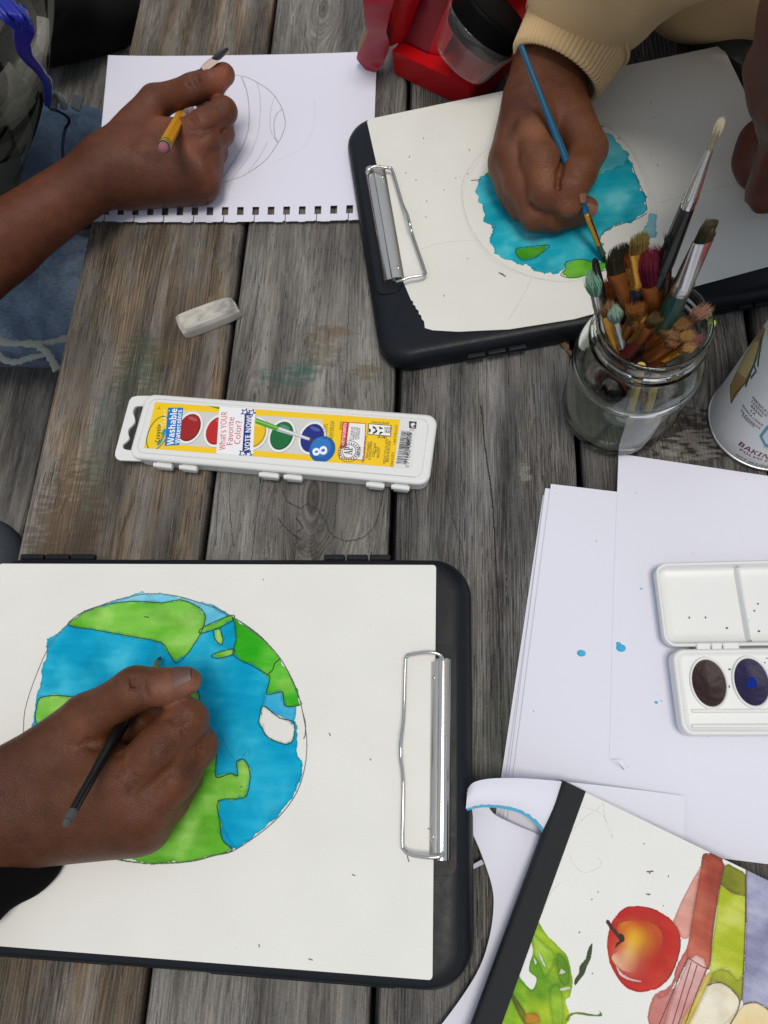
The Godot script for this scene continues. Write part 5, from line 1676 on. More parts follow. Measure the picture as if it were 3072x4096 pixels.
	for x in [-0.0006, H + 0.0006]:
		var r := PackedVector3Array()
		for p in [[bw, 0.0004], [0.004, 0.0005], [0.0014, 0.0005], [-0.0004, 0.0003], [-0.0012, -0.0014], [-0.0016, -0.0035], [-0.0014, -0.0072], [-0.0012, -0.0110], [0.0, y0 + 0.0002], [0.0015, y0 - 0.0004], [0.01, y0 - 0.0004], [0.01, y0 + 0.0002], [0.003, y0 + 0.001], [0.0015, -0.0072], [0.003, -0.0012], [bw, 0.00005]]:
			r.append(Vector3(p[0], p[1], x))
		rings.append(r)
	b.loft(rings, true, false, false)
	part(o, "spine_cloth", b.mesh(), cloth)

# let neighbouring washes bleed into each other inside an outline
func soften(img: Image, q: PackedVector2Array, s: float) -> void:
	var a := q[0] * s
	var c := a
	for p in q:
		a = a.min(p * s)
		c = c.max(p * s)
	var r := Rect2i(int(a.x), int(a.y), int(c.x - a.x), int(c.y - a.y))
	var mid := a.lerp(c, 0.5)
	var cut := img.get_region(r)
	cut.resize(r.size.x / 30, r.size.y / 30, Image.INTERPOLATE_LANCZOS)
	cut.resize(r.size.x, r.size.y, Image.INTERPOLATE_CUBIC)
	for y in r.size.y:
		for x in r.size.x:
			var d := Vector2((x - r.size.x * 0.5) / (r.size.x * 0.5), (y - r.size.y * 0.5) / (r.size.y * 0.5)).length()
			var w := clampf((1.0 - d) * 3.0, 0.0, 0.93)
			if w > 0.0:
				mix_px(img, r.position.x + x, r.position.y + y, cut.get_pixel(x, y), w)

func weave_tex() -> ImageTexture:
	var im := Image.create(64, 64, false, Image.FORMAT_L8)
	for y in 64:
		for x in 64:
			var on := (int(x / 8) + int(y / 8)) % 2 == 0
			var u := sin(PI * (x % 8 + 0.5) / 8.0)
			var v := sin(PI * (y % 8 + 0.5) / 8.0)
			var g := (0.5 + 0.5 * u) if on else (0.4 + 0.5 * v)
			im.set_pixel(x, y, Color(g, g, g))
	return ImageTexture.create_from_image(im)

# ---------------------------------------------------------------- jar and brushes
func make_jar_and_brushes() -> void:
	var glass := flat("jar_glass", Color(0.93, 0.96, 0.94, 0.0), 0.02, 0.0, 0.5)
	glass.transparency = BaseMaterial3D.TRANSPARENCY_ALPHA
	glass.refraction_enabled = true
	glass.refraction_scale = 0.05
	var at := Transform3D(Basis(), Vector3(0.1106, 0.0, -0.2448))
	var o := thing("glass_jar", "clear round glass jar crammed with paint brushes, its screw rim uncovered", "jar", at)
	var R := 0.0418
	var out := [[0.0, 0.0022], [0.028, 0.0018], [0.034, 0.0006], [0.0372, 0.001], [0.0395, 0.0035], [0.0412, 0.008], [R, 0.016], [R, 0.030], [R, 0.048], [R, 0.066], [R + 0.0007, 0.0685], [R + 0.0007, 0.0700], [R - 0.0002, 0.0725], [0.0408, 0.078], [0.0392, 0.084], [0.0370, 0.0895], [0.0352, 0.0935], [0.0346, 0.0960], [0.0348, 0.0972], [0.0360, 0.0980], [0.0362, 0.0990], [0.0350, 0.1000], [0.0346, 0.1020], [0.0350, 0.1034], [0.0357, 0.1042], [0.0357, 0.1052], [0.0348, 0.1062], [0.0344, 0.1086], [0.0346, 0.1110], [0.0343, 0.1136], [0.0335, 0.1149], [0.0325, 0.1152]]
	var inn := [[0.0315, 0.1146], [0.0312, 0.1130], [0.0313, 0.105], [0.0316, 0.0955], [0.0330, 0.0910], [0.0352, 0.0860], [0.0372, 0.0800], [0.0385, 0.0740], [0.0391, 0.0680], [0.0391, 0.048], [0.0391, 0.030], [0.0388, 0.014], [0.0375, 0.0085], [0.0345, 0.0058], [0.030, 0.0050], [0.0, 0.0046]]
	var prof := PackedVector2Array()
	for p in out + inn:
		prof.append(Vector2(maxf(p[0], 0.00001), p[1]))
	var b := MB.new()
	lathe(b, prof, 72)
	var jb := part(o, "jar_body", b.mesh(), glass)
	# film of dried paint water on the inside
	var film := flat("water_film", Color(0.66, 0.66, 0.61, 0.30), 0.9, 0.0, 0.1)
	film.transparency = BaseMaterial3D.TRANSPARENCY_ALPHA
	var fm := MB.new()
	lathe(fm, pl([0.030, 0.0057, 0.0338, 0.0065, 0.0368, 0.0092, 0.0381, 0.0145, 0.0384, 0.030, 0.0384, 0.048, 0.0383, 0.064, 0.0375, 0.072]), 48)
	part(jb, "water_film", fm.mesh(false), film)
	# dried paint on the rim and thread
	var rngs := [[Color(0.70, 0.80, 0.25), -0.35, 0.25, 0.1090], [Color(0.70, 0.25, 0.20), -0.05, 0.10, 0.1100], [Color(0.33, 0.26, 0.20), 1.75, 0.22, 0.0985], [Color(0.36, 0.30, 0.22), 1.1, 0.3, 0.1046]]
	for e in rngs:
		var p := PackedVector3Array()
		for k in 8:
			var a: float = e[1] + e[2] * k / 7.0
			p.append(Vector3(0.0351 * cos(a), e[3] + 0.001 * sin(k * 2.0), 0.0351 * sin(a)))
		var sm := MB.new()
		tube(sm, p, [0.0006, 0.0014, 0.0012, 0.0018, 0.0010, 0.0015, 0.0012, 0.0005], 6)
		part(jb, "dried_paint", sm.mesh(), flat("dried_paint_%d" % int(e[0].r * 100), e[0], 0.7))
	make_brushes()

# a paint brush lying along a -> tip: handle, ferrule, bristles
func brush(called: String, label: String, a: Vector3, tip: Vector3, sp: Dictionary, group := "") -> Node3D:
	var L := (tip - a).length()
	var ay := (tip - a) / L
	var ax := ay.cross(Vector3(0.3, 0.2, 1)).normalized()
	var basis := Basis(ax, ay, ax.cross(ay)).rotated(ay, sp.get("roll", 0.0))
	var o := thing(called, label, "paint brush", Transform3D(basis, a), group)
	var bl: float = sp.bristle
	var fl: float = sp.ferrule
	var r: float = sp.r
	var w: float = sp.get("wide", r)
	var thin: float = sp.get("thin", r)
	var hr: float = sp.get("handle_r", r * 1.15)
	var y1 := L - bl
	var y0 := y1 - fl
	var b := MB.new()
	var hp := PackedVector3Array()
	var hrad := []
	for e in [[0.0, 0.35], [0.004, 0.62], [0.02, 0.66], [0.30, 0.74], [0.62, 1.08], [0.80, 1.2], [0.93, 1.02], [1.0, 0.92]]:
		hp.append(Vector3(0, lerpf(0.0, y0, e[0]) if e[0] > 0.01 else e[0] * 0.5, 0))
		hrad.append(hr * e[1])
	tube(b, hp, hrad, 10)
	part(o, "handle", b.mesh(), sp.handle_mat)
	if sp.has("dip"):
		b = MB.new()
		tube(b, PackedVector3Array([Vector3(0, -0.0004, 0), Vector3(0, 0.003, 0), Vector3(0, 0.008, 0)]), [hr * 0.45, hr * 0.72, hr * 0.70], 10)
		part(o, "dipped_end", b.mesh(), sp.dip)
	b = MB.new()
	var rings := []
	for e in [[0.0, 1.0], [0.06, 1.02], [0.10, 1.10], [0.14, 1.0], [0.18, 1.10], [0.22, 1.0], [0.40, 1.0], [0.80, 1.0], [0.985, 1.0], [1.0, 0.97]]:
		var f: float = smoothstep(0.2, 1.0, e[0])
		var rx: float = lerpf(r, w, f) * e[1]
		var rz: float = lerpf(r, thin, f) * e[1]
		rings.append(ring_of(Vector3(0, y0 + fl * e[0], 0), Vector3(rx, 0, 0), Vector3(0, 0, rz), 14))
	b.loft(rings, true, true, true)
	part(o, "ferrule", b.mesh(), sp.ferrule_mat)
	part(o, "bristles", bristles(y1 - 0.001, bl, w * 0.93, thin * 0.93, sp), sp.bristle_mat)
	return o

func bristles(y0: float, bl: float, w: float, thin: float, sp: Dictionary) -> ArrayMesh:
	var b := MB.new()
	var belly: float = sp.get("belly", 1.15)
	var point: float = sp.get("point", 0.25)
	var slant: float = sp.get("slant", 0.0)
	var fray: float = sp.get("fray", 0.12)
	var base: Color = sp.colour
	var tipc: Color = sp.get("tip_colour", base)
	# soft core
	var rings := []
	for k in 6:
		var t := k / 5.0 * 0.62
		var g := lerpf(1.0, belly, sin(PI * minf(1.0, t * 1.2))) * lerpf(1.0, maxf(point, 0.12), pow(t, 2.2)) * 0.82
		rings.append(ring_of(Vector3(0, y0 + bl * t, 0), Vector3(w * g, 0, 0), Vector3(0, 0, thin * g), 10))
	b.tone = base.darkened(0.25)
	b.loft(rings, true, true, true)
	# single hairs
	for n in int(sp.get("hairs", 90) * 1.6):
		var a := rng.randf() * TAU
		var q := sqrt(rng.randf())
		var f := Vector3(cos(a) * w * q, y0, sin(a) * thin * q)
		var u := cos(a) * q
		var len := bl * (0.86 + 0.14 * rng.randf()) * (1.0 - 0.10 * q * q) - slant * bl * 0.5 * (u + 1.0) * 0.5
		var pg := lerpf(1.0, point, 0.85)
		var spread := Vector3(rng.randfn(0, fray) * bl * 0.35, 0, rng.randfn(0, fray) * bl * 0.35)
		var m1 := Vector3(f.x * belly, y0 + len * 0.5, f.z * belly) + spread * 0.25
		var e := Vector3(f.x * pg, y0 + len, f.z * pg) + spread
		var hw := rng.randf_range(0.00016, 0.00030)
		var sx := Vector3(cos(a + 1.57), 0, sin(a + 1.57)) * hw
		var s2 := Vector3(cos(a), 0, sin(a)) * hw
		var v := rng.randf_range(-0.22, 0.22)
		var vm := 1.0 + v * 1.9
		b.tone = Color(base.r * vm, base.g * vm, base.b * vm)
		var k := b.v.size()
		for c in [f + sx, f - sx * 0.5 + s2, f - sx * 0.5 - s2]:
			b.add(c)
		b.tone = Color((base.r + tipc.r) * 0.5 * vm, (base.g + tipc.g) * 0.5 * vm, (base.b + tipc.b) * 0.5 * vm)
		for c in [m1 + sx, m1 - sx * 0.5 + s2, m1 - sx * 0.5 - s2]:
			b.add(c)
		b.tone = Color(tipc.r * vm, tipc.g * vm, tipc.b * vm)
		b.add(e)
		for j in 3:
			var j2 := (j + 1) % 3
			b.tri(k + j, k + j2, k + 3 + j2)
			b.tri(k + j, k + 3 + j2, k + 3 + j)
			b.tri(k + 3 + j, k + 3 + j2, k + 6)
	return b.mesh(false)

func hair_mat() -> StandardMaterial3D:
	var m := flat("bristle_hair", Color.WHITE, 0.6, 0.0, 0.3)
	m.vertex_color_use_as_albedo = true
	return m

func make_brushes() -> void:
	var silver := flat("ferrule_silver", Color(0.80, 0.80, 0.81), 0.22, 1.0)
	var gold := flat("ferrule_gold", Color(0.80, 0.58, 0.26), 0.25, 1.0)
	var copper := flat("ferrule_copper", Color(0.62, 0.36, 0.17), 0.42, 0.85)
	bumpy(copper, noise_tex(0.06, 128, 4, 40), 0.02, 60.0)
	var blackh := flat("handle_black", Color(0.05, 0.05, 0.055), 0.25, 0.0, 0.5)
	var navyh := flat("handle_navy", Color(0.05, 0.06, 0.12), 0.3)
	var greenh := flat("handle_green", Color(0.10, 0.25, 0.22), 0.3)
	var brownh := flat("handle_brown", Color(0.20, 0.09, 0.06), 0.35)
	var orangeh := flat("handle_orange", Color(0.62, 0.27, 0.07), 0.35)
	var redh := flat("handle_red", Color(0.42, 0.07, 0.07), 0.35)
	var yellowh := flat("handle_yellow", Color(0.80, 0.68, 0.32), 0.4)
	var hm := hair_mat()
	var grp := "paint brushes standing in the jar"
	var tall := [Vector3(0.1052, 0.009, -0.2474), Vector3(0.1088, 0.2435, -0.2611)]
	brush("paint_brush", "tallest brush in the jar: white worn bristles, silver ferrule, black handle", tall[0], tall[1], {"bristle": 0.017, "ferrule": 0.034, "r": 0.0034, "wide": 0.0016, "thin": 0.0016, "handle_r": 0.0042, "colour": Color(0.42, 0.37, 0.25), "tip_colour": Color(0.50, 0.46, 0.34), "belly": 1.25, "point": 1.0, "fray": 0.085, "hairs": 120, "ferrule_mat": silver, "handle_mat": blackh, "bristle_mat": hm}, grp)
	var p := [Vector3(0.1167, 0.009, -0.2425), Vector3(0.1193, 0.199, -0.2499)]
	brush("paint_brush", "wide brush with slanted dark bristles, silver ferrule and dark green handle", p[0], p[1], {"bristle": 0.020, "ferrule": 0.040, "r": 0.0056, "wide": 0.0056, "thin": 0.0030, "handle_r": 0.0062, "colour": Color(0.045, 0.035, 0.02), "tip_colour": Color(0.07, 0.06, 0.03), "belly": 1.0, "point": 0.8, "slant": 1.0, "fray": 0.05, "hairs": 160, "roll": 0.0, "ferrule_mat": silver, "handle_mat": greenh, "bristle_mat": hm}, grp)
	p = [Vector3(0.1415, 0.009, -0.2419), Vector3(0.1029, 0.179, -0.2556)]
	brush("paint_brush", "thin brush with spiky black bristles and a brown ferrule, left of the tallest", p[0], p[1], {"bristle": 0.013, "ferrule": 0.022, "r": 0.0021, "handle_r": 0.0026, "colour": Color(0.02, 0.02, 0.02), "point": 0.3, "fray": 0.3, "hairs": 50, "ferrule_mat": flat("ferrule_dark", Color(0.30, 0.18, 0.13), 0.4, 0.8), "handle_mat": brownh, "bristle_mat": hm}, grp)
	p = [Vector3(0.1346, 0.009, -0.2477), Vector3(0.0803, 0.164, -0.2626)]
	brush("paint_brush", "widest brush: black-green filbert bristles in a broad copper ferrule", p[0], p[1], {"bristle": 0.020, "ferrule": 0.034, "r": 0.0070, "wide": 0.0098, "thin": 0.0045, "handle_r": 0.0060, "colour": Color(0.075, 0.06, 0.028), "tip_colour": Color(0.012, 0.014, 0.008), "belly": 1.0, "point": 0.55, "fray": 0.05, "hairs": 240, "ferrule_mat": copper, "handle_mat": navyh, "bristle_mat": hm}, grp)
	p = [Vector3(0.1196, 0.009, -0.2443), Vector3(0.0892, 0.1755, -0.26)]
	brush("paint_brush", "flat brush with olive-gold bristles behind the widest brush", p[0], p[1], {"bristle": 0.015, "ferrule": 0.026, "r": 0.0050, "wide": 0.0058, "thin": 0.0025, "handle_r": 0.0050, "colour": Color(0.26, 0.15, 0.04), "tip_colour": Color(0.17, 0.14, 0.04), "belly": 1.0, "point": 1.0, "fray": 0.08, "hairs": 160, "ferrule_mat": gold, "handle_mat": navyh, "bristle_mat": hm}, grp)
	p = [Vector3(0.1401, 0.009, -0.2441), Vector3(0.0974, 0.168, -0.2578)]
	brush("paint_brush", "brush with broad maroon bristles at the middle of the bunch", p[0], p[1], {"bristle": 0.030, "ferrule": 0.026, "r": 0.0062, "wide": 0.0085, "thin": 0.0050, "handle_r": 0.0050, "colour": Color(0.13, 0.012, 0.03), "tip_colour": Color(0.17, 0.015, 0.04), "belly": 1.15, "point": 0.7, "fray": 0.12, "hairs": 220, "ferrule_mat": copper, "handle_mat": redh, "bristle_mat": hm}, grp)
	p = [Vector3(0.1327, 0.009, -0.2441), Vector3(0.0959, 0.153, -0.2641)]
	brush("paint_brush", "slim brush with grey pointed bristles in a silver ferrule", p[0], p[1], {"bristle": 0.018, "ferrule": 0.026, "r": 0.0030, "wide": 0.0031, "thin": 0.0031, "handle_r": 0.0031, "colour": Color(0.13, 0.12, 0.11), "tip_colour": Color(0.20, 0.19, 0.19), "belly": 1.45, "point": 0.5, "fray": 0.10, "hairs": 110, "ferrule_mat": silver, "handle_mat": navyh, "bristle_mat": hm}, grp)
	p = [Vector3(0.1294, 0.009, -0.245), Vector3(0.087, 0.1625, -0.2608)]
	brush("paint_brush", "brush with a stubby orange tip peeping out behind the copper ferrule", p[0], p[1], {"bristle": 0.013, "ferrule": 0.020, "r": 0.0045, "handle_r": 0.0045, "colour": Color(0.33, 0.08, 0.015), "point": 0.5, "fray": 0.08, "hairs": 90, "ferrule_mat": gold, "handle_mat": orangeh, "bristle_mat": hm}, grp)
	p = [Vector3(0.1287, 0.009, -0.2474), Vector3(0.0828, 0.138, -0.2645)]
	brush("paint_brush", "small brush with red-orange bristles, upper of two at the left", p[0], p[1], {"bristle": 0.014, "ferrule": 0.020, "r": 0.0034, "handle_r": 0.0038, "colour": Color(0.42, 0.09, 0.015), "point": 0.4, "fray": 0.12, "hairs": 80, "ferrule_mat": copper, "handle_mat": orangeh, "bristle_mat": hm}, grp)
	p = [Vector3(0.1287, 0.009, -0.2483), Vector3(0.0807, 0.133, -0.2642)]
	brush("paint_brush", "small brush with frayed orange bristles, lower of two at the left", p[0], p[1], {"bristle": 0.018, "ferrule": 0.020, "r": 0.0036, "handle_r": 0.0038, "colour": Color(0.38, 0.10, 0.02), "tip_colour": Color(0.45, 0.12, 0.03), "belly": 1.4, "point": 1.0, "fray": 0.22, "hairs": 90, "ferrule_mat": copper, "handle_mat": brownh, "bristle_mat": hm}, grp)
	p = [Vector3(0.1119, 0.009, -0.2449), Vector3(0.0673, 0.152, -0.2559)]
	brush("paint_brush", "brush with mint green bristles leaning on the left rim, the higher of two", p[0], p[1], {"bristle": 0.022, "ferrule": 0.036, "r": 0.0033, "wide": 0.0032, "thin": 0.0032, "handle_r": 0.0036, "colour": Color(0.13, 0.30, 0.21), "tip_colour": Color(0.27, 0.45, 0.34), "belly": 1.6, "point": 0.8, "fray": 0.14, "hairs": 120, "ferrule_mat": silver, "handle_mat": blackh, "bristle_mat": hm}, grp)
	p = [Vector3(0.1247, 0.009, -0.2464), Vector3(0.0844, 0.124, -0.2521)]
	brush("paint_brush", "brush with pale mint bristles and a shiny silver ferrule inside the front rim", p[0], p[1], {"bristle": 0.017, "ferrule": 0.028, "r": 0.0042, "wide": 0.0033, "thin": 0.0033, "handle_r": 0.0044, "colour": Color(0.20, 0.33, 0.25), "tip_colour": Color(0.36, 0.48, 0.40), "belly": 1.7, "point": 1.0, "fray": 0.10, "hairs": 130, "ferrule_mat": silver, "handle_mat": blackh, "bristle_mat": hm}, grp)
	p = [Vector3(0.1195, 0.009, -0.2462), Vector3(0.0785, 0.126, -0.2528)]
	brush("paint_brush", "flat brush with splayed brown bristles and a long gold ferrule at the left rim", p[0], p[1], {"bristle": 0.014, "ferrule": 0.034, "r": 0.0044, "wide": 0.0046, "thin": 0.0024, "handle_r": 0.0042, "colour": Color(0.20, 0.10, 0.035), "tip_colour": Color(0.26, 0.16, 0.08), "belly": 1.2, "point": 1.5, "fray": 0.26, "hairs": 110, "ferrule_mat": gold, "handle_mat": orangeh, "bristle_mat": hm}, grp)
	# an upturned handle among the bristles
	p = [Vector3(0.1137, 0.009, -0.2444), Vector3(0.069, 0.1565, -0.2584)]
	var up := thing("paint_brush", "black brush handle standing upside down at the left of the bunch", "paint brush", Transform3D(Basis(), Vector3.ZERO), grp)
	var hb := MB.new()
	tube(hb, PackedVector3Array([p[0], p[0].lerp(p[1], 0.5), p[0].lerp(p[1], 0.9), p[0].lerp(p[1], 0.985), p[1]]), [0.0034, 0.0034, 0.0026, 0.0021, 0.0008], 10)
	part(up, "handle", hb.mesh(), blackh)
	# short brushes lying over to the right inside the rim
	var lean := [
		[[Vector3(0.1031, 0.009, -0.2521), Vector3(0.1365, 0.132, -0.243)], "brush with frayed pink-brown bristles fanned over the right rim", {"bristle": 0.021, "ferrule": 0.016, "r": 0.0030, "wide": 0.0036, "thin": 0.0022, "colour": Color(0.26, 0.13, 0.09), "tip_colour": Color(0.27, 0.14, 0.10), "belly": 1.4, "point": 1.9, "fray": 0.18, "hairs": 120, "ferrule_mat": copper, "handle_mat": brownh}],
		[[Vector3(0.095, 0.009, -0.2628), Vector3(0.1231, 0.1215, -0.2423)], "brush with dark olive bristles and a wide copper ferrule inside the rim", {"bristle": 0.016, "ferrule": 0.022, "r": 0.0050, "wide": 0.0062, "thin": 0.0035, "colour": Color(0.10, 0.065, 0.015), "tip_colour": Color(0.07, 0.06, 0.015), "point": 0.9, "fray": 0.1, "hairs": 150, "ferrule_mat": copper, "handle_mat": navyh}],
		[[Vector3(0.0983, 0.009, -0.2617), Vector3(0.1251, 0.119, -0.2355)], "brush with brown worn bristles over a bright copper ferrule, second from the front rim", {"bristle": 0.015, "ferrule": 0.024, "r": 0.0052, "wide": 0.0056, "thin": 0.0038, "colour": Color(0.22, 0.12, 0.05), "tip_colour": Color(0.26, 0.15, 0.07), "point": 1.1, "fray": 0.16, "hairs": 130, "ferrule_mat": copper, "handle_mat": navyh}],
		[[Vector3(0.1011, 0.009, -0.2649), Vector3(0.1374, 0.1145, -0.2334)], "brush with maroon and yellow stained bristles at the right of the front rim", {"bristle": 0.020, "ferrule": 0.024, "r": 0.0042, "wide": 0.0044, "thin": 0.0030, "colour": Color(0.42, 0.29, 0.10), "tip_colour": Color(0.16, 0.03, 0.07), "point": 1.3, "fray": 0.2, "hairs": 120, "ferrule_mat": gold, "handle_mat": orangeh}],
		[[Vector3(0.1018, 0.009, -0.2623), Vector3(0.133, 0.1115, -0.2299)], "orange-handled brush lying lowest along the front rim", {"bristle": 0.012, "ferrule": 0.022, "r": 0.0042, "wide": 0.0040, "thin": 0.0032, "colour": Color(0.34, 0.18, 0.06), "tip_colour": Color(0.40, 0.24, 0.10), "point": 1.2, "fray": 0.16, "hairs": 90, "ferrule_mat": gold, "handle_mat": orangeh}],
		[[Vector3(0.0946, 0.009, -0.2559), Vector3(0.1057, 0.12, -0.2438)], "thin brush with a bright orange ferrule in the middle of the jar mouth", {"bristle": 0.007, "ferrule": 0.024, "r": 0.0028, "wide": 0.0032, "thin": 0.0030, "colour": Color(0.42, 0.17, 0.03), "point": 0.7, "fray": 0.08, "hairs": 60, "ferrule_mat": gold, "handle_mat": blackh}],
		[[Vector3(0.0859, 0.009, -0.2635), Vector3(0.1016, 0.1225, -0.2466)], "brush with mossy green-brown bristles behind the orange ferrule", {"bristle": 0.014, "ferrule": 0.020, "r": 0.0042, "wide": 0.0052, "thin": 0.0032, "colour": Color(0.13, 0.09, 0.03), "tip_colour": Color(0.09, 0.10, 0.035), "point": 1.3, "fray": 0.24, "hairs": 120, "ferrule_mat": copper, "handle_mat": navyh}],
		[[Vector3(0.0951, 0.009, -0.2578), Vector3(0.1105, 0.117, -0.2436)], "dark copper brush half hidden beside the orange ferrule", {"bristle": 0.010, "ferrule": 0.022, "r": 0.0046, "wide": 0.0048, "thin": 0.0036, "colour": Color(0.16, 0.08, 0.03), "point": 0.9, "fray": 0.12, "hairs": 80, "ferrule_mat": copper, "handle_mat": brownh}],
		[[Vector3(0.0996, 0.009, -0.2626), Vector3(0.1295, 0.1195, -0.233)], "brush with golden-brown bristles wedged between the copper heads", {"bristle": 0.013, "ferrule": 0.018, "r": 0.0038, "wide": 0.0044, "thin": 0.0030, "colour": Color(0.30, 0.17, 0.05), "tip_colour": Color(0.30, 0.18, 0.06), "point": 1.3, "fray": 0.2, "hairs": 100, "ferrule_mat": copper, "handle_mat": redh}],
		[[Vector3(0.0951, 0.009, -0.2673), Vector3(0.1197, 0.1165, -0.2394)], "copper-headed brush crossing the middle of the front bunch", {"bristle": 0.011, "ferrule": 0.022, "r": 0.0046, "wide": 0.0050, "thin": 0.0036, "colour": Color(0.17, 0.085, 0.03), "tip_colour": Color(0.13, 0.07, 0.03), "point": 1.0, "fray": 0.14, "hairs": 110, "ferrule_mat": copper, "handle_mat": orangeh}],
		[[Vector3(0.0997, 0.009, -0.2624), Vector3(0.1232, 0.1145, -0.2324)], "rust-brown brush lying just behind the front rim, copper ferrule uppermost", {"bristle": 0.010, "ferrule": 0.026, "r": 0.0050, "wide": 0.0050, "thin": 0.0040, "colour": Color(0.20, 0.09, 0.03), "tip_colour": Color(0.22, 0.11, 0.05), "point": 0.9, "fray": 0.14, "hairs": 100, "ferrule_mat": copper, "handle_mat": brownh}],
		[[Vector3(0.0946, 0.009, -0.2581), Vector3(0.1107, 0.127, -0.2419)], "dark brown brush standing between the green handle and the orange ferrule", {"bristle": 0.014, "ferrule": 0.020, "r": 0.0046, "wide": 0.0058, "thin": 0.0036, "colour": Color(0.09, 0.05, 0.02), "tip_colour": Color(0.07, 0.05, 0.015), "point": 0.9, "fray": 0.12, "hairs": 120, "ferrule_mat": copper, "handle_mat": redh}],
		[[Vector3(0.1359, 0.009, -0.2471), Vector3(0.0956, 0.1305, -0.2488)], "burnt orange brush tucked behind the slim grey one", {"bristle": 0.016, "ferrule": 0.018, "r": 0.0046, "wide": 0.0060, "thin": 0.0044, "colour": Color(0.27, 0.10, 0.02), "tip_colour": Color(0.22, 0.09, 0.02), "point": 1.0, "fray": 0.16, "hairs": 130, "ferrule_mat": copper, "handle_mat": navyh}],
		[[Vector3(0.0979, 0.009, -0.2611), Vector3(0.1265, 0.1235, -0.2385)], "tawny brush with a bent tuft just inside the right rim", {"bristle": 0.013, "ferrule": 0.020, "r": 0.0044, "wide": 0.0050, "thin": 0.0034, "colour": Color(0.22, 0.11, 0.04), "tip_colour": Color(0.17, 0.09, 0.03), "point": 1.2, "fray": 0.18, "hairs": 120, "ferrule_mat": copper, "handle_mat": navyh}],
		[[Vector3(0.1405, 0.009, -0.253), Vector3(0.0901, 0.122, -0.2613)], "bushy orange-brown brush low behind the mint one", {"bristle": 0.018, "ferrule": 0.014, "r": 0.0050, "wide": 0.0062, "thin": 0.0050, "colour": Color(0.34, 0.14, 0.03), "tip_colour": Color(0.42, 0.17, 0.04), "belly": 1.3, "point": 1.5, "fray": 0.26, "hairs": 160, "ferrule_mat": copper, "handle_mat": navyh}]]
	for l in lean:
		var sp: Dictionary = l[2]
		sp.bristle_mat = hm
		brush("paint_brush", l[1], l[0][0], l[0][1], sp, grp)
	# blunt ends of two sticks seen through the glass
	for q in [[Vector3(0.1173, 0.012, -0.2324), Vector3(0.1073, 0.09, -0.2289), "pale wooden stick end seen low through the jar glass, the longer of two"], [Vector3(0.1283, 0.02, -0.23), Vector3(0.1198, 0.08, -0.2311), "short pale stick end seen through the jar glass beside a longer one"]]:
		var sb := MB.new()
		tube(sb, PackedVector3Array([q[0], q[1]]), [0.0028], 8)
		single("craft_stick", q[2], "stick", sb.mesh(), yellowh)

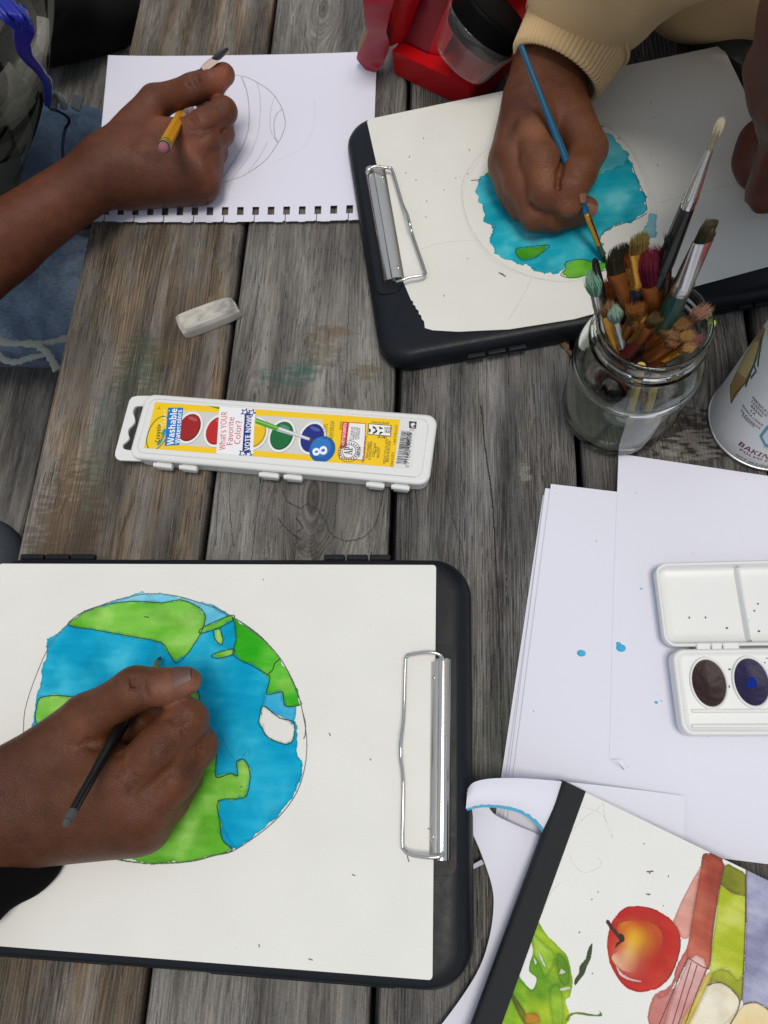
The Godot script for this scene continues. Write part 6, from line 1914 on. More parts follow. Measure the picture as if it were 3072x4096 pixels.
# ---------------------------------------------------------------- tin
func make_can() -> void:
	var R := 0.0400
	var H := 0.112
	var o := thing("baking_powder_tin", "white baking powder tin with maroon lettering, cut by the right edge of the view", "tin", Transform3D(Basis(), Vector3(0.2166, 0.0, -0.2332)))
	var tin := flat("tin_rim", Color(0.72, 0.72, 0.71), 0.28, 1.0)
	# label wraps round: u = angle / TAU from +x towards +z, v down from the top
	var iw := 2000
	var ih := 860
	var img := Image.create(iw, ih, false, Image.FORMAT_RGB8)
	img.fill(Color(0.87, 0.87, 0.86))
	var k := Color(0.13, 0.13, 0.14)
	var maroon := Color(0.42, 0.07, 0.10)
	var tealc := Color(0.06, 0.34, 0.33)
	var sc := Vector2(iw / TAU, ih / H)
	# beige panel with a green ribbon at the upper left
	var beige := Color(0.64, 0.52, 0.33)
	fill(img, can_pts([3.2831, 0.0449, 2.9649, 0.042, 3.014, 0.0771, 3.1489, 0.0961, 3.4352, 0.1025, 3.7621, 0.0879, 3.5707, 0.0698], H, sc), beige)
	fill(img, can_pts([3.3763, 0.0566, 3.058, 0.0698, 3.1559, 0.0918, 3.3047, 0.0976, 3.5273, 0.0822], H, sc), Color(0.78, 0.70, 0.48))
	for q in [[3.3896, 0.0961, 3.2195, 0.0916, 3.0908, 0.0842, 2.9679, 0.0843], [3.0908, 0.0842, 3.0286, 0.0761, 2.9468, 0.0666], [2.9679, 0.0843, 2.9653, 0.0762], [3.4141, 0.0983, 3.1326, 0.0933, 3.0037, 0.088]]:
		stroke(img, can_pts(q, H, sc), 12, tealc)
	for q in [[2.9649, 0.042, 3.0316, 0.0514, 2.9966, 0.0653, 3.0031, 0.0768], [3.2831, 0.0449, 3.0984, 0.0442, 2.9649, 0.042]]:
		stroke(img, can_pts(q, H, sc), 7, Color(0.36, 0.20, 0.12))
	var lines := [["AMERICA'S", [2.7284, 0.0671, 2.357, 0.0687], 15, k, true], ["LEADING", [2.6896, 0.0638, 2.3543, 0.0645], 15, k, true], ["BRAND", [2.647, 0.0603, 2.4023, 0.0618], 15, k, true], ["LA", [2.6006, 0.0567, 2.5003, 0.0569], 15, k, true], ["MARCA LÍDER", [2.7663, 0.0526, 2.2957, 0.054], 15, k, true], ["EN ESTADOS", [2.7374, 0.0483, 2.2976, 0.0504], 15, k, true], ["UNIDOS", [2.6702, 0.0461, 2.3867, 0.0474], 15, k, true], ["BAKING POWDER", [2.3868, 0.0186, 0.8748, 0.001], 36, maroon, true], ["POLVO PARA HORNEAR", [2.3127, 0.0138, 0.8928, 0.001], 20, maroon, true], ["NET WT/PESO NETO 22 OZ", [2.3004, 0.0055, 0.8908, 0.001], 18, k, false], ["DOUBLE ACTING", [2.0537, 0.0316, 1.5699, 0.0258], 14, k, false]]
	for l in lines:
		var q := can_pts(l[1], H, sc)
		var y := q[0].y
		txt(img, l[0], Vector2(q[0].x, y), Vector2(q[1].x, y), l[2] * 1.25, l[3], l[4])
	var tq := can_pts([2.259, 0.0564, 2.2366, 0.0422, 2.0617, 0.034, 1.9384, 0.0329, 1.8321, 0.0358, 2.1173, 0.063], H, sc)
	fill(img, tq, Color(0.25, 0.56, 0.60))
	fill(img, can_pts([2.2042, 0.0529, 2.1881, 0.0433, 2.0616, 0.0373, 1.8661, 0.0391, 2.0706, 0.0587], H, sc), Color(0.82, 0.86, 0.86))
	var m := printed("tin_print", img, 0.35, 0.5)
	m.texture_repeat = true
	var b := MB.new()
	var rings := []
	var uvs := []
	for e in [[R, 0.002], [R, 0.03], [R, 0.06], [R, 0.09], [R, H - 0.003]]:
		var r := PackedVector3Array()
		var u := PackedVector2Array()
		for j in 65:
			var a := TAU * j / 64
			r.append(Vector3(e[0] * cos(a), e[1], e[0] * sin(a)))
			u.append(Vector2(1.0 - j / 64.0, 1.0 - e[1] / H))
		rings.append(r)
		uvs.append(u)
	b.loft(rings, false, false, false, uvs)
	part(o, "wall", b.mesh(), m)
	for y in [0.0, H - 0.003]:
		b = MB.new()
		lathe(b, pl([R - 0.003, y, R + 0.0008, y, R + 0.0013, y + 0.0008, R + 0.0013, y + 0.0022, R + 0.0006, y + 0.003, R - 0.0006, y + 0.0031, R - 0.003, y + 0.0024]), 64, true, true)
		part(o, "rim", b.mesh(), tin)
	b = MB.new()
	lathe(b, pl([R - 0.001, H - 0.001, R - 0.001, H + 0.004, R - 0.002, H + 0.005, 0.0001, H + 0.0052]), 48)
	part(o, "lid", b.mesh(), flat("tin_lid", Color(0.66, 0.12, 0.10), 0.35))

func can_pts(a: Array, H: float, sc: Vector2) -> PackedVector2Array:
	var o := PackedVector2Array()
	for k in range(0, a.size(), 2):
		o.append(Vector2((TAU - a[k]) * sc.x, (H - a[k + 1]) * sc.y))
	return o

# ---------------------------------------------------------------- eraser, shavings
func make_small_things() -> void:
	# worn white block eraser, one end cut slantwise
	var em := flat("eraser_rubber", Color(0.78, 0.76, 0.71), 0.85, 0.0, 0.25)
	em.vertex_color_use_as_albedo = true
	em.albedo_color = Color.WHITE
	var b := MB.new()
	var top := [Vector3(-0.2497, 0.012, -0.3329), Vector3(-0.2466, 0.012, -0.3374), Vector3(-0.2089, 0.012, -0.352), Vector3(-0.2014, 0.012, -0.3512), Vector3(-0.1963, 0.012, -0.3426), Vector3(-0.1973, 0.012, -0.3371), Vector3(-0.2367, 0.012, -0.32), Vector3(-0.244, 0.012, -0.3221)]
	var ctr := Vector3.ZERO
	for p in top:
		ctr += p / 8.0
	var rings := []
	for e in [[0.0, 0.93], [0.0014, 1.0], [0.0080, 1.0], [0.0090, 0.985], [0.0117, 0.88], [0.012, 0.86]]:
		var r := PackedVector3Array()
		for p in top:
			var q: Vector3 = ctr + (p - ctr) * e[1]
			r.append(Vector3(q.x, e[0], q.z))
		rings.append(smooth(r, 4, true))
	var smudge := FastNoiseLite.new()
	smudge.frequency = 90.0
	smudge.seed = 5
	for f in [0.8, 0.6, 0.4, 0.2]:
		var r := PackedVector3Array()
		for p in top:
			var q: Vector3 = ctr + (p - ctr) * f
			r.append(Vector3(q.x, 0.0121, q.z))
		rings.append(smooth(r, 4, true))
	b.loft(rings, true, true, true)
	for k in b.v.size():
		var p := b.v[k]
		var dirt := clampf(smudge.get_noise_3dv(p * 1.4) * 0.9 + 0.15, 0.0, 0.6)
		dirt += 0.55 * exp(-pow((p - top[4]).length() / 0.014, 2.0)) if p.y > 0.009 else 0.0
		b.c[k] = Color(0.57, 0.545, 0.48).lerp(Color(0.16, 0.155, 0.15), clampf(dirt, 0.0, 0.8))
	single("eraser", "worn white block eraser smudged grey at its slanted end, on the planks", "eraser", b.mesh(), em)
	# curled wood shaving left of the jar
	b = MB.new()
	var pth := smooth(PackedVector3Array([Vector3(0.0688, 0.001, -0.3066), Vector3(0.071, 0.004, -0.305), Vector3(0.0746, 0.003, -0.3035), Vector3(0.0724, 0.002, -0.3022), Vector3(0.0754, 0.003, -0.2978), Vector3(0.0783, 0.002, -0.2956), Vector3(0.0787, 0.001, -0.2919)]), 4)
	rings = []
	for k in pth.size():
		var w := 0.0022 * (0.5 + 0.5 * sin(PI * k / pth.size())) + 0.0008 * sin(k * 1.3)
		rings.append(PackedVector3Array([pth[k] + Vector3(-w, 0.0008, -w * 0.5), pth[k] + Vector3(0, 0, 0), pth[k] + Vector3(w, 0.0012, w * 0.6)]))
	b.loft(rings, false)
	single("wood_shaving", "small curled tan wood shaving on the planks left of the jar", "wood shaving", b.mesh(false), flat("shaving", Color(0.46, 0.31, 0.17), 0.8))
	# torn white scrap beside the curled sheet
	b = MB.new()
	b.slab(PackedVector3Array([Vector3(0.0012, 0.002, 0.0762), Vector3(0.0032, 0.006, 0.0718), Vector3(0.0078, 0.008, 0.0689), Vector3(0.0095, 0.004, 0.0718)]), Vector3(0, -0.0006, 0.0002))
	single("paper_scrap", "small torn white paper scrap between the front clipboard and the curled sheet", "paper scrap", b.mesh(false), flat("printer_paper", Color.WHITE))

# ---------------------------------------------------------------- red toy at the far edge
func make_toy() -> void:
	var red := flat("toy_red", Color(0.74, 0.045, 0.085), 0.32, 0.0, 0.5)
	var red2 := flat("toy_dark_red", Color(0.48, 0.06, 0.11), 0.4)
	var pink := flat("toy_rose_red", Color(0.62, 0.10, 0.17), 0.35)
	var o := thing("toy_coffee_maker", "red wooden toy coffee maker with a clear plastic cup, behind the far clipboard", "toy")
	var b := MB.new()
	b.slab(PackedVector3Array([Vector3(-0.0719, 0.024, -0.6083), Vector3(0.0, 0.024, -0.5558), Vector3(0.0031, 0.024, -0.5561), Vector3(0.0311, 0.024, -0.5919), Vector3(0.0542, 0.024, -0.6243), Vector3(-0.0342, 0.024, -0.6666)]), Vector3(0, -0.0235, 0))
	part(o, "base", b.mesh(false), red)
	b = MB.new()
	var dep: Vector3 = Vector3(-0.055, 0.03, -0.6242) - Vector3(-0.0611, 0.03, -0.6116)
	b.slab(PackedVector3Array([Vector3(-0.0791, 0.025, -0.6103), Vector3(-0.0611, 0.025, -0.618), Vector3(-0.0436, 0.062, -0.6169), Vector3(-0.0345, 0.09, -0.6049), Vector3(-0.0574, 0.1, -0.5927), Vector3(-0.0695, 0.068, -0.6107), Vector3(-0.0782, 0.045, -0.6082)]), dep * 2.0)
	part(o, "left_post", b.mesh(false), red)
	b = MB.new()
	b.slab(PackedVector3Array([Vector3(-0.0383, 0.025, -0.601), Vector3(-0.0253, 0.025, -0.5957), Vector3(-0.0024, 0.066, -0.5946), Vector3(0.0067, 0.09, -0.599), Vector3(-0.0126, 0.09, -0.6018), Vector3(-0.0188, 0.066, -0.6018)]), dep * 2.0)
	part(o, "right_post", b.mesh(false), red)
	b = MB.new()
	b.slab(PackedVector3Array([Vector3(-0.0614, 0.026, -0.6176), Vector3(-0.038, 0.026, -0.6), Vector3(-0.0186, 0.06, -0.6111), Vector3(-0.0116, 0.085, -0.6093), Vector3(-0.0349, 0.085, -0.6126), Vector3(-0.0443, 0.058, -0.6233)]), dep * 0.6)
	part(o, "niche_panel", b.mesh(false), red2)
	b = MB.new()
	b.slab(PackedVector3Array([Vector3(-0.0027, 0.025, -0.6536), Vector3(0.0445, 0.025, -0.6115), Vector3(0.0665, 0.04, -0.6318), Vector3(0.0787, 0.06, -0.635), Vector3(0.0069, 0.08, -0.6144)]), dep * 1.2)
	part(o, "side_panel", b.mesh(false), red)
	# wavy board at the left, bare wood on its edge
	var lft := smooth(PackedVector3Array([Vector3(-0.0957, 0.1, -0.5982), Vector3(-0.0895, 0.085, -0.5885), Vector3(-0.0904, 0.07, -0.5902), Vector3(-0.0909, 0.058, -0.5943), Vector3(-0.0899, 0.052, -0.5968), Vector3(-0.0919, 0.046, -0.5994), Vector3(-0.0974, 0.036, -0.6035), Vector3(-0.1055, 0.02, -0.6123), Vector3(-0.1079, 0.012, -0.6175)]), 5)
	var rgt := smooth(PackedVector3Array([Vector3(-0.0643, 0.1, -0.5937), Vector3(-0.0631, 0.085, -0.5849), Vector3(-0.0678, 0.072, -0.5878), Vector3(-0.0716, 0.06, -0.5892), Vector3(-0.073, 0.054, -0.5908), Vector3(-0.0723, 0.047, -0.5926), Vector3(-0.0725, 0.036, -0.597), Vector3(-0.0787, 0.02, -0.603), Vector3(-0.0849, 0.012, -0.6015)]), 5)
	var top := []
	var bot := []
	var wood := MB.new()
	for k in lft.size():
		var t := (lft[mini(k + 1, lft.size() - 1)] - lft[maxi(k - 1, 0)]).normalized()
		var nrm := (rgt[k] - lft[k]).cross(t).normalized()
		if nrm.dot(Vector3(0, 0.5, 0.86)) < 0:
			nrm = -nrm
		var r := PackedVector3Array()
		var u := PackedVector3Array()
		for j in 5:
			r.append(lft[k].lerp(rgt[k], j / 4.0))
			u.append(r[j] - nrm * 0.010)
		top.append(r)
		bot.append(u)
	b = MB.new()
	b.loft(top, false)
	b.loft(bot, false)
	# rounded foot of the board
	var n := top.size() - 1
	var foot := PackedVector3Array(top[n])
	b.cap(PackedVector3Array([foot[0], foot[1].lerp(Vector3(-0.1051, 0.006, -0.614), 0.6), Vector3(-0.0997, 0.005, -0.6111), Vector3(-0.0907, 0.005, -0.6067), foot[4]]), true)
	part(o, "wavy_board", b.mesh(false), pink)
	var edge := []
	for k in top.size():
		edge.append(PackedVector3Array([top[k][0] + Vector3(-0.0001, 0, 0), bot[k][0] + Vector3(-0.001, 0, 0)]))
	wood.loft(edge, false)
	part(o, "bare_edge", wood.mesh(false), flat("toy_bare_wood", Color(0.62, 0.46, 0.30), 0.7))
	# clear cup with a black top
	var c0: Vector3 = Vector3(-0.0082, 0.04, -0.565)
	var c1: Vector3 = Vector3(0.0116, 0.064, -0.5733)
	var c2: Vector3 = Vector3(0.022, 0.079, -0.5751)
	var ay := (c2 - c0).normalized()
	var ax: Vector3 = (Vector3(0.012, 0.036, -0.5538) - Vector3(-0.0287, 0.036, -0.5842)).normalized()
	ax = (ax - ay * ax.dot(ay)).normalized()
	var cupat := Transform3D(Basis(ax, ay, ax.cross(ay)), c0)
	var h1 := (c1 - c0).length()
	var h2 := (c2 - c0).length()
	var clear := flat("toy_clear_plastic", Color(1, 0.97, 0.97, 0.04), 0.04, 0.0, 0.5)
	clear.transparency = BaseMaterial3D.TRANSPARENCY_ALPHA
	b = MB.new()
	lathe(b, pl([0.0001, 0.0, 0.0245, 0.0, 0.0262, 0.001, 0.0275, 0.004, 0.0335, h1 - 0.005, 0.0345, h1 - 0.004, 0.0345, h1, 0.0335, h1 + 0.0005]), 40)
	part(o, "clear_cup", b.mesh(false), clear, cupat)
	b = MB.new()
	lathe(b, pl([0.0001, h1 * 0.62, 0.0285, h1 * 0.66, 0.0318, h1 * 0.9, 0.0322, h1, 0.0330, h2 - 0.004, 0.031, h2, 0.0001, h2 + 0.001]), 40)
	part(o, "black_top", b.mesh(false), flat("toy_black", Color(0.02, 0.02, 0.022), 0.55, 0.0, 0.2), cupat)

# ---------------------------------------------------------------- people
func skin(key: String, rough := 0.43) -> StandardMaterial3D:
	var m := flat(key, Color.WHITE, rough, 0.0, 0.36)
	m.vertex_color_use_as_albedo = true
	if not m.heightmap_enabled:
		bumpy(m, noise_tex(0.07, 512, 5, 77), 0.05, 20.0)
	return m

func lin(r: float, g: float, b: float) -> Color:
	return Color(r, g, b).srgb_to_linear()

# nail: a small curved shield; long = along the finger, up = away from the flesh
func nail(bone: Vector3, r0: float, long: Vector3, up: Vector3, len: float, wid: float, tip_point := 0.0) -> ArrayMesh:
	var b := MB.new()
	var y := long.normalized()
	var z := (up - y * up.dot(y)).normalized()
	var x := y.cross(z)
	var mid := bone + z * r0
	var rings := []
	for k in 9:
		var t := k / 8.0
		var w := wid * 0.5 * (0.80 + 0.2 * sin(PI * minf(t * 1.3, 1.0)))
		if t < 0.15:
			w *= 0.75 + t * 1.6
		if tip_point > 0.0 and t > 0.45:
			w *= lerpf(1.0, 0.25, pow((t - 0.45) / 0.55, 1.3) * tip_point)
		elif t > 0.85:
			w *= 1.0 - (t - 0.85) * 1.6
		var r := PackedVector3Array()
		for j in 7:
			var a := (j - 3) / 3.0
			r.append(mid + y * (t - 0.5) * len + x * w * a + z * (-(a * a) * wid * 0.16 - pow(absf(t - 0.4), 2.0) * len * 0.10))
		rings.append(r)
	b.loft(rings, false)
	return b.mesh(false)

func make_people() -> void:
	person_with_pencil()
	person_with_blue_brush()
	person_in_front()

func person_with_pencil() -> void:
	var o := thing("person", "person in a black and grey patterned shirt and pale jeans, drawing with a yellow pencil", "person")
	var base := lin(0.40, 0.235, 0.165)
	var palm := [0.0042, [
		[Vector3(-0.4996, 0.12, -0.375), Vector3(-0.4483, 0.06, -0.3061), 0.042, 0.034], [Vector3(-0.4483, 0.06, -0.3061), Vector3(-0.3953, 0.052, -0.3837), 0.034, 0.0285], [Vector3(-0.3953, 0.052, -0.3837), Vector3(-0.3216, 0.04, -0.4693), 0.0285, 0.0245],
		[Vector3(-0.3216, 0.04, -0.4693), Vector3(-0.2992, 0.036, -0.4833), 0.0245, 0.022],
		[Vector3(-0.3181, 0.04, -0.4807), Vector3(-0.2522, 0.046, -0.4945), 0.020, 0.0135], [Vector3(-0.3181, 0.038, -0.4749), Vector3(-0.2432, 0.043, -0.4792), 0.020, 0.0135],
		[Vector3(-0.3148, 0.034, -0.4709), Vector3(-0.2364, 0.036, -0.4682), 0.019, 0.0125], [Vector3(-0.3115, 0.03, -0.4668), Vector3(-0.2337, 0.025, -0.4636), 0.017, 0.0115],
		[Vector3(-0.3062, 0.022, -0.4675), Vector3(-0.2428, 0.0165, -0.4659), 0.0185, 0.0135],
		[Vector3(-0.3117, 0.042, -0.4928), Vector3(-0.2832, 0.047, -0.5383), 0.018, 0.0132], [Vector3(-0.2973, 0.042, -0.5121), Vector3(-0.2593, 0.044, -0.4996), 0.014, 0.013]]]
	var groups := [palm,
		[0.0022, chain([[Vector3(-0.3042, 0.043, -0.5058), 0.0165], [Vector3(-0.2817, 0.048, -0.5375), 0.0130], [Vector3(-0.2424, 0.058, -0.5369), 0.0112], [Vector3(-0.2237, 0.061, -0.5403), 0.0108], [Vector3(-0.2135, 0.062, -0.5461), 0.0092]])],
		[0.0020, chain([[Vector3(-0.2495, 0.047, -0.4943), 0.0132], [Vector3(-0.2301, 0.052, -0.5016), 0.0118], [Vector3(-0.2143, 0.051, -0.5164), 0.0108], [Vector3(-0.2336, 0.03, -0.5504), 0.0090], [Vector3(-0.2506, 0.02, -0.5638), 0.0080]])],
		[0.0020, chain([[Vector3(-0.2419, 0.044, -0.4791), 0.0132], [Vector3(-0.228, 0.044, -0.489), 0.0112], [Vector3(-0.2202, 0.036, -0.5083), 0.0100], [Vector3(-0.2372, 0.02, -0.5346), 0.0086], [Vector3(-0.2539, 0.013, -0.5464), 0.0078]])],
		[0.0020, chain([[Vector3(-0.235, 0.037, -0.4676), 0.0122], [Vector3(-0.2296, 0.034, -0.4797), 0.0105], [Vector3(-0.2295, 0.024, -0.5003), 0.0096], [Vector3(-0.244, 0.013, -0.5226), 0.0085], [Vector3(-0.2567, 0.01, -0.5294), 0.0078]])],
		[0.0020, chain([[Vector3(-0.2329, 0.026, -0.4642), 0.0115], [Vector3(-0.2317, 0.022, -0.4764), 0.0092], [Vector3(-0.2356, 0.014, -0.4928), 0.0084], [Vector3(-0.247, 0.01, -0.5071), 0.0076], [Vector3(-0.2568, 0.009, -0.5125), 0.0072]])]]
	var creases := [
		[Vector3(-0.2737, 0.053, -0.5124), Vector3(-0.2602, 0.052, -0.5168), 0.0025, 0.0014], [Vector3(-0.2406, 0.066, -0.5405), Vector3(-0.2317, 0.068, -0.5201), 0.0018, 0.0009], [Vector3(-0.2428, 0.068, -0.5303), Vector3(-0.2356, 0.067, -0.5205), 0.0016, 0.0008], [Vector3(-0.2338, 0.068, -0.5362), Vector3(-0.228, 0.069, -0.5218), 0.0016, 0.0007],
		[Vector3(-0.2402, 0.06, -0.5012), Vector3(-0.2348, 0.062, -0.4929), 0.0016, 0.0009], [Vector3(-0.237, 0.06, -0.5032), Vector3(-0.2315, 0.062, -0.4948), 0.0016, 0.0007],
		[Vector3(-0.2295, 0.057, -0.4849), Vector3(-0.2083, 0.05, -0.5063), 0.0022, 0.0012], [Vector3(-0.224, 0.048, -0.4701), Vector3(-0.2148, 0.04, -0.4944), 0.0022, 0.0010],
		[Vector3(-0.2763, 0.06, -0.4814), Vector3(-0.2408, 0.06, -0.4675), 0.006, -0.0008], [Vector3(-0.2754, 0.056, -0.4639), Vector3(-0.2375, 0.05, -0.4584), 0.006, 0.0008]]
	creases += knuckle(Vector3(-0.2094, 0.061, -0.5071), Vector3(-0.2143, 0.051, -0.5164) - Vector3(-0.2495, 0.047, -0.4943), Vector3(-0.1, 0.9, 0.35), 0.007) + knuckle(Vector3(-0.216, 0.046, -0.4991), Vector3(-0.2202, 0.036, -0.5083) - Vector3(-0.2419, 0.044, -0.4791), Vector3(-0.1, 0.9, 0.35), 0.006)
	creases += knuckle(Vector3(-0.2358, 0.069, -0.5272), Vector3(-0.2135, 0.062, -0.5461) - Vector3(-0.2424, 0.058, -0.5369), Vector3(-0.1, 0.9, 0.35), 0.0075, 0.003, 0.0011)
	for v in [[Vector3(-0.2835, 0.06, -0.4711), Vector3(-0.2473, 0.062, -0.4702)], [Vector3(-0.2866, 0.058, -0.4574), Vector3(-0.2395, 0.06, -0.4588)], [Vector3(-0.284, 0.052, -0.4504), Vector3(-0.2358, 0.052, -0.4519)]]:
		creases.append([v[0], v[1], 0.0045, -0.0007])
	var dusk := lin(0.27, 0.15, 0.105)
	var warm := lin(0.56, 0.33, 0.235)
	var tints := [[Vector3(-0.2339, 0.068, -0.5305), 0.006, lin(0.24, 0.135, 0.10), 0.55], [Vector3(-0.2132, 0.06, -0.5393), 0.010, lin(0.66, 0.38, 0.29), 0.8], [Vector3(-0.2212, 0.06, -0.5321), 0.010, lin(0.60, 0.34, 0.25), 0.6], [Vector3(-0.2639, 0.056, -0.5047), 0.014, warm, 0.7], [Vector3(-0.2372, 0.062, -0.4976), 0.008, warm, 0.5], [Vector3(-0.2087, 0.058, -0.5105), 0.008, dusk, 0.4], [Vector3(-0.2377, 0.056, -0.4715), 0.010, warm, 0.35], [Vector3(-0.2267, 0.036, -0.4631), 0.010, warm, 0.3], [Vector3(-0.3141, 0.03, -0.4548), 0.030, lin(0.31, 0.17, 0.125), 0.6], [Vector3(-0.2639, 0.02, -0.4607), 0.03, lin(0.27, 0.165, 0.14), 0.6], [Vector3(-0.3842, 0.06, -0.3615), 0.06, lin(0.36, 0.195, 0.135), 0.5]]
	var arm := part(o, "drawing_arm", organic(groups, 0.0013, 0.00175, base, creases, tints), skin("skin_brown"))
	# long polished thumbnail
	part(arm, "thumbnail", nail(Vector3(-0.2166, 0.0615, -0.5484), 0.0138, Vector3(-0.2044, 0.064, -0.56) - Vector3(-0.223, 0.062, -0.5454), Vector3(-0.30, 0.88, -0.02), 0.027, 0.0140, 0.9), flat("nail_pink", Color(0.80, 0.70, 0.66), 0.15))
	part(arm, "nail_polish", nail(Vector3(-0.2112, 0.0625, -0.5525), 0.0141, Vector3(-0.2044, 0.064, -0.56) - Vector3(-0.223, 0.062, -0.5454), Vector3(-0.30, 0.88, -0.02), 0.0165, 0.0108, 0.9), flat("nail_dark", Color(0.06, 0.08, 0.09), 0.08))
	# torso in a patterned shirt
	var sh: Vector3 = Vector3(-0.5241, 0.14, -0.6341)
	var shirt := organic([[0.02, [[sh + Vector3(0.02, 0.05, -0.13), sh + Vector3(0.02, 0.05, 0.13), 0.075, 0.075], [Vector3(-0.4729, 0.13, -0.408), Vector3(-0.4696, 0.095, -0.3443), 0.072, 0.062], [Vector3(-0.689, -0.05, -0.6161), Vector3(-0.5954, 0.06, -0.653), 0.135, 0.140], [Vector3(-0.7576, -0.12, -0.5559), Vector3(-0.689, -0.05, -0.6161), 0.140, 0.135], [Vector3(-0.5928, 0.06, -0.6527), Vector3(-0.5241, 0.14, -0.6341), 0.145, 0.150]]]], 0.012, 0.010, Color.WHITE, [[Vector3(-0.4196, 0.06, -0.5651), Vector3(-0.4313, 0.0, -0.5491), 0.010, 0.006], [Vector3(-0.4198, 0.08, -0.5959), Vector3(-0.3988, 0.06, -0.5628), 0.010, 0.006]], [], 0.0)
	part(o, "shirt", shirt, shirt_mat())
	var hd := sh + Vector3(0.07, 0.30, 0.0)
	var dark := lin(0.30, 0.17, 0.12)
	part(o, "head", organic([[0.008, [[sh + Vector3(0, 0.08, 0), hd + Vector3(-0.03, -0.06, 0), 0.055, 0.05], [hd + Vector3(-0.015, 0.02, 0), hd + Vector3(0.02, 0.02, 0), 0.078, 0.07], [hd + Vector3(0.03, -0.03, 0), hd + Vector3(0.05, -0.075, 0), 0.056, 0.032]]], [0.004, [[hd + Vector3(0.09, 0.01, 0), hd + Vector3(0.108, -0.025, 0), 0.008, 0.012], [hd + Vector3(0.085, -0.055, 0.015), hd + Vector3(0.085, -0.055, -0.015), 0.009, 0.009]]]], 0.005, 0.006, dark), skin("skin_brown"))
	part(o, "dark_hair", organic([[0.01, [[hd + Vector3(-0.04, 0.03, 0), hd + Vector3(-0.005, 0.05, 0), 0.085, 0.072], [hd + Vector3(-0.06, 0.0, 0.02), hd + Vector3(-0.06, -0.13, 0.05), 0.06, 0.035]]]], 0.006, 0.007, Color(0.012, 0.011, 0.012)), flat("braided_hair", Color(0.02, 0.02, 0.025), 0.7))
	# jeans: two thighs reaching under the table, frayed rips across the nearer one
	var denim := denim_mat()
	var legs := organic([[0.014, [[Vector3(-0.618, -0.17, -0.6958), Vector3(-0.5221, -0.2, -0.7342), 0.085, 0.074], [Vector3(-0.6371, -0.19, -0.5308), Vector3(-0.4919, -0.21, -0.5153), 0.098, 0.082]]]], 0.012, 0.0075, Color.WHITE, [[Vector3(-0.5091, -0.09, -0.7053), Vector3(-0.4915, -0.09, -0.6162), 0.006, 0.004], [Vector3(-0.5129, -0.1, -0.5033), Vector3(-0.5047, -0.1, -0.4211), 0.008, 0.004], [Vector3(-0.4725, -0.1, -0.4906), Vector3(-0.4681, -0.1, -0.4118), 0.008, 0.005], [Vector3(-0.4655, -0.12, -0.5062), Vector3(-0.4618, -0.12, -0.4252), 0.008, 0.004]], [], 0.0)
	part(o, "jeans", legs, denim)
	var fray := flat("frayed_denim", Color(0.66, 0.66, 0.62), 0.95)
	for q in [[Vector3(-0.529, -0.125, -0.4099), Vector3(-0.512, -0.122, -0.4028), Vector3(-0.4915, -0.12, -0.4004), Vector3(-0.4727, -0.12, -0.3988), Vector3(-0.4592, -0.121, -0.4015), Vector3(-0.4461, -0.122, -0.406), Vector3(-0.4357, -0.123, -0.4059)], [Vector3(-0.5239, -0.125, -0.3888), Vector3(-0.5084, -0.122, -0.3797), Vector3(-0.4944, -0.121, -0.3777), Vector3(-0.4842, -0.121, -0.3816), Vector3(-0.4703, -0.121, -0.3847), Vector3(-0.459, -0.122, -0.3888)], [Vector3(-0.4707, -0.116, -0.3932), Vector3(-0.4603, -0.116, -0.387), Vector3(-0.4513, -0.117, -0.3758), Vector3(-0.4431, -0.118, -0.3638)]]:
		var b := MB.new()
		var p := smooth(PackedVector3Array(q), 4)
		var rr := []
		for k in p.size():
			rr.append(0.0046 + rng.randf_range(-0.0016, 0.0016))
		tube(b, p, rr, 8, true, 0.28)
		part(o.get_node("jeans"), "frayed_strip", b.mesh(), fray)
	var strap := MB.new()
	tube(strap, smooth(PackedVector3Array([Vector3(-0.4784, -0.06, -0.6763), Vector3(-0.469, -0.05, -0.6808), Vector3(-0.4622, -0.05, -0.675), Vector3(-0.4637, -0.06, -0.6732)]), 5), [0.004], 6)
	part(o, "waist_cord", strap.mesh(), fray)
	var tag := MB.new()
	tag.slab(PackedVector3Array([Vector3(-0.4654, -0.07, -0.708), Vector3(-0.4521, -0.07, -0.7022), Vector3(-0.4578, -0.075, -0.6874), Vector3(-0.47, -0.075, -0.6948)]), Vector3(0, -0.003, 0))
	part(o, "cloth_tab", tag.mesh(false), fray)
	# blue braid falling over the shirt
	var braid := MB.new()
	var bp := smooth(PackedVector3Array([hd + Vector3(-0.03, -0.07, 0.06), hd + Vector3(0.03, -0.16, 0.07), Vector3(-0.2742, 0.23, -0.399), Vector3(-0.275, 0.22, -0.4098), Vector3(-0.2826, 0.205, -0.4244), Vector3(-0.2875, 0.195, -0.4268), Vector3(-0.2956, 0.185, -0.4311), Vector3(-0.3025, 0.175, -0.4358), Vector3(-0.3102, 0.16, -0.4466), Vector3(-0.3162, 0.145, -0.4575), Vector3(-0.3229, 0.13, -0.469), Vector3(-0.3319, 0.115, -0.4778), Vector3(-0.3434, 0.1, -0.4873), Vector3(-0.3555, 0.085, -0.4975)]), 6)
	var hb := flat("blue_braid_hair", Color(0.05, 0.11, 0.58), 0.32, 0.0, 0.5)
	for s in 26:
		var strand := PackedVector3Array()
		var rad := []
		var ph := rng.randf() * TAU
		var off := rng.randf_range(0.2, 1.0)
		for k in bp.size():
			var t := float(k) / bp.size()
			var w := lerpf(0.0075, 0.0020, t) * off
			var a := ph + t * 9.0
			strand.append(bp[k] + Vector3(cos(a) * w, sin(a) * w * 0.7, sin(a) * w * 0.4))
			rad.append(lerpf(0.0022, 0.0009, t))
		tube(braid, strand, rad, 5)
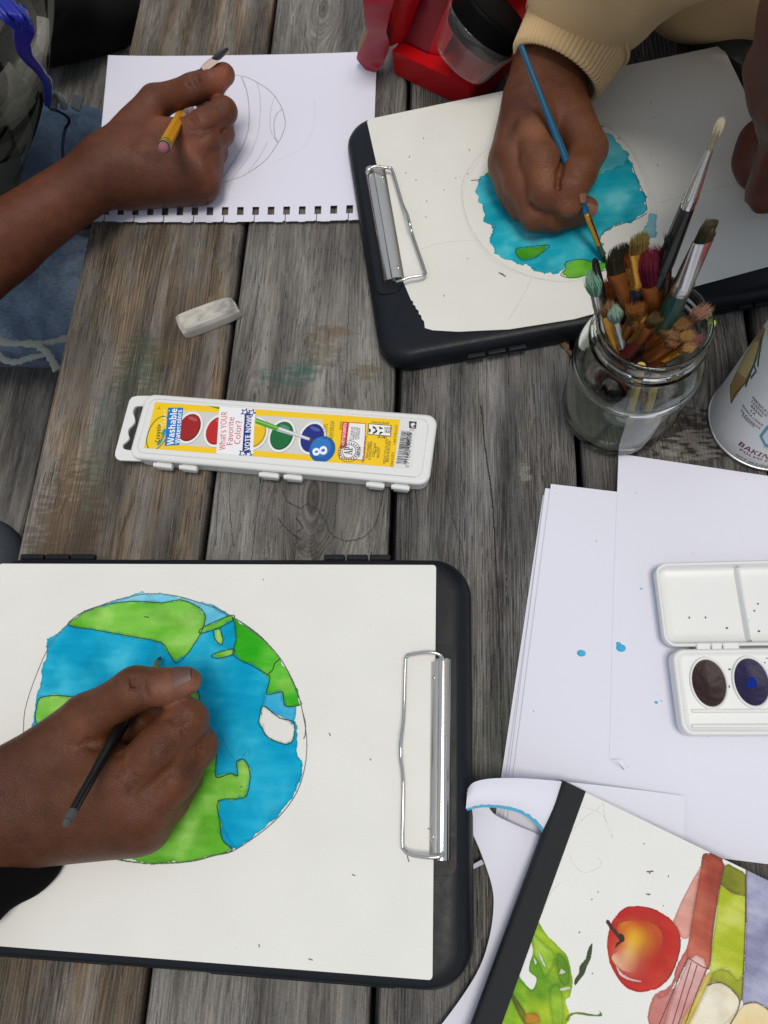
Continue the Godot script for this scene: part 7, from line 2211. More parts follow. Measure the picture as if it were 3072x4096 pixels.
	part(o, "blue_braid", braid.mesh(), hb)
	var loose := MB.new()
	tube(loose, smooth(PackedVector3Array([Vector3(-0.3603, 0.08, -0.5051), Vector3(-0.3828, 0.05, -0.5371), Vector3(-0.4351, -0.02, -0.6198), Vector3(-0.4499, -0.05, -0.6484), Vector3(-0.4535, -0.06, -0.6517), Vector3(-0.4605, -0.065, -0.6462), Vector3(-0.4539, -0.06, -0.6151), Vector3(-0.4464, -0.06, -0.5822)]), 6), [0.0016], 5)
	part(o, "loose_strand", loose.mesh(), flat("blue_black_hair", Color(0.03, 0.045, 0.12), 0.5))
	# yellow pencil
	var tip: Vector3 = Vector3(-0.2757, 0.002, -0.5952)
	var end: Vector3 = Vector3(-0.2309, 0.106, -0.4164)
	var ay := (tip - end).normalized()
	var L := (tip - end).length()
	var ax := ay.cross(Vector3.UP).normalized()
	var pe := thing("pencil", "yellow pencil with a pink eraser and green striped collar, held by a drawing hand", "pencil", Transform3D(Basis(ax, ay, ax.cross(ay)), end))
	var b := MB.new()
	var R := 0.0044
	lathe(b, pl([0.0001, 0.0, R * 0.62, 0.0003, R * 0.88, 0.0018, R * 0.92, 0.004, R * 0.92, 0.008]), 16)
	part(pe, "eraser", b.mesh(), flat("pencil_eraser", Color(0.60, 0.36, 0.42), 0.85))
	for k in 5:
		b = MB.new()
		var y := 0.006 + k * 0.0024
		lathe(b, pl([R * 0.95, y, R * 1.06, y + 0.0005, R * 1.06, y + 0.0019, R * 0.95, y + 0.0024]), 16, true, true)
		part(pe, "collar_band", b.mesh(), flat("collar_green", Color(0.06, 0.22, 0.10), 0.3, 0.4) if k % 2 == 0 else flat("collar_yellow", Color(0.82, 0.78, 0.25), 0.3, 0.3))
	b = MB.new()
	var hex0 := ring_of(Vector3(0, 0.0175, 0), Vector3(R * 1.05, 0, 0), Vector3(0, 0, R * 1.05), 6)
	var hex1 := ring_of(Vector3(0, L - 0.022, 0), Vector3(R * 1.05, 0, 0), Vector3(0, 0, R * 1.05), 6)
	for k in 6:
		b.quad(hex0[k], hex0[(k + 1) % 6], hex1[(k + 1) % 6], hex1[k])
	b.cap(hex0, false)
	b.cap(hex1, true)
	part(pe, "shaft", b.mesh(), flat("pencil_yellow", Color(0.86, 0.60, 0.04), 0.35))
	b = MB.new()
	lathe(b, pl([R, L - 0.022, 0.0012, L - 0.005, 0.0010, L - 0.004]), 12, true, true)
	part(pe, "sharpened_wood", b.mesh(), flat("pencil_wood", Color(0.70, 0.52, 0.33), 0.8))
	b = MB.new()
	lathe(b, pl([0.0011, L - 0.0045, 0.0001, L]), 8, true)
	part(pe, "lead", b.mesh(), flat("pencil_lead", Color(0.1, 0.1, 0.1), 0.5))
	# stamped marks on the facet that faces up
	var face := Vector3.ZERO
	var best := -2.0
	for k in 6:
		var nrm := (hex0[k] + hex0[(k + 1) % 6]) * 0.5 - Vector3(0, 0.0175, 0)
		var wn: Vector3 = pe.transform.basis * nrm.normalized()
		if wn.dot(Vector3(-0.2, 0.85, 0.5)) > best:
			best = wn.dot(Vector3(-0.2, 0.85, 0.5))
			face = nrm
	var tm := TextMesh.new()
	var fo := SystemFont.new()
	fo.font_names = PackedStringArray(["Droid Sans"])
	fo.font_weight = 700
	tm.font = fo
	tm.font_size = 32
	tm.pixel_size = 0.00012
	tm.depth = 0.0001
	tm.text = "HB 1 ■"
	var fz := face.normalized()
	part(pe, "stamp", tm, flat("stamp_black", Color(0.12, 0.10, 0.05), 0.6), Transform3D(Basis(Vector3.UP, fz.cross(Vector3.UP), fz), Vector3(0, 0.033, 0) + face * 1.01))
	# black bag on the bench beside
	var bag := organic([[0.02, [[Vector3(-0.7149, -0.24, -1.1313), Vector3(-0.6028, -0.24, -1.1429), 0.075, 0.070], [Vector3(-0.7168, -0.27, -1.1366), Vector3(-0.6396, -0.27, -1.143), 0.05, 0.045], [Vector3(-0.7073, -0.2, -1.0575), Vector3(-0.6562, -0.18, -1.0665), 0.06, 0.06]]]], 0.012, 0.009, Color.WHITE, [[Vector3(-0.6504, -0.2, -1.0159), Vector3(-0.5773, -0.17, -1.017), 0.008, 0.004], [Vector3(-0.6454, -0.16, -0.9856), Vector3(-0.6665, -0.2, -1.0203), 0.008, 0.005]], [], 0.0)
	single("bag", "black cloth bag resting on the bench behind the person with the pencil", "bag", bag, flat("black_cloth", Color(0.022, 0.022, 0.026), 0.85))

func shirt_mat() -> StandardMaterial3D:
	var im := Image.create(512, 512, false, Image.FORMAT_RGB8)
	im.fill(Color(0.15, 0.152, 0.15))
	var r2 := RandomNumberGenerator.new()
	r2.seed = 4
	for k in 24:
		var c := Vector2(r2.randf_range(0, 512), r2.randf_range(0, 512))
		var ang := r2.randf_range(0.4, 1.1) + (1.57 if r2.randf() < 0.3 else 0.0)
		var d := Vector2.from_angle(ang)
		var l := r2.randf_range(45, 110)
		var w := r2.randf_range(20, 34)
		var n := d.orthogonal()
		var g := r2.randf_range(0.66, 0.86)
		fill(im, PackedVector2Array([c - d * l - n * w, c + d * l - n * w * 0.8, c + d * l * 0.9 + n * w, c - d * l * 0.8 + n * w]), Color(g, g, g * 0.9))
		if k % 3 == 0: fill(im, PackedVector2Array([c - d * l * 0.3 + n * w * 0.2, c + d * l * 1.2 + n * w * 0.2, c + d * l * 1.2 + n * w * 0.7, c - d * l * 0.3 + n * w * 0.6]), Color(0.06, 0.062, 0.065))
	var grain := field(512, 512, 0.5, 3, 2)
	for y in range(0, 512):
		for x in range(0, 512):
			var c := im.get_pixel(x, y)
			im.set_pixel(x, y, c * (1.0 + (grain[y * 512 + x] - 128) * 0.002))
	var m := flat("shirt_print", Color.WHITE, 0.9, 0.0, 0.2)
	m.albedo_texture = ImageTexture.create_from_image(im)
	m.uv1_triplanar = true
	m.uv1_scale = Vector3(3.2, 3.2, 3.2)
	return m

func denim_mat() -> StandardMaterial3D:
	var a := field(512, 512, 0.012, 61, 4)
	var c := streaks(512, 512, 6.0, 1.0, 0.4, 62, 2)
	var d := field(512, 512, 0.5, 63, 2)
	var out := PackedByteArray()
	out.resize(512 * 512 * 3)
	for q in 512 * 512:
		var t := clampf(0.5 + (a[q] - 128) * 0.0032 + (c[q] - 128) * 0.0032 + (d[q] - 128) * 0.003, 0.0, 1.0)
		var k := Color(0.28, 0.34, 0.42).lerp(Color(0.58, 0.65, 0.72), t)
		out[q * 3] = int(k.r * 255)
		out[q * 3 + 1] = int(k.g * 255)
		out[q * 3 + 2] = int(k.b * 255)
	var m := flat("denim", Color.WHITE, 0.92, 0.0, 0.2)
	m.albedo_texture = ImageTexture.create_from_image(Image.create_from_data(512, 512, false, Image.FORMAT_RGB8, out))
	m.uv1_triplanar = true
	m.uv1_scale = Vector3(4, 4, 4)
	return m

func person_with_blue_brush() -> void:
	var o := thing("person", "person in a tan ribbed-cuff sweater, painting the far globe with a blue brush", "person")
	var base := lin(0.415, 0.255, 0.175)
	var palm := [0.0040, [
		[Vector3(0.0809, 0.062, -0.5888), Vector3(0.066, 0.057, -0.5317), 0.0305, 0.0280], [Vector3(0.066, 0.057, -0.5317), Vector3(0.0558, 0.052, -0.5052), 0.0270, 0.0220], [Vector3(0.066, 0.057, -0.5317), Vector3(0.0708, 0.052, -0.5037), 0.0270, 0.0212],
		[Vector3(0.0566, 0.052, -0.5051), Vector3(0.0492, 0.064, -0.4545), 0.0210, 0.0150], [Vector3(0.0537, 0.052, -0.5032), Vector3(0.0317, 0.057, -0.4429), 0.0205, 0.0134], [Vector3(0.0506, 0.05, -0.5037), Vector3(0.029, 0.048, -0.4431), 0.0195, 0.0122], [Vector3(0.0493, 0.046, -0.5063), Vector3(0.0303, 0.038, -0.4406), 0.0185, 0.0114],
		[Vector3(0.0708, 0.052, -0.5037), Vector3(0.0759, 0.054, -0.478), 0.0210, 0.0200], [Vector3(0.0623, 0.048, -0.4916), Vector3(0.0621, 0.038, -0.4571), 0.0170, 0.0130]]]
	var groups := [palm,
		[0.0013, chain([[Vector3(0.0776, 0.054, -0.4789), 0.0195], [Vector3(0.0913, 0.056, -0.4414), 0.0150], [Vector3(0.082, 0.061, -0.4135), 0.0137], [Vector3(0.0765, 0.06, -0.4022), 0.0127], [Vector3(0.0755, 0.053, -0.3934), 0.0103]])],
		[0.0013, chain([[Vector3(0.0493, 0.066, -0.4512), 0.0160], [Vector3(0.0538, 0.066, -0.4215), 0.0149], [Vector3(0.0579, 0.056, -0.4021), 0.0134], [Vector3(0.0722, 0.043, -0.4028), 0.0100], [Vector3(0.0834, 0.04, -0.4015), 0.0090], [Vector3(0.0919, 0.038, -0.4016), 0.0082]])],
		[0.0013, chain([[Vector3(0.0319, 0.058, -0.4418), 0.0140], [Vector3(0.039, 0.052, -0.4178), 0.0129], [Vector3(0.0517, 0.039, -0.3957), 0.0114], [Vector3(0.0669, 0.033, -0.3961), 0.0093], [Vector3(0.085, 0.029, -0.4005), 0.0074]])],
		[0.0013, chain([[Vector3(0.0283, 0.048, -0.4422), 0.0126], [Vector3(0.0323, 0.041, -0.426), 0.0114], [Vector3(0.041, 0.033, -0.411), 0.0101], [Vector3(0.0533, 0.029, -0.4072), 0.0088], [Vector3(0.0664, 0.027, -0.4071), 0.0076]])],
		[0.0013, chain([[Vector3(0.0301, 0.038, -0.4407), 0.0114], [Vector3(0.0318, 0.034, -0.4319), 0.0100], [Vector3(0.0341, 0.03, -0.423), 0.0090], [Vector3(0.044, 0.027, -0.4179), 0.0080], [Vector3(0.0539, 0.026, -0.4171), 0.0074]])]]
	var creases := [
		[Vector3(0.067, 0.072, -0.4491), Vector3(0.0726, 0.067, -0.4409), 0.0022, 0.0012], [Vector3(0.0393, 0.066, -0.4247), Vector3(0.0515, 0.05, -0.3979), 0.0022, 0.0018], [Vector3(0.0243, 0.052, -0.4332), Vector3(0.0437, 0.037, -0.4015), 0.0020, 0.0014], [Vector3(0.0698, 0.069, -0.424), Vector3(0.0665, 0.07, -0.4057), 0.0022, 0.0022], [Vector3(0.0665, 0.07, -0.4057), Vector3(0.0655, 0.066, -0.3972), 0.0022, 0.0022], [Vector3(0.0655, 0.066, -0.3972), Vector3(0.0682, 0.056, -0.393), 0.0022, 0.0020], [Vector3(0.0544, 0.048, -0.3981), Vector3(0.0833, 0.039, -0.395), 0.0020, 0.0016],
		[Vector3(0.0702, 0.074, -0.3975), Vector3(0.0798, 0.074, -0.3987), 0.0018, 0.0006], [Vector3(0.0591, 0.08, -0.4124), Vector3(0.0637, 0.078, -0.4122), 0.0016, 0.0006], [Vector3(0.0336, 0.075, -0.4539), Vector3(0.0299, 0.068, -0.4425), 0.005, 0.0010], [Vector3(0.0426, 0.078, -0.4548), Vector3(0.0535, 0.076, -0.455), 0.004, 0.0008]]
	creases += knuckle(Vector3(0.0564, 0.071, -0.393), Vector3(0.0579, 0.056, -0.4021) - Vector3(0.0493, 0.066, -0.4512), Vector3(-0.1, 0.9, 0.35), 0.009, 0.003, 0.0010) + knuckle(Vector3(0.0477, 0.052, -0.3914), Vector3(0.0517, 0.039, -0.3957) - Vector3(0.039, 0.052, -0.4178), Vector3(-0.1, 0.9, 0.35), 0.007)
	creases += knuckle(Vector3(0.0774, 0.075, -0.3969), Vector3(0.0765, 0.06, -0.4022) - Vector3(0.0913, 0.056, -0.4414), Vector3(-0.1, 0.9, 0.35), 0.008, 0.003, 0.0010) + knuckle(Vector3(0.0377, 0.044, -0.4065), Vector3(0.041, 0.033, -0.411) - Vector3(0.0323, 0.041, -0.426), Vector3(-0.1, 0.9, 0.35), 0.006)
	for v in [[Vector3(0.054, 0.076, -0.4715), Vector3(0.049, 0.08, -0.4438)], [Vector3(0.048, 0.074, -0.4713), Vector3(0.0349, 0.073, -0.4377)], [Vector3(0.044, 0.068, -0.4766), Vector3(0.0302, 0.062, -0.4398)]]:
		creases.append([v[0], v[1], 0.0045, -0.0008])
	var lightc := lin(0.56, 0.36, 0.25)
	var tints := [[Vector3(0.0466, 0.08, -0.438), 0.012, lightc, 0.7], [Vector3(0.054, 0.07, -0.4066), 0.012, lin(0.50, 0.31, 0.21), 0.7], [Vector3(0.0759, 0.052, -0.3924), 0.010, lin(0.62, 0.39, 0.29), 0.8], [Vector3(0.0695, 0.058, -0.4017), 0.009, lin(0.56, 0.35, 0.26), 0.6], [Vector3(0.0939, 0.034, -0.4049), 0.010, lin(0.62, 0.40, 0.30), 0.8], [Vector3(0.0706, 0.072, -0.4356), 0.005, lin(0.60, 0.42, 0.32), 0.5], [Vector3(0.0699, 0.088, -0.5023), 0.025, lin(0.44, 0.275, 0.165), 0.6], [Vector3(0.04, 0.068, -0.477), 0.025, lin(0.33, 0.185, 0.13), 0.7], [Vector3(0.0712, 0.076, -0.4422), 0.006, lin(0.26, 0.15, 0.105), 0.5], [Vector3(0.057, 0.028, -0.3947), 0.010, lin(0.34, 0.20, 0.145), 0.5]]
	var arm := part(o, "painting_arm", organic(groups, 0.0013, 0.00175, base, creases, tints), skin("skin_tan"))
	var nc := flat("nail_natural", Color(0.56, 0.40, 0.33), 0.3)
	part(arm, "thumbnail", nail(Vector3(0.0762, 0.056, -0.3968), 0.0124, Vector3(0.0766, 0.056, -0.3867) - Vector3(0.0747, 0.065, -0.3965), Vector3(0.66, 0.72, 0.12), 0.0120, 0.0100), nc)
	part(arm, "fingernail", nail(Vector3(0.0911, 0.0382, -0.4015), 0.0090, Vector3(0.0963, 0.037, -0.4014) - Vector3(0.083, 0.042, -0.3997), Vector3(0.05, 0.55, 0.80), 0.0110, 0.0100), nc)
	# sweater: cuff, sleeves and chest
	var tan := flat("tan_knit", Color(0.86, 0.735, 0.55), 0.95, 0.0, 0.15)
	bumpy(tan, weave_tex(), 0.02, 90.0)
	tan.rim_enabled = true
	tan.rim = 0.35
	var cb := MB.new()
	var mouth: Vector3 = Vector3(0.0689, 0.062, -0.5166)
	var upper: Vector3 = Vector3(0.0866, 0.076, -0.5438)
	var axis := (upper - mouth).normalized()
	var cx: Vector3 = (Vector3(0.0948, 0.07, -0.4882) - Vector3(0.0372, 0.085, -0.5078)).normalized()
	cx = (cx - axis * cx.dot(axis)).normalized()
	var cz := axis.cross(cx)
	var rings := []
	for k in 12:
		var t := k / 11.0
		var ctr := mouth.lerp(upper, t) + Vector3(0, 0.0, 0)
		var r := PackedVector3Array()
		for j in 256:
			var a := TAU * j / 256
			var rad := lerpf(0.0405, 0.0440, t) + 0.00055 * (1.0 if (j / 2) % 2 == 0 else -1.0) * (1.0 if t < 0.93 else 0.0)
			if t == 0.0:
				rad -= 0.002
			r.append(ctr + cx * cos(a) * rad + cz * sin(a) * rad * 0.86)
		rings.append(r)
	var inner := []
	for k in 6:
		var r := PackedVector3Array()
		for p in rings[k]:
			var ctr := mouth.lerp(upper, k / 11.0)
			r.append(ctr + (p - ctr) * 0.93)
		inner.push_front(r)
	cb.loft(inner + rings, true)
	part(o, "ribbed_cuff", cb.mesh(false), tan)
	var seam := MB.new()
	var sring := PackedVector3Array()
	for j in 49:
		var t := TAU * j / 48
		sring.append(upper - axis * 0.002 + cx * cos(t) * 0.0455 + cz * sin(t) * 0.0392)
	tube(seam, sring, [0.0016], 6, false)
	part(o.get_node("ribbed_cuff"), "cuff_seam", seam.mesh(false), tan)
	var sleeve := organic([[0.012, [[upper + axis * 0.034, Vector3(0.1014, 0.11, -0.5638), 0.045, 0.052], [Vector3(0.1014, 0.11, -0.5638), Vector3(0.1365, 0.2, -0.5307), 0.052, 0.070]]],
		[0.012, [[Vector3(0.1604, 0.07, -0.6845), Vector3(0.1986, 0.052, -0.6332), 0.042, 0.043], [Vector3(0.1986, 0.052, -0.6332), Vector3(0.2904, 0.055, -0.5925), 0.043, 0.042], [Vector3(0.1604, 0.07, -0.6845), Vector3(0.1591, 0.2, -0.5174), 0.045, 0.065]]],
		[0.02, [[Vector3(0.1628, 0.2, -0.5482), Vector3(0.2141, 0.22, -0.5042), 0.08, 0.08], [Vector3(0.288, 0.12, -0.8402), Vector3(0.5848, -0.25, -1.7062), 0.15, 0.16]]]], 0.010, 0.007, Color.WHITE,
		[[Vector3(0.0872, 0.125, -0.4788), Vector3(0.0983, 0.15, -0.4859), 0.010, 0.007], [Vector3(0.0724, 0.13, -0.4827), Vector3(0.0855, 0.15, -0.4966), 0.008, -0.004], [Vector3(0.1104, 0.115, -0.4897), Vector3(0.0995, 0.14, -0.4963), 0.009, 0.007], [Vector3(0.1515, 0.095, -0.5722), Vector3(0.1934, 0.085, -0.5508), 0.008, 0.006], [Vector3(0.1715, 0.098, -0.575), Vector3(0.2172, 0.092, -0.5473), 0.010, 0.008], [Vector3(0.2033, 0.098, -0.5602), Vector3(0.2378, 0.08, -0.5421), 0.008, 0.006], [Vector3(0.1372, 0.09, -0.5509), Vector3(0.1632, 0.06, -0.5593), 0.008, 0.006]], [], 0.0)
	part(o, "sweater", sleeve, tan)
	# other hand, resting fist, cut by the right edge of the picture
	var fist := [[0.0045, [[Vector3(0.2797, 0.062, -0.5153), Vector3(0.2542, 0.062, -0.4566), 0.027, 0.027], [Vector3(0.2542, 0.062, -0.4566), Vector3(0.2272, 0.06, -0.4245), 0.030, 0.022]]],
		[0.0022, chain([[Vector3(0.2237, 0.07, -0.4281), 0.0155], [Vector3(0.2116, 0.068, -0.427), 0.0140], [Vector3(0.2083, 0.06, -0.4181), 0.0125], [Vector3(0.2253, 0.048, -0.418), 0.011]])],
		[0.0022, chain([[Vector3(0.2307, 0.062, -0.4274), 0.0150], [Vector3(0.216, 0.058, -0.4218), 0.0140], [Vector3(0.2151, 0.05, -0.4164), 0.0120], [Vector3(0.2306, 0.042, -0.4147), 0.0105]])],
		[0.0022, chain([[Vector3(0.2371, 0.054, -0.4264), 0.014], [Vector3(0.226, 0.048, -0.418), 0.0125], [Vector3(0.228, 0.04, -0.4147), 0.0110], [Vector3(0.2405, 0.034, -0.4151), 0.0095]])],
		[0.0022, chain([[Vector3(0.2436, 0.046, -0.4253), 0.013], [Vector3(0.2374, 0.038, -0.4168), 0.0110], [Vector3(0.2446, 0.032, -0.4145), 0.0095]])],
		[0.0022, chain([[Vector3(0.2376, 0.075, -0.4257), 0.016], [Vector3(0.218, 0.086, -0.4069), 0.0125], [Vector3(0.2111, 0.08, -0.4064), 0.0110], [Vector3(0.2111, 0.072, -0.4055), 0.0095]])]]
	var dk := lin(0.36, 0.19, 0.135)
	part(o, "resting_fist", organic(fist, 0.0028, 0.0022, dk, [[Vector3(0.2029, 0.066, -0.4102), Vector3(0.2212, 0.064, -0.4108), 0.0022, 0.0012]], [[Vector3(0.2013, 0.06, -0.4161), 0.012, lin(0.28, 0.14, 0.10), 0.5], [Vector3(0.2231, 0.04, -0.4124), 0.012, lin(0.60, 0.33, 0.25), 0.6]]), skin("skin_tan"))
	# head bent over the far painting
	var hc: Vector3 = Vector3(0.2563, 0.205, -0.3553)
	var fwd := Vector3(-0.80, -0.52, 0.28).normalized()
	var up := (Vector3(-0.50, 0.80, -0.10) - fwd * Vector3(-0.50, 0.80, -0.10).dot(fwd)).normalized()
	var side := fwd.cross(up)
	var hd := func(f: float, u: float, s: float) -> Vector3: return hc + fwd * f + up * u + side * s
	var face := lin(0.34, 0.19, 0.145)
	var head := [[0.008, [[hd.call(-0.020, 0.030, 0.0), hd.call(0.022, 0.036, 0.0), 0.078, 0.072], [hd.call(0.03, 0.0, 0.0), hd.call(0.045, -0.045, 0.0), 0.066, 0.050], [hd.call(0.05, -0.07, 0.0), hd.call(0.055, -0.08, 0.0), 0.036, 0.030], [hd.call(-0.03, -0.06, 0.0), hd.call(-0.06, -0.17, 0.0), 0.055, 0.060]]],
		[0.004, [[hd.call(0.096, 0.015, 0.0), hd.call(0.112, -0.020, 0.0), 0.008, 0.012], [hd.call(0.100, -0.024, 0.012), hd.call(0.100, -0.024, -0.012), 0.008, 0.008], [hd.call(0.088, -0.052, 0.016), hd.call(0.088, -0.052, -0.016), 0.010, 0.010], [hd.call(0.084, 0.026, 0.040), hd.call(0.092, 0.026, 0.012), 0.011, 0.010], [hd.call(0.084, 0.026, -0.040), hd.call(0.092, 0.026, -0.012), 0.011, 0.010]]],
		[0.004, [[hd.call(-0.005, 0.01, 0.072), hd.call(-0.012, -0.025, 0.076), 0.012, 0.009], [hd.call(-0.005, 0.01, -0.072), hd.call(-0.012, -0.025, -0.076), 0.012, 0.009]]]]
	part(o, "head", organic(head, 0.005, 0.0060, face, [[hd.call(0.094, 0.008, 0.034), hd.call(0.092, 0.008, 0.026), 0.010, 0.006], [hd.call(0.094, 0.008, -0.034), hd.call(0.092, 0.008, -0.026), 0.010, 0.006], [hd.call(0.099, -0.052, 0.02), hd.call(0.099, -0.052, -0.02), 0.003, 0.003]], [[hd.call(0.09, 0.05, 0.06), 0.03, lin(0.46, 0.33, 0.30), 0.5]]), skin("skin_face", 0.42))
	for s in [-0.030, 0.030]:
		var eb := SphereMesh.new()
		eb.radius = 0.0115
		eb.height = 0.023
		part(o, "eye", eb, flat("eye_white", Color(0.75, 0.72, 0.68), 0.15), Transform3D(Basis(), hd.call(0.079, 0.008, s)))
	var cap := organic([[0.01, [[hd.call(-0.034, 0.036, 0.0), hd.call(-0.010, 0.060, 0.0), 0.082, 0.066], [hd.call(-0.05, 0.0, 0.0), hd.call(-0.045, -0.05, 0.0), 0.070, 0.05]]]], 0.006, 0.005, Color(0.012, 0.010, 0.010), [], [], 0.5)
	var hm := flat("cropped_hair", Color.WHITE, 0.9, 0.0, 0.2)
	hm.vertex_color_use_as_albedo = true
	bumpy(hm, noise_tex(0.25, 256, 2, 90), 0.15, 30.0)
	part(o, "cropped_hair", cap, hm)
	# paint brush in the hand
	var silver := flat("ferrule_gold", Color.WHITE)
	var ba: Vector3 = Vector3(0.0363, 0.117, -0.4793)
	var tp: Vector3 = Vector3(0.107, 0.0215, -0.3596)
	brush("paint_brush", "slim blue-handled brush with a gold ferrule, held over the far globe painting", ba, tp, {"bristle": 0.016, "ferrule": 0.026, "r": 0.0026, "wide": 0.0022, "thin": 0.0020, "handle_r": 0.0031, "colour": Color(0.06, 0.10, 0.07), "tip_colour": Color(0.03, 0.10, 0.10), "belly": 1.2, "point": 0.6, "fray": 0.05, "hairs": 80, "ferrule_mat": silver, "handle_mat": flat("handle_blue", Color(0.05, 0.34, 0.47), 0.25), "bristle_mat": hair_mat()})
	# grey plastic bag beyond the far clipboard
	var pb := organic([[0.006, [[Vector3(0.2086, 0.012, -0.6175), Vector3(0.237, 0.012, -0.6039), 0.012, 0.016], [Vector3(0.2109, 0.01, -0.6041), Vector3(0.2382, 0.012, -0.5818), 0.010, 0.016], [Vector3(0.2053, 0.02, -0.6102), Vector3(0.2085, 0.006, -0.6143), 0.006, 0.006], [Vector3(0.2295, 0.012, -0.585), Vector3(0.2371, 0.008, -0.5676), 0.012, 0.010], [Vector3(0.2376, 0.02, -0.6007), Vector3(0.2631, 0.01, -0.5946), 0.018, 0.02]]]], 0.005, 0.003, Color.WHITE, [[Vector3(0.2031, 0.03, -0.5901), Vector3(0.2262, 0.03, -0.566), 0.004, 0.003], [Vector3(0.2098, 0.03, -0.5828), Vector3(0.2216, 0.03, -0.5581), 0.004, -0.003]], [], 0.0)
	single("plastic_bag", "crumpled dark grey plastic bag beyond the far clipboard, under the bent head", "plastic bag", pb, flat("grey_plastic", Color(0.20, 0.205, 0.20), 0.35))

func person_in_front() -> void:
	var o := thing("person", "person with a black sleeve whose dark-skinned hand paints the near globe", "person")
	var base := lin(0.375, 0.222, 0.132)
	var palm := [0.0045, [
		[Vector3(-0.3388, 0.06, 0.1121), Vector3(-0.286, 0.064, 0.0493), 0.038, 0.0275], [Vector3(-0.286, 0.064, 0.0493), Vector3(-0.2674, 0.066, 0.0429), 0.0265, 0.0240],
		[Vector3(-0.2714, 0.068, 0.0392), Vector3(-0.198, 0.078, 0.0276), 0.0215, 0.0150], [Vector3(-0.2695, 0.066, 0.0453), Vector3(-0.1865, 0.072, 0.0443), 0.0220, 0.0150],
		[Vector3(-0.2682, 0.06, 0.0533), Vector3(-0.1897, 0.062, 0.0541), 0.0205, 0.0140], [Vector3(-0.2646, 0.056, 0.0573), Vector3(-0.1962, 0.053, 0.0562), 0.0185, 0.0130],
		[Vector3(-0.2561, 0.052, 0.0629), Vector3(-0.2019, 0.0485, 0.0562), 0.0172, 0.0138],
		[Vector3(-0.2655, 0.07, 0.0281), Vector3(-0.2295, 0.076, -0.0029), 0.0205, 0.0152], [Vector3(-0.2447, 0.07, 0.0218), Vector3(-0.2085, 0.074, 0.0276), 0.0165, 0.0150], [Vector3(-0.2275, 0.054, 0.0159), Vector3(-0.2091, 0.052, -0.0027), 0.0125, 0.0110]]]
	var groups := [palm,
		[0.0022, chain([[Vector3(-0.2473, 0.072, 0.0165), 0.0185], [Vector3(-0.2271, 0.079, -0.0037), 0.0146], [Vector3(-0.195, 0.089, -0.0218), 0.0122], [Vector3(-0.1785, 0.089, -0.0235), 0.0098], [Vector3(-0.1636, 0.088, -0.0273), 0.0078]])],
		[0.0020, chain([[Vector3(-0.1957, 0.079, 0.0282), 0.0150], [Vector3(-0.1764, 0.084, 0.0103), 0.0138], [Vector3(-0.1654, 0.08, -0.0049), 0.0124], [Vector3(-0.1879, 0.058, -0.0115), 0.0098], [Vector3(-0.2077, 0.049, -0.0079), 0.0088]])],
		[0.0020, chain([[Vector3(-0.1857, 0.072, 0.0442), 0.0148], [Vector3(-0.1702, 0.074, 0.0258), 0.0126], [Vector3(-0.1624, 0.066, 0.009), 0.0116], [Vector3(-0.1801, 0.05, 0.0042), 0.0095], [Vector3(-0.1971, 0.044, 0.0049), 0.0086]])],
		[0.0020, chain([[Vector3(-0.1888, 0.062, 0.0541), 0.0138], [Vector3(-0.1783, 0.06, 0.0404), 0.0116], [Vector3(-0.1736, 0.053, 0.0284), 0.0106], [Vector3(-0.1883, 0.045, 0.0239), 0.0092], [Vector3(-0.201, 0.043, 0.023), 0.0084]])],
		[0.0020, chain([[Vector3(-0.1958, 0.053, 0.0561), 0.0128], [Vector3(-0.1907, 0.05, 0.0509), 0.0104], [Vector3(-0.1884, 0.046, 0.0435), 0.0095], [Vector3(-0.1985, 0.043, 0.0388), 0.0085], [Vector3(-0.2082, 0.042, 0.0377), 0.0080]])]]
	var creases := [
		[Vector3(-0.1753, 0.09, 0.031), Vector3(-0.1509, 0.09, -0.0003), 0.0028, 0.0020], [Vector3(-0.1761, 0.074, 0.0471), Vector3(-0.1598, 0.074, 0.0231), 0.0024, 0.0012],
		[Vector3(-0.2206, 0.088, 0.0076), Vector3(-0.2142, 0.086, 0.0119), 0.0020, 0.0010], [Vector3(-0.2227, 0.088, 0.01), Vector3(-0.2156, 0.086, 0.0134), 0.0018, 0.0008], [Vector3(-0.1998, 0.09, 0.0156), Vector3(-0.1959, 0.09, 0.0191), 0.0018, 0.0010], [Vector3(-0.1961, 0.091, 0.0147), Vector3(-0.1932, 0.091, 0.0175), 0.0018, 0.0008],
		[Vector3(-0.1921, 0.1, -0.0268), Vector3(-0.184, 0.101, -0.0202), 0.0017, 0.0009], [Vector3(-0.1883, 0.1, -0.0285), Vector3(-0.1833, 0.101, -0.021), 0.0016, 0.0008], [Vector3(-0.1956, 0.1, -0.0229), Vector3(-0.1893, 0.1, -0.0201), 0.0016, 0.0006], [Vector3(-0.1856, 0.096, -0.0107), Vector3(-0.1904, 0.09, -0.007), 0.0022, 0.0010],
		[Vector3(-0.1717, 0.097, 0.0128), Vector3(-0.1677, 0.097, 0.0077), 0.0030, -0.0006], [Vector3(-0.1746, 0.096, 0.018), Vector3(-0.1709, 0.096, 0.0157), 0.0022, -0.0005],
		[Vector3(-0.2331, 0.092, 0.033), Vector3(-0.1915, 0.094, 0.0322), 0.006, -0.0009], [Vector3(-0.2291, 0.088, 0.0444), Vector3(-0.1853, 0.086, 0.0451), 0.006, -0.0007]]
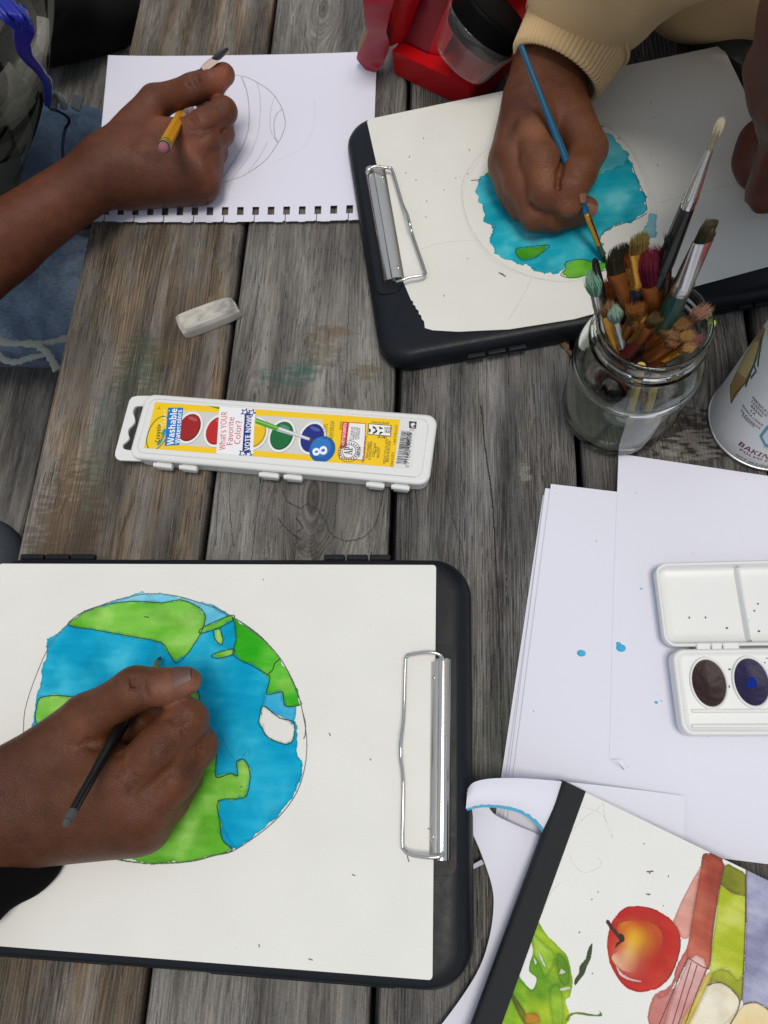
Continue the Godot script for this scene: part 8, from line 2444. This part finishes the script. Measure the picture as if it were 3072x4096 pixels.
	creases += knuckle(Vector3(-0.1629, 0.092, -0.005), Vector3(-0.1654, 0.08, -0.0049) - Vector3(-0.1957, 0.079, 0.0282), Vector3(-0.1, 0.9, 0.35), 0.009, 0.003, 0.0011) + knuckle(Vector3(-0.1596, 0.077, 0.0096), Vector3(-0.1624, 0.066, 0.009) - Vector3(-0.1857, 0.072, 0.0442), Vector3(-0.1, 0.9, 0.35), 0.007, 0.003, 0.0010)
	creases += knuckle(Vector3(-0.1883, 0.1, -0.0239), Vector3(-0.1636, 0.088, -0.0273) - Vector3(-0.195, 0.089, -0.0218), Vector3(-0.1, 0.9, 0.35), 0.008, 0.0032, 0.0012) + knuckle(Vector3(-0.1883, 0.093, 0.0258), Vector3(-0.1654, 0.08, -0.0049) - Vector3(-0.1957, 0.079, 0.0282), Vector3(-0.1, 0.9, 0.35), 0.007, 0.003, 0.0007)
	for v in [[Vector3(-0.2363, 0.09, 0.0318), Vector3(-0.1923, 0.094, 0.0281)], [Vector3(-0.2375, 0.088, 0.0398), Vector3(-0.1851, 0.088, 0.0407)], [Vector3(-0.2372, 0.08, 0.0491), Vector3(-0.1871, 0.077, 0.051)], [Vector3(-0.2496, 0.088, 0.0267), Vector3(-0.221, 0.089, 0.0368)]]:
		creases.append([v[0], v[1], 0.0042, -0.0009])
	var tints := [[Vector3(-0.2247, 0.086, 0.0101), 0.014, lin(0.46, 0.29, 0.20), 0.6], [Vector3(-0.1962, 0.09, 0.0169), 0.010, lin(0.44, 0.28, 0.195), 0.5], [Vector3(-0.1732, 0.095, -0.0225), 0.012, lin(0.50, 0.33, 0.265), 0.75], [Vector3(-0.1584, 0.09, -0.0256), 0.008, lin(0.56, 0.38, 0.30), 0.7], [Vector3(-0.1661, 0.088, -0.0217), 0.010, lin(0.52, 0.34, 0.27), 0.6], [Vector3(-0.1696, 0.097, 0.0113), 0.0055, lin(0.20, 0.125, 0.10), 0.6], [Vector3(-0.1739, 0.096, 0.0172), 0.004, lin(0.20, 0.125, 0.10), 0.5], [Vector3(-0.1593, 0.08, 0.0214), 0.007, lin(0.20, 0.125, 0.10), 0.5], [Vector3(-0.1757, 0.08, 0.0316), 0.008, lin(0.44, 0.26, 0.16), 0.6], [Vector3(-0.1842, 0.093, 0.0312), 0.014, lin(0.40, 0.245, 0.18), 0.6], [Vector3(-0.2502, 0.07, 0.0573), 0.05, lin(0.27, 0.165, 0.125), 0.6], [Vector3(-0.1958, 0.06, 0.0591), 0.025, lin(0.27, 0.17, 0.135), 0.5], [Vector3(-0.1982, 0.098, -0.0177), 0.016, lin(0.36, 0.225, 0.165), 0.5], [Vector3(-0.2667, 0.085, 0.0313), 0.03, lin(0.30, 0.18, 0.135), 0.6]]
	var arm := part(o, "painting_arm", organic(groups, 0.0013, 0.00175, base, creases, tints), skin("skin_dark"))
	part(arm, "thumbnail", nail(Vector3(-0.1684, 0.0882, -0.0262), 0.0092, Vector3(-0.162, 0.088, -0.0277) - Vector3(-0.1755, 0.0885, -0.0243), Vector3(-0.05, 0.84, -0.40), 0.0185, 0.0140), flat("nail_brown", Color(0.38, 0.27, 0.24), 0.5))
	# fine dark hairs on the wrist and along the lower edge
	var hb := MB.new()
	for k in 230:
		var u := rng.randf()
		var p: Vector3
		var d: Vector3
		if k % 3 == 0:
			p = (Vector3(-0.2746, 0.052, 0.0801) as Vector3).lerp(Vector3(-0.1992, 0.05, 0.0678), u) + Vector3(0, rng.randf_range(-0.004, 0.002), rng.randf_range(-0.004, 0.0))
			d = Vector3(0.004 * rng.randf_range(0.3, 1), -0.001, 0.0035 * rng.randf_range(0.3, 1))
		elif k % 3 == 1:
			p = (Vector3(-0.2844, 0.072, 0.0212) as Vector3).lerp(Vector3(-0.2696, 0.074, 0.01), u) + Vector3(0, rng.randf_range(-0.002, 0.002), rng.randf_range(-0.001, 0.003))
			d = Vector3(0.004 * rng.randf_range(0.3, 1), 0.001, -0.0035 * rng.randf_range(0.3, 1))
		else:
			p = (Vector3(-0.2754, 0.0895, 0.0249) as Vector3).lerp(Vector3(-0.2664, 0.0865, 0.0634), u) + Vector3(rng.randf_range(-0.01, 0.028), 0.0, 0)
			d = Vector3(0.0035 * rng.randf_range(0.3, 1), 0.0004, 0.0016 * rng.randf_range(-0.6, 1))
		tube(hb, PackedVector3Array([p, p + d * 0.5 + Vector3(0, 0.0006, 0), p + d]), [0.00011, 0.00009, 0.00004], 3, false)
	part(o, "arm_hair", hb.mesh(false), flat("arm_hair", Color(0.05, 0.035, 0.03), 0.6)).set_meta("kind", "stuff")
	# black sleeve pushed up the forearm, with a knee in grey trousers beyond the table edge
	var sl := organic([[0.006, [[Vector3(-0.3016, 0.058, 0.076), Vector3(-0.3454, 0.062, 0.1145), 0.033, 0.046], [Vector3(-0.3439, 0.062, 0.1192), Vector3(-0.3929, 0.1, 0.1626), 0.048, 0.058], [Vector3(-0.2815, 0.0455, 0.0817), Vector3(-0.2951, 0.05, 0.089), 0.0120, 0.026], [Vector3(-0.2657, 0.044, 0.0769), Vector3(-0.2812, 0.0455, 0.0833), 0.0090, 0.0125], [Vector3(-0.2622, 0.043, 0.0748), Vector3(-0.2627, 0.0425, 0.0811), 0.0070, 0.0065], [Vector3(-0.2628, 0.0425, 0.0806), Vector3(-0.2702, 0.0425, 0.0887), 0.0060, 0.0062], [Vector3(-0.2702, 0.0425, 0.0887), Vector3(-0.2883, 0.044, 0.0967), 0.0065, 0.0095]]]], 0.003, 0.0025, Color.WHITE, [], [], 0.0)
	part(o, "black_sleeve", sl, flat("black_knit", Color(0.045, 0.045, 0.05), 0.95, 0.0, 0.2))
	var knee := organic([[0.01, [[Vector3(-0.5997, -0.16, -0.1404), Vector3(-0.494, -0.13, -0.1521), 0.075, 0.040], [Vector3(-0.494, -0.13, -0.1521), Vector3(-0.6188, -0.3, -0.1947), 0.040, 0.045]]]], 0.01, 0.007, Color.WHITE)
	part(o, "trouser_knee", knee, flat("grey_trousers", Color(0.33, 0.36, 0.40), 0.95))
	var ba: Vector3 = Vector3(-0.2017, 0.128, 0.0477)
	var tp: Vector3 = Vector3(-0.2055, 0.0385, -0.047)
	brush("paint_brush", "short black brush with a chipped pale end, held over the near globe painting", ba, tp, {"bristle": 0.012, "ferrule": 0.018, "r": 0.0022, "wide": 0.0019, "thin": 0.0018, "handle_r": 0.0035, "colour": Color(0.22, 0.30, 0.16), "tip_colour": Color(0.05, 0.13, 0.20), "belly": 1.2, "point": 0.4, "fray": 0.06, "hairs": 80, "ferrule_mat": flat("ferrule_greenish", Color(0.46, 0.58, 0.36), 0.4, 0.5), "handle_mat": flat("handle_black", Color.BLACK), "dip": flat("chipped_end", Color(0.30, 0.31, 0.30), 0.6), "bristle_mat": hair_mat()})
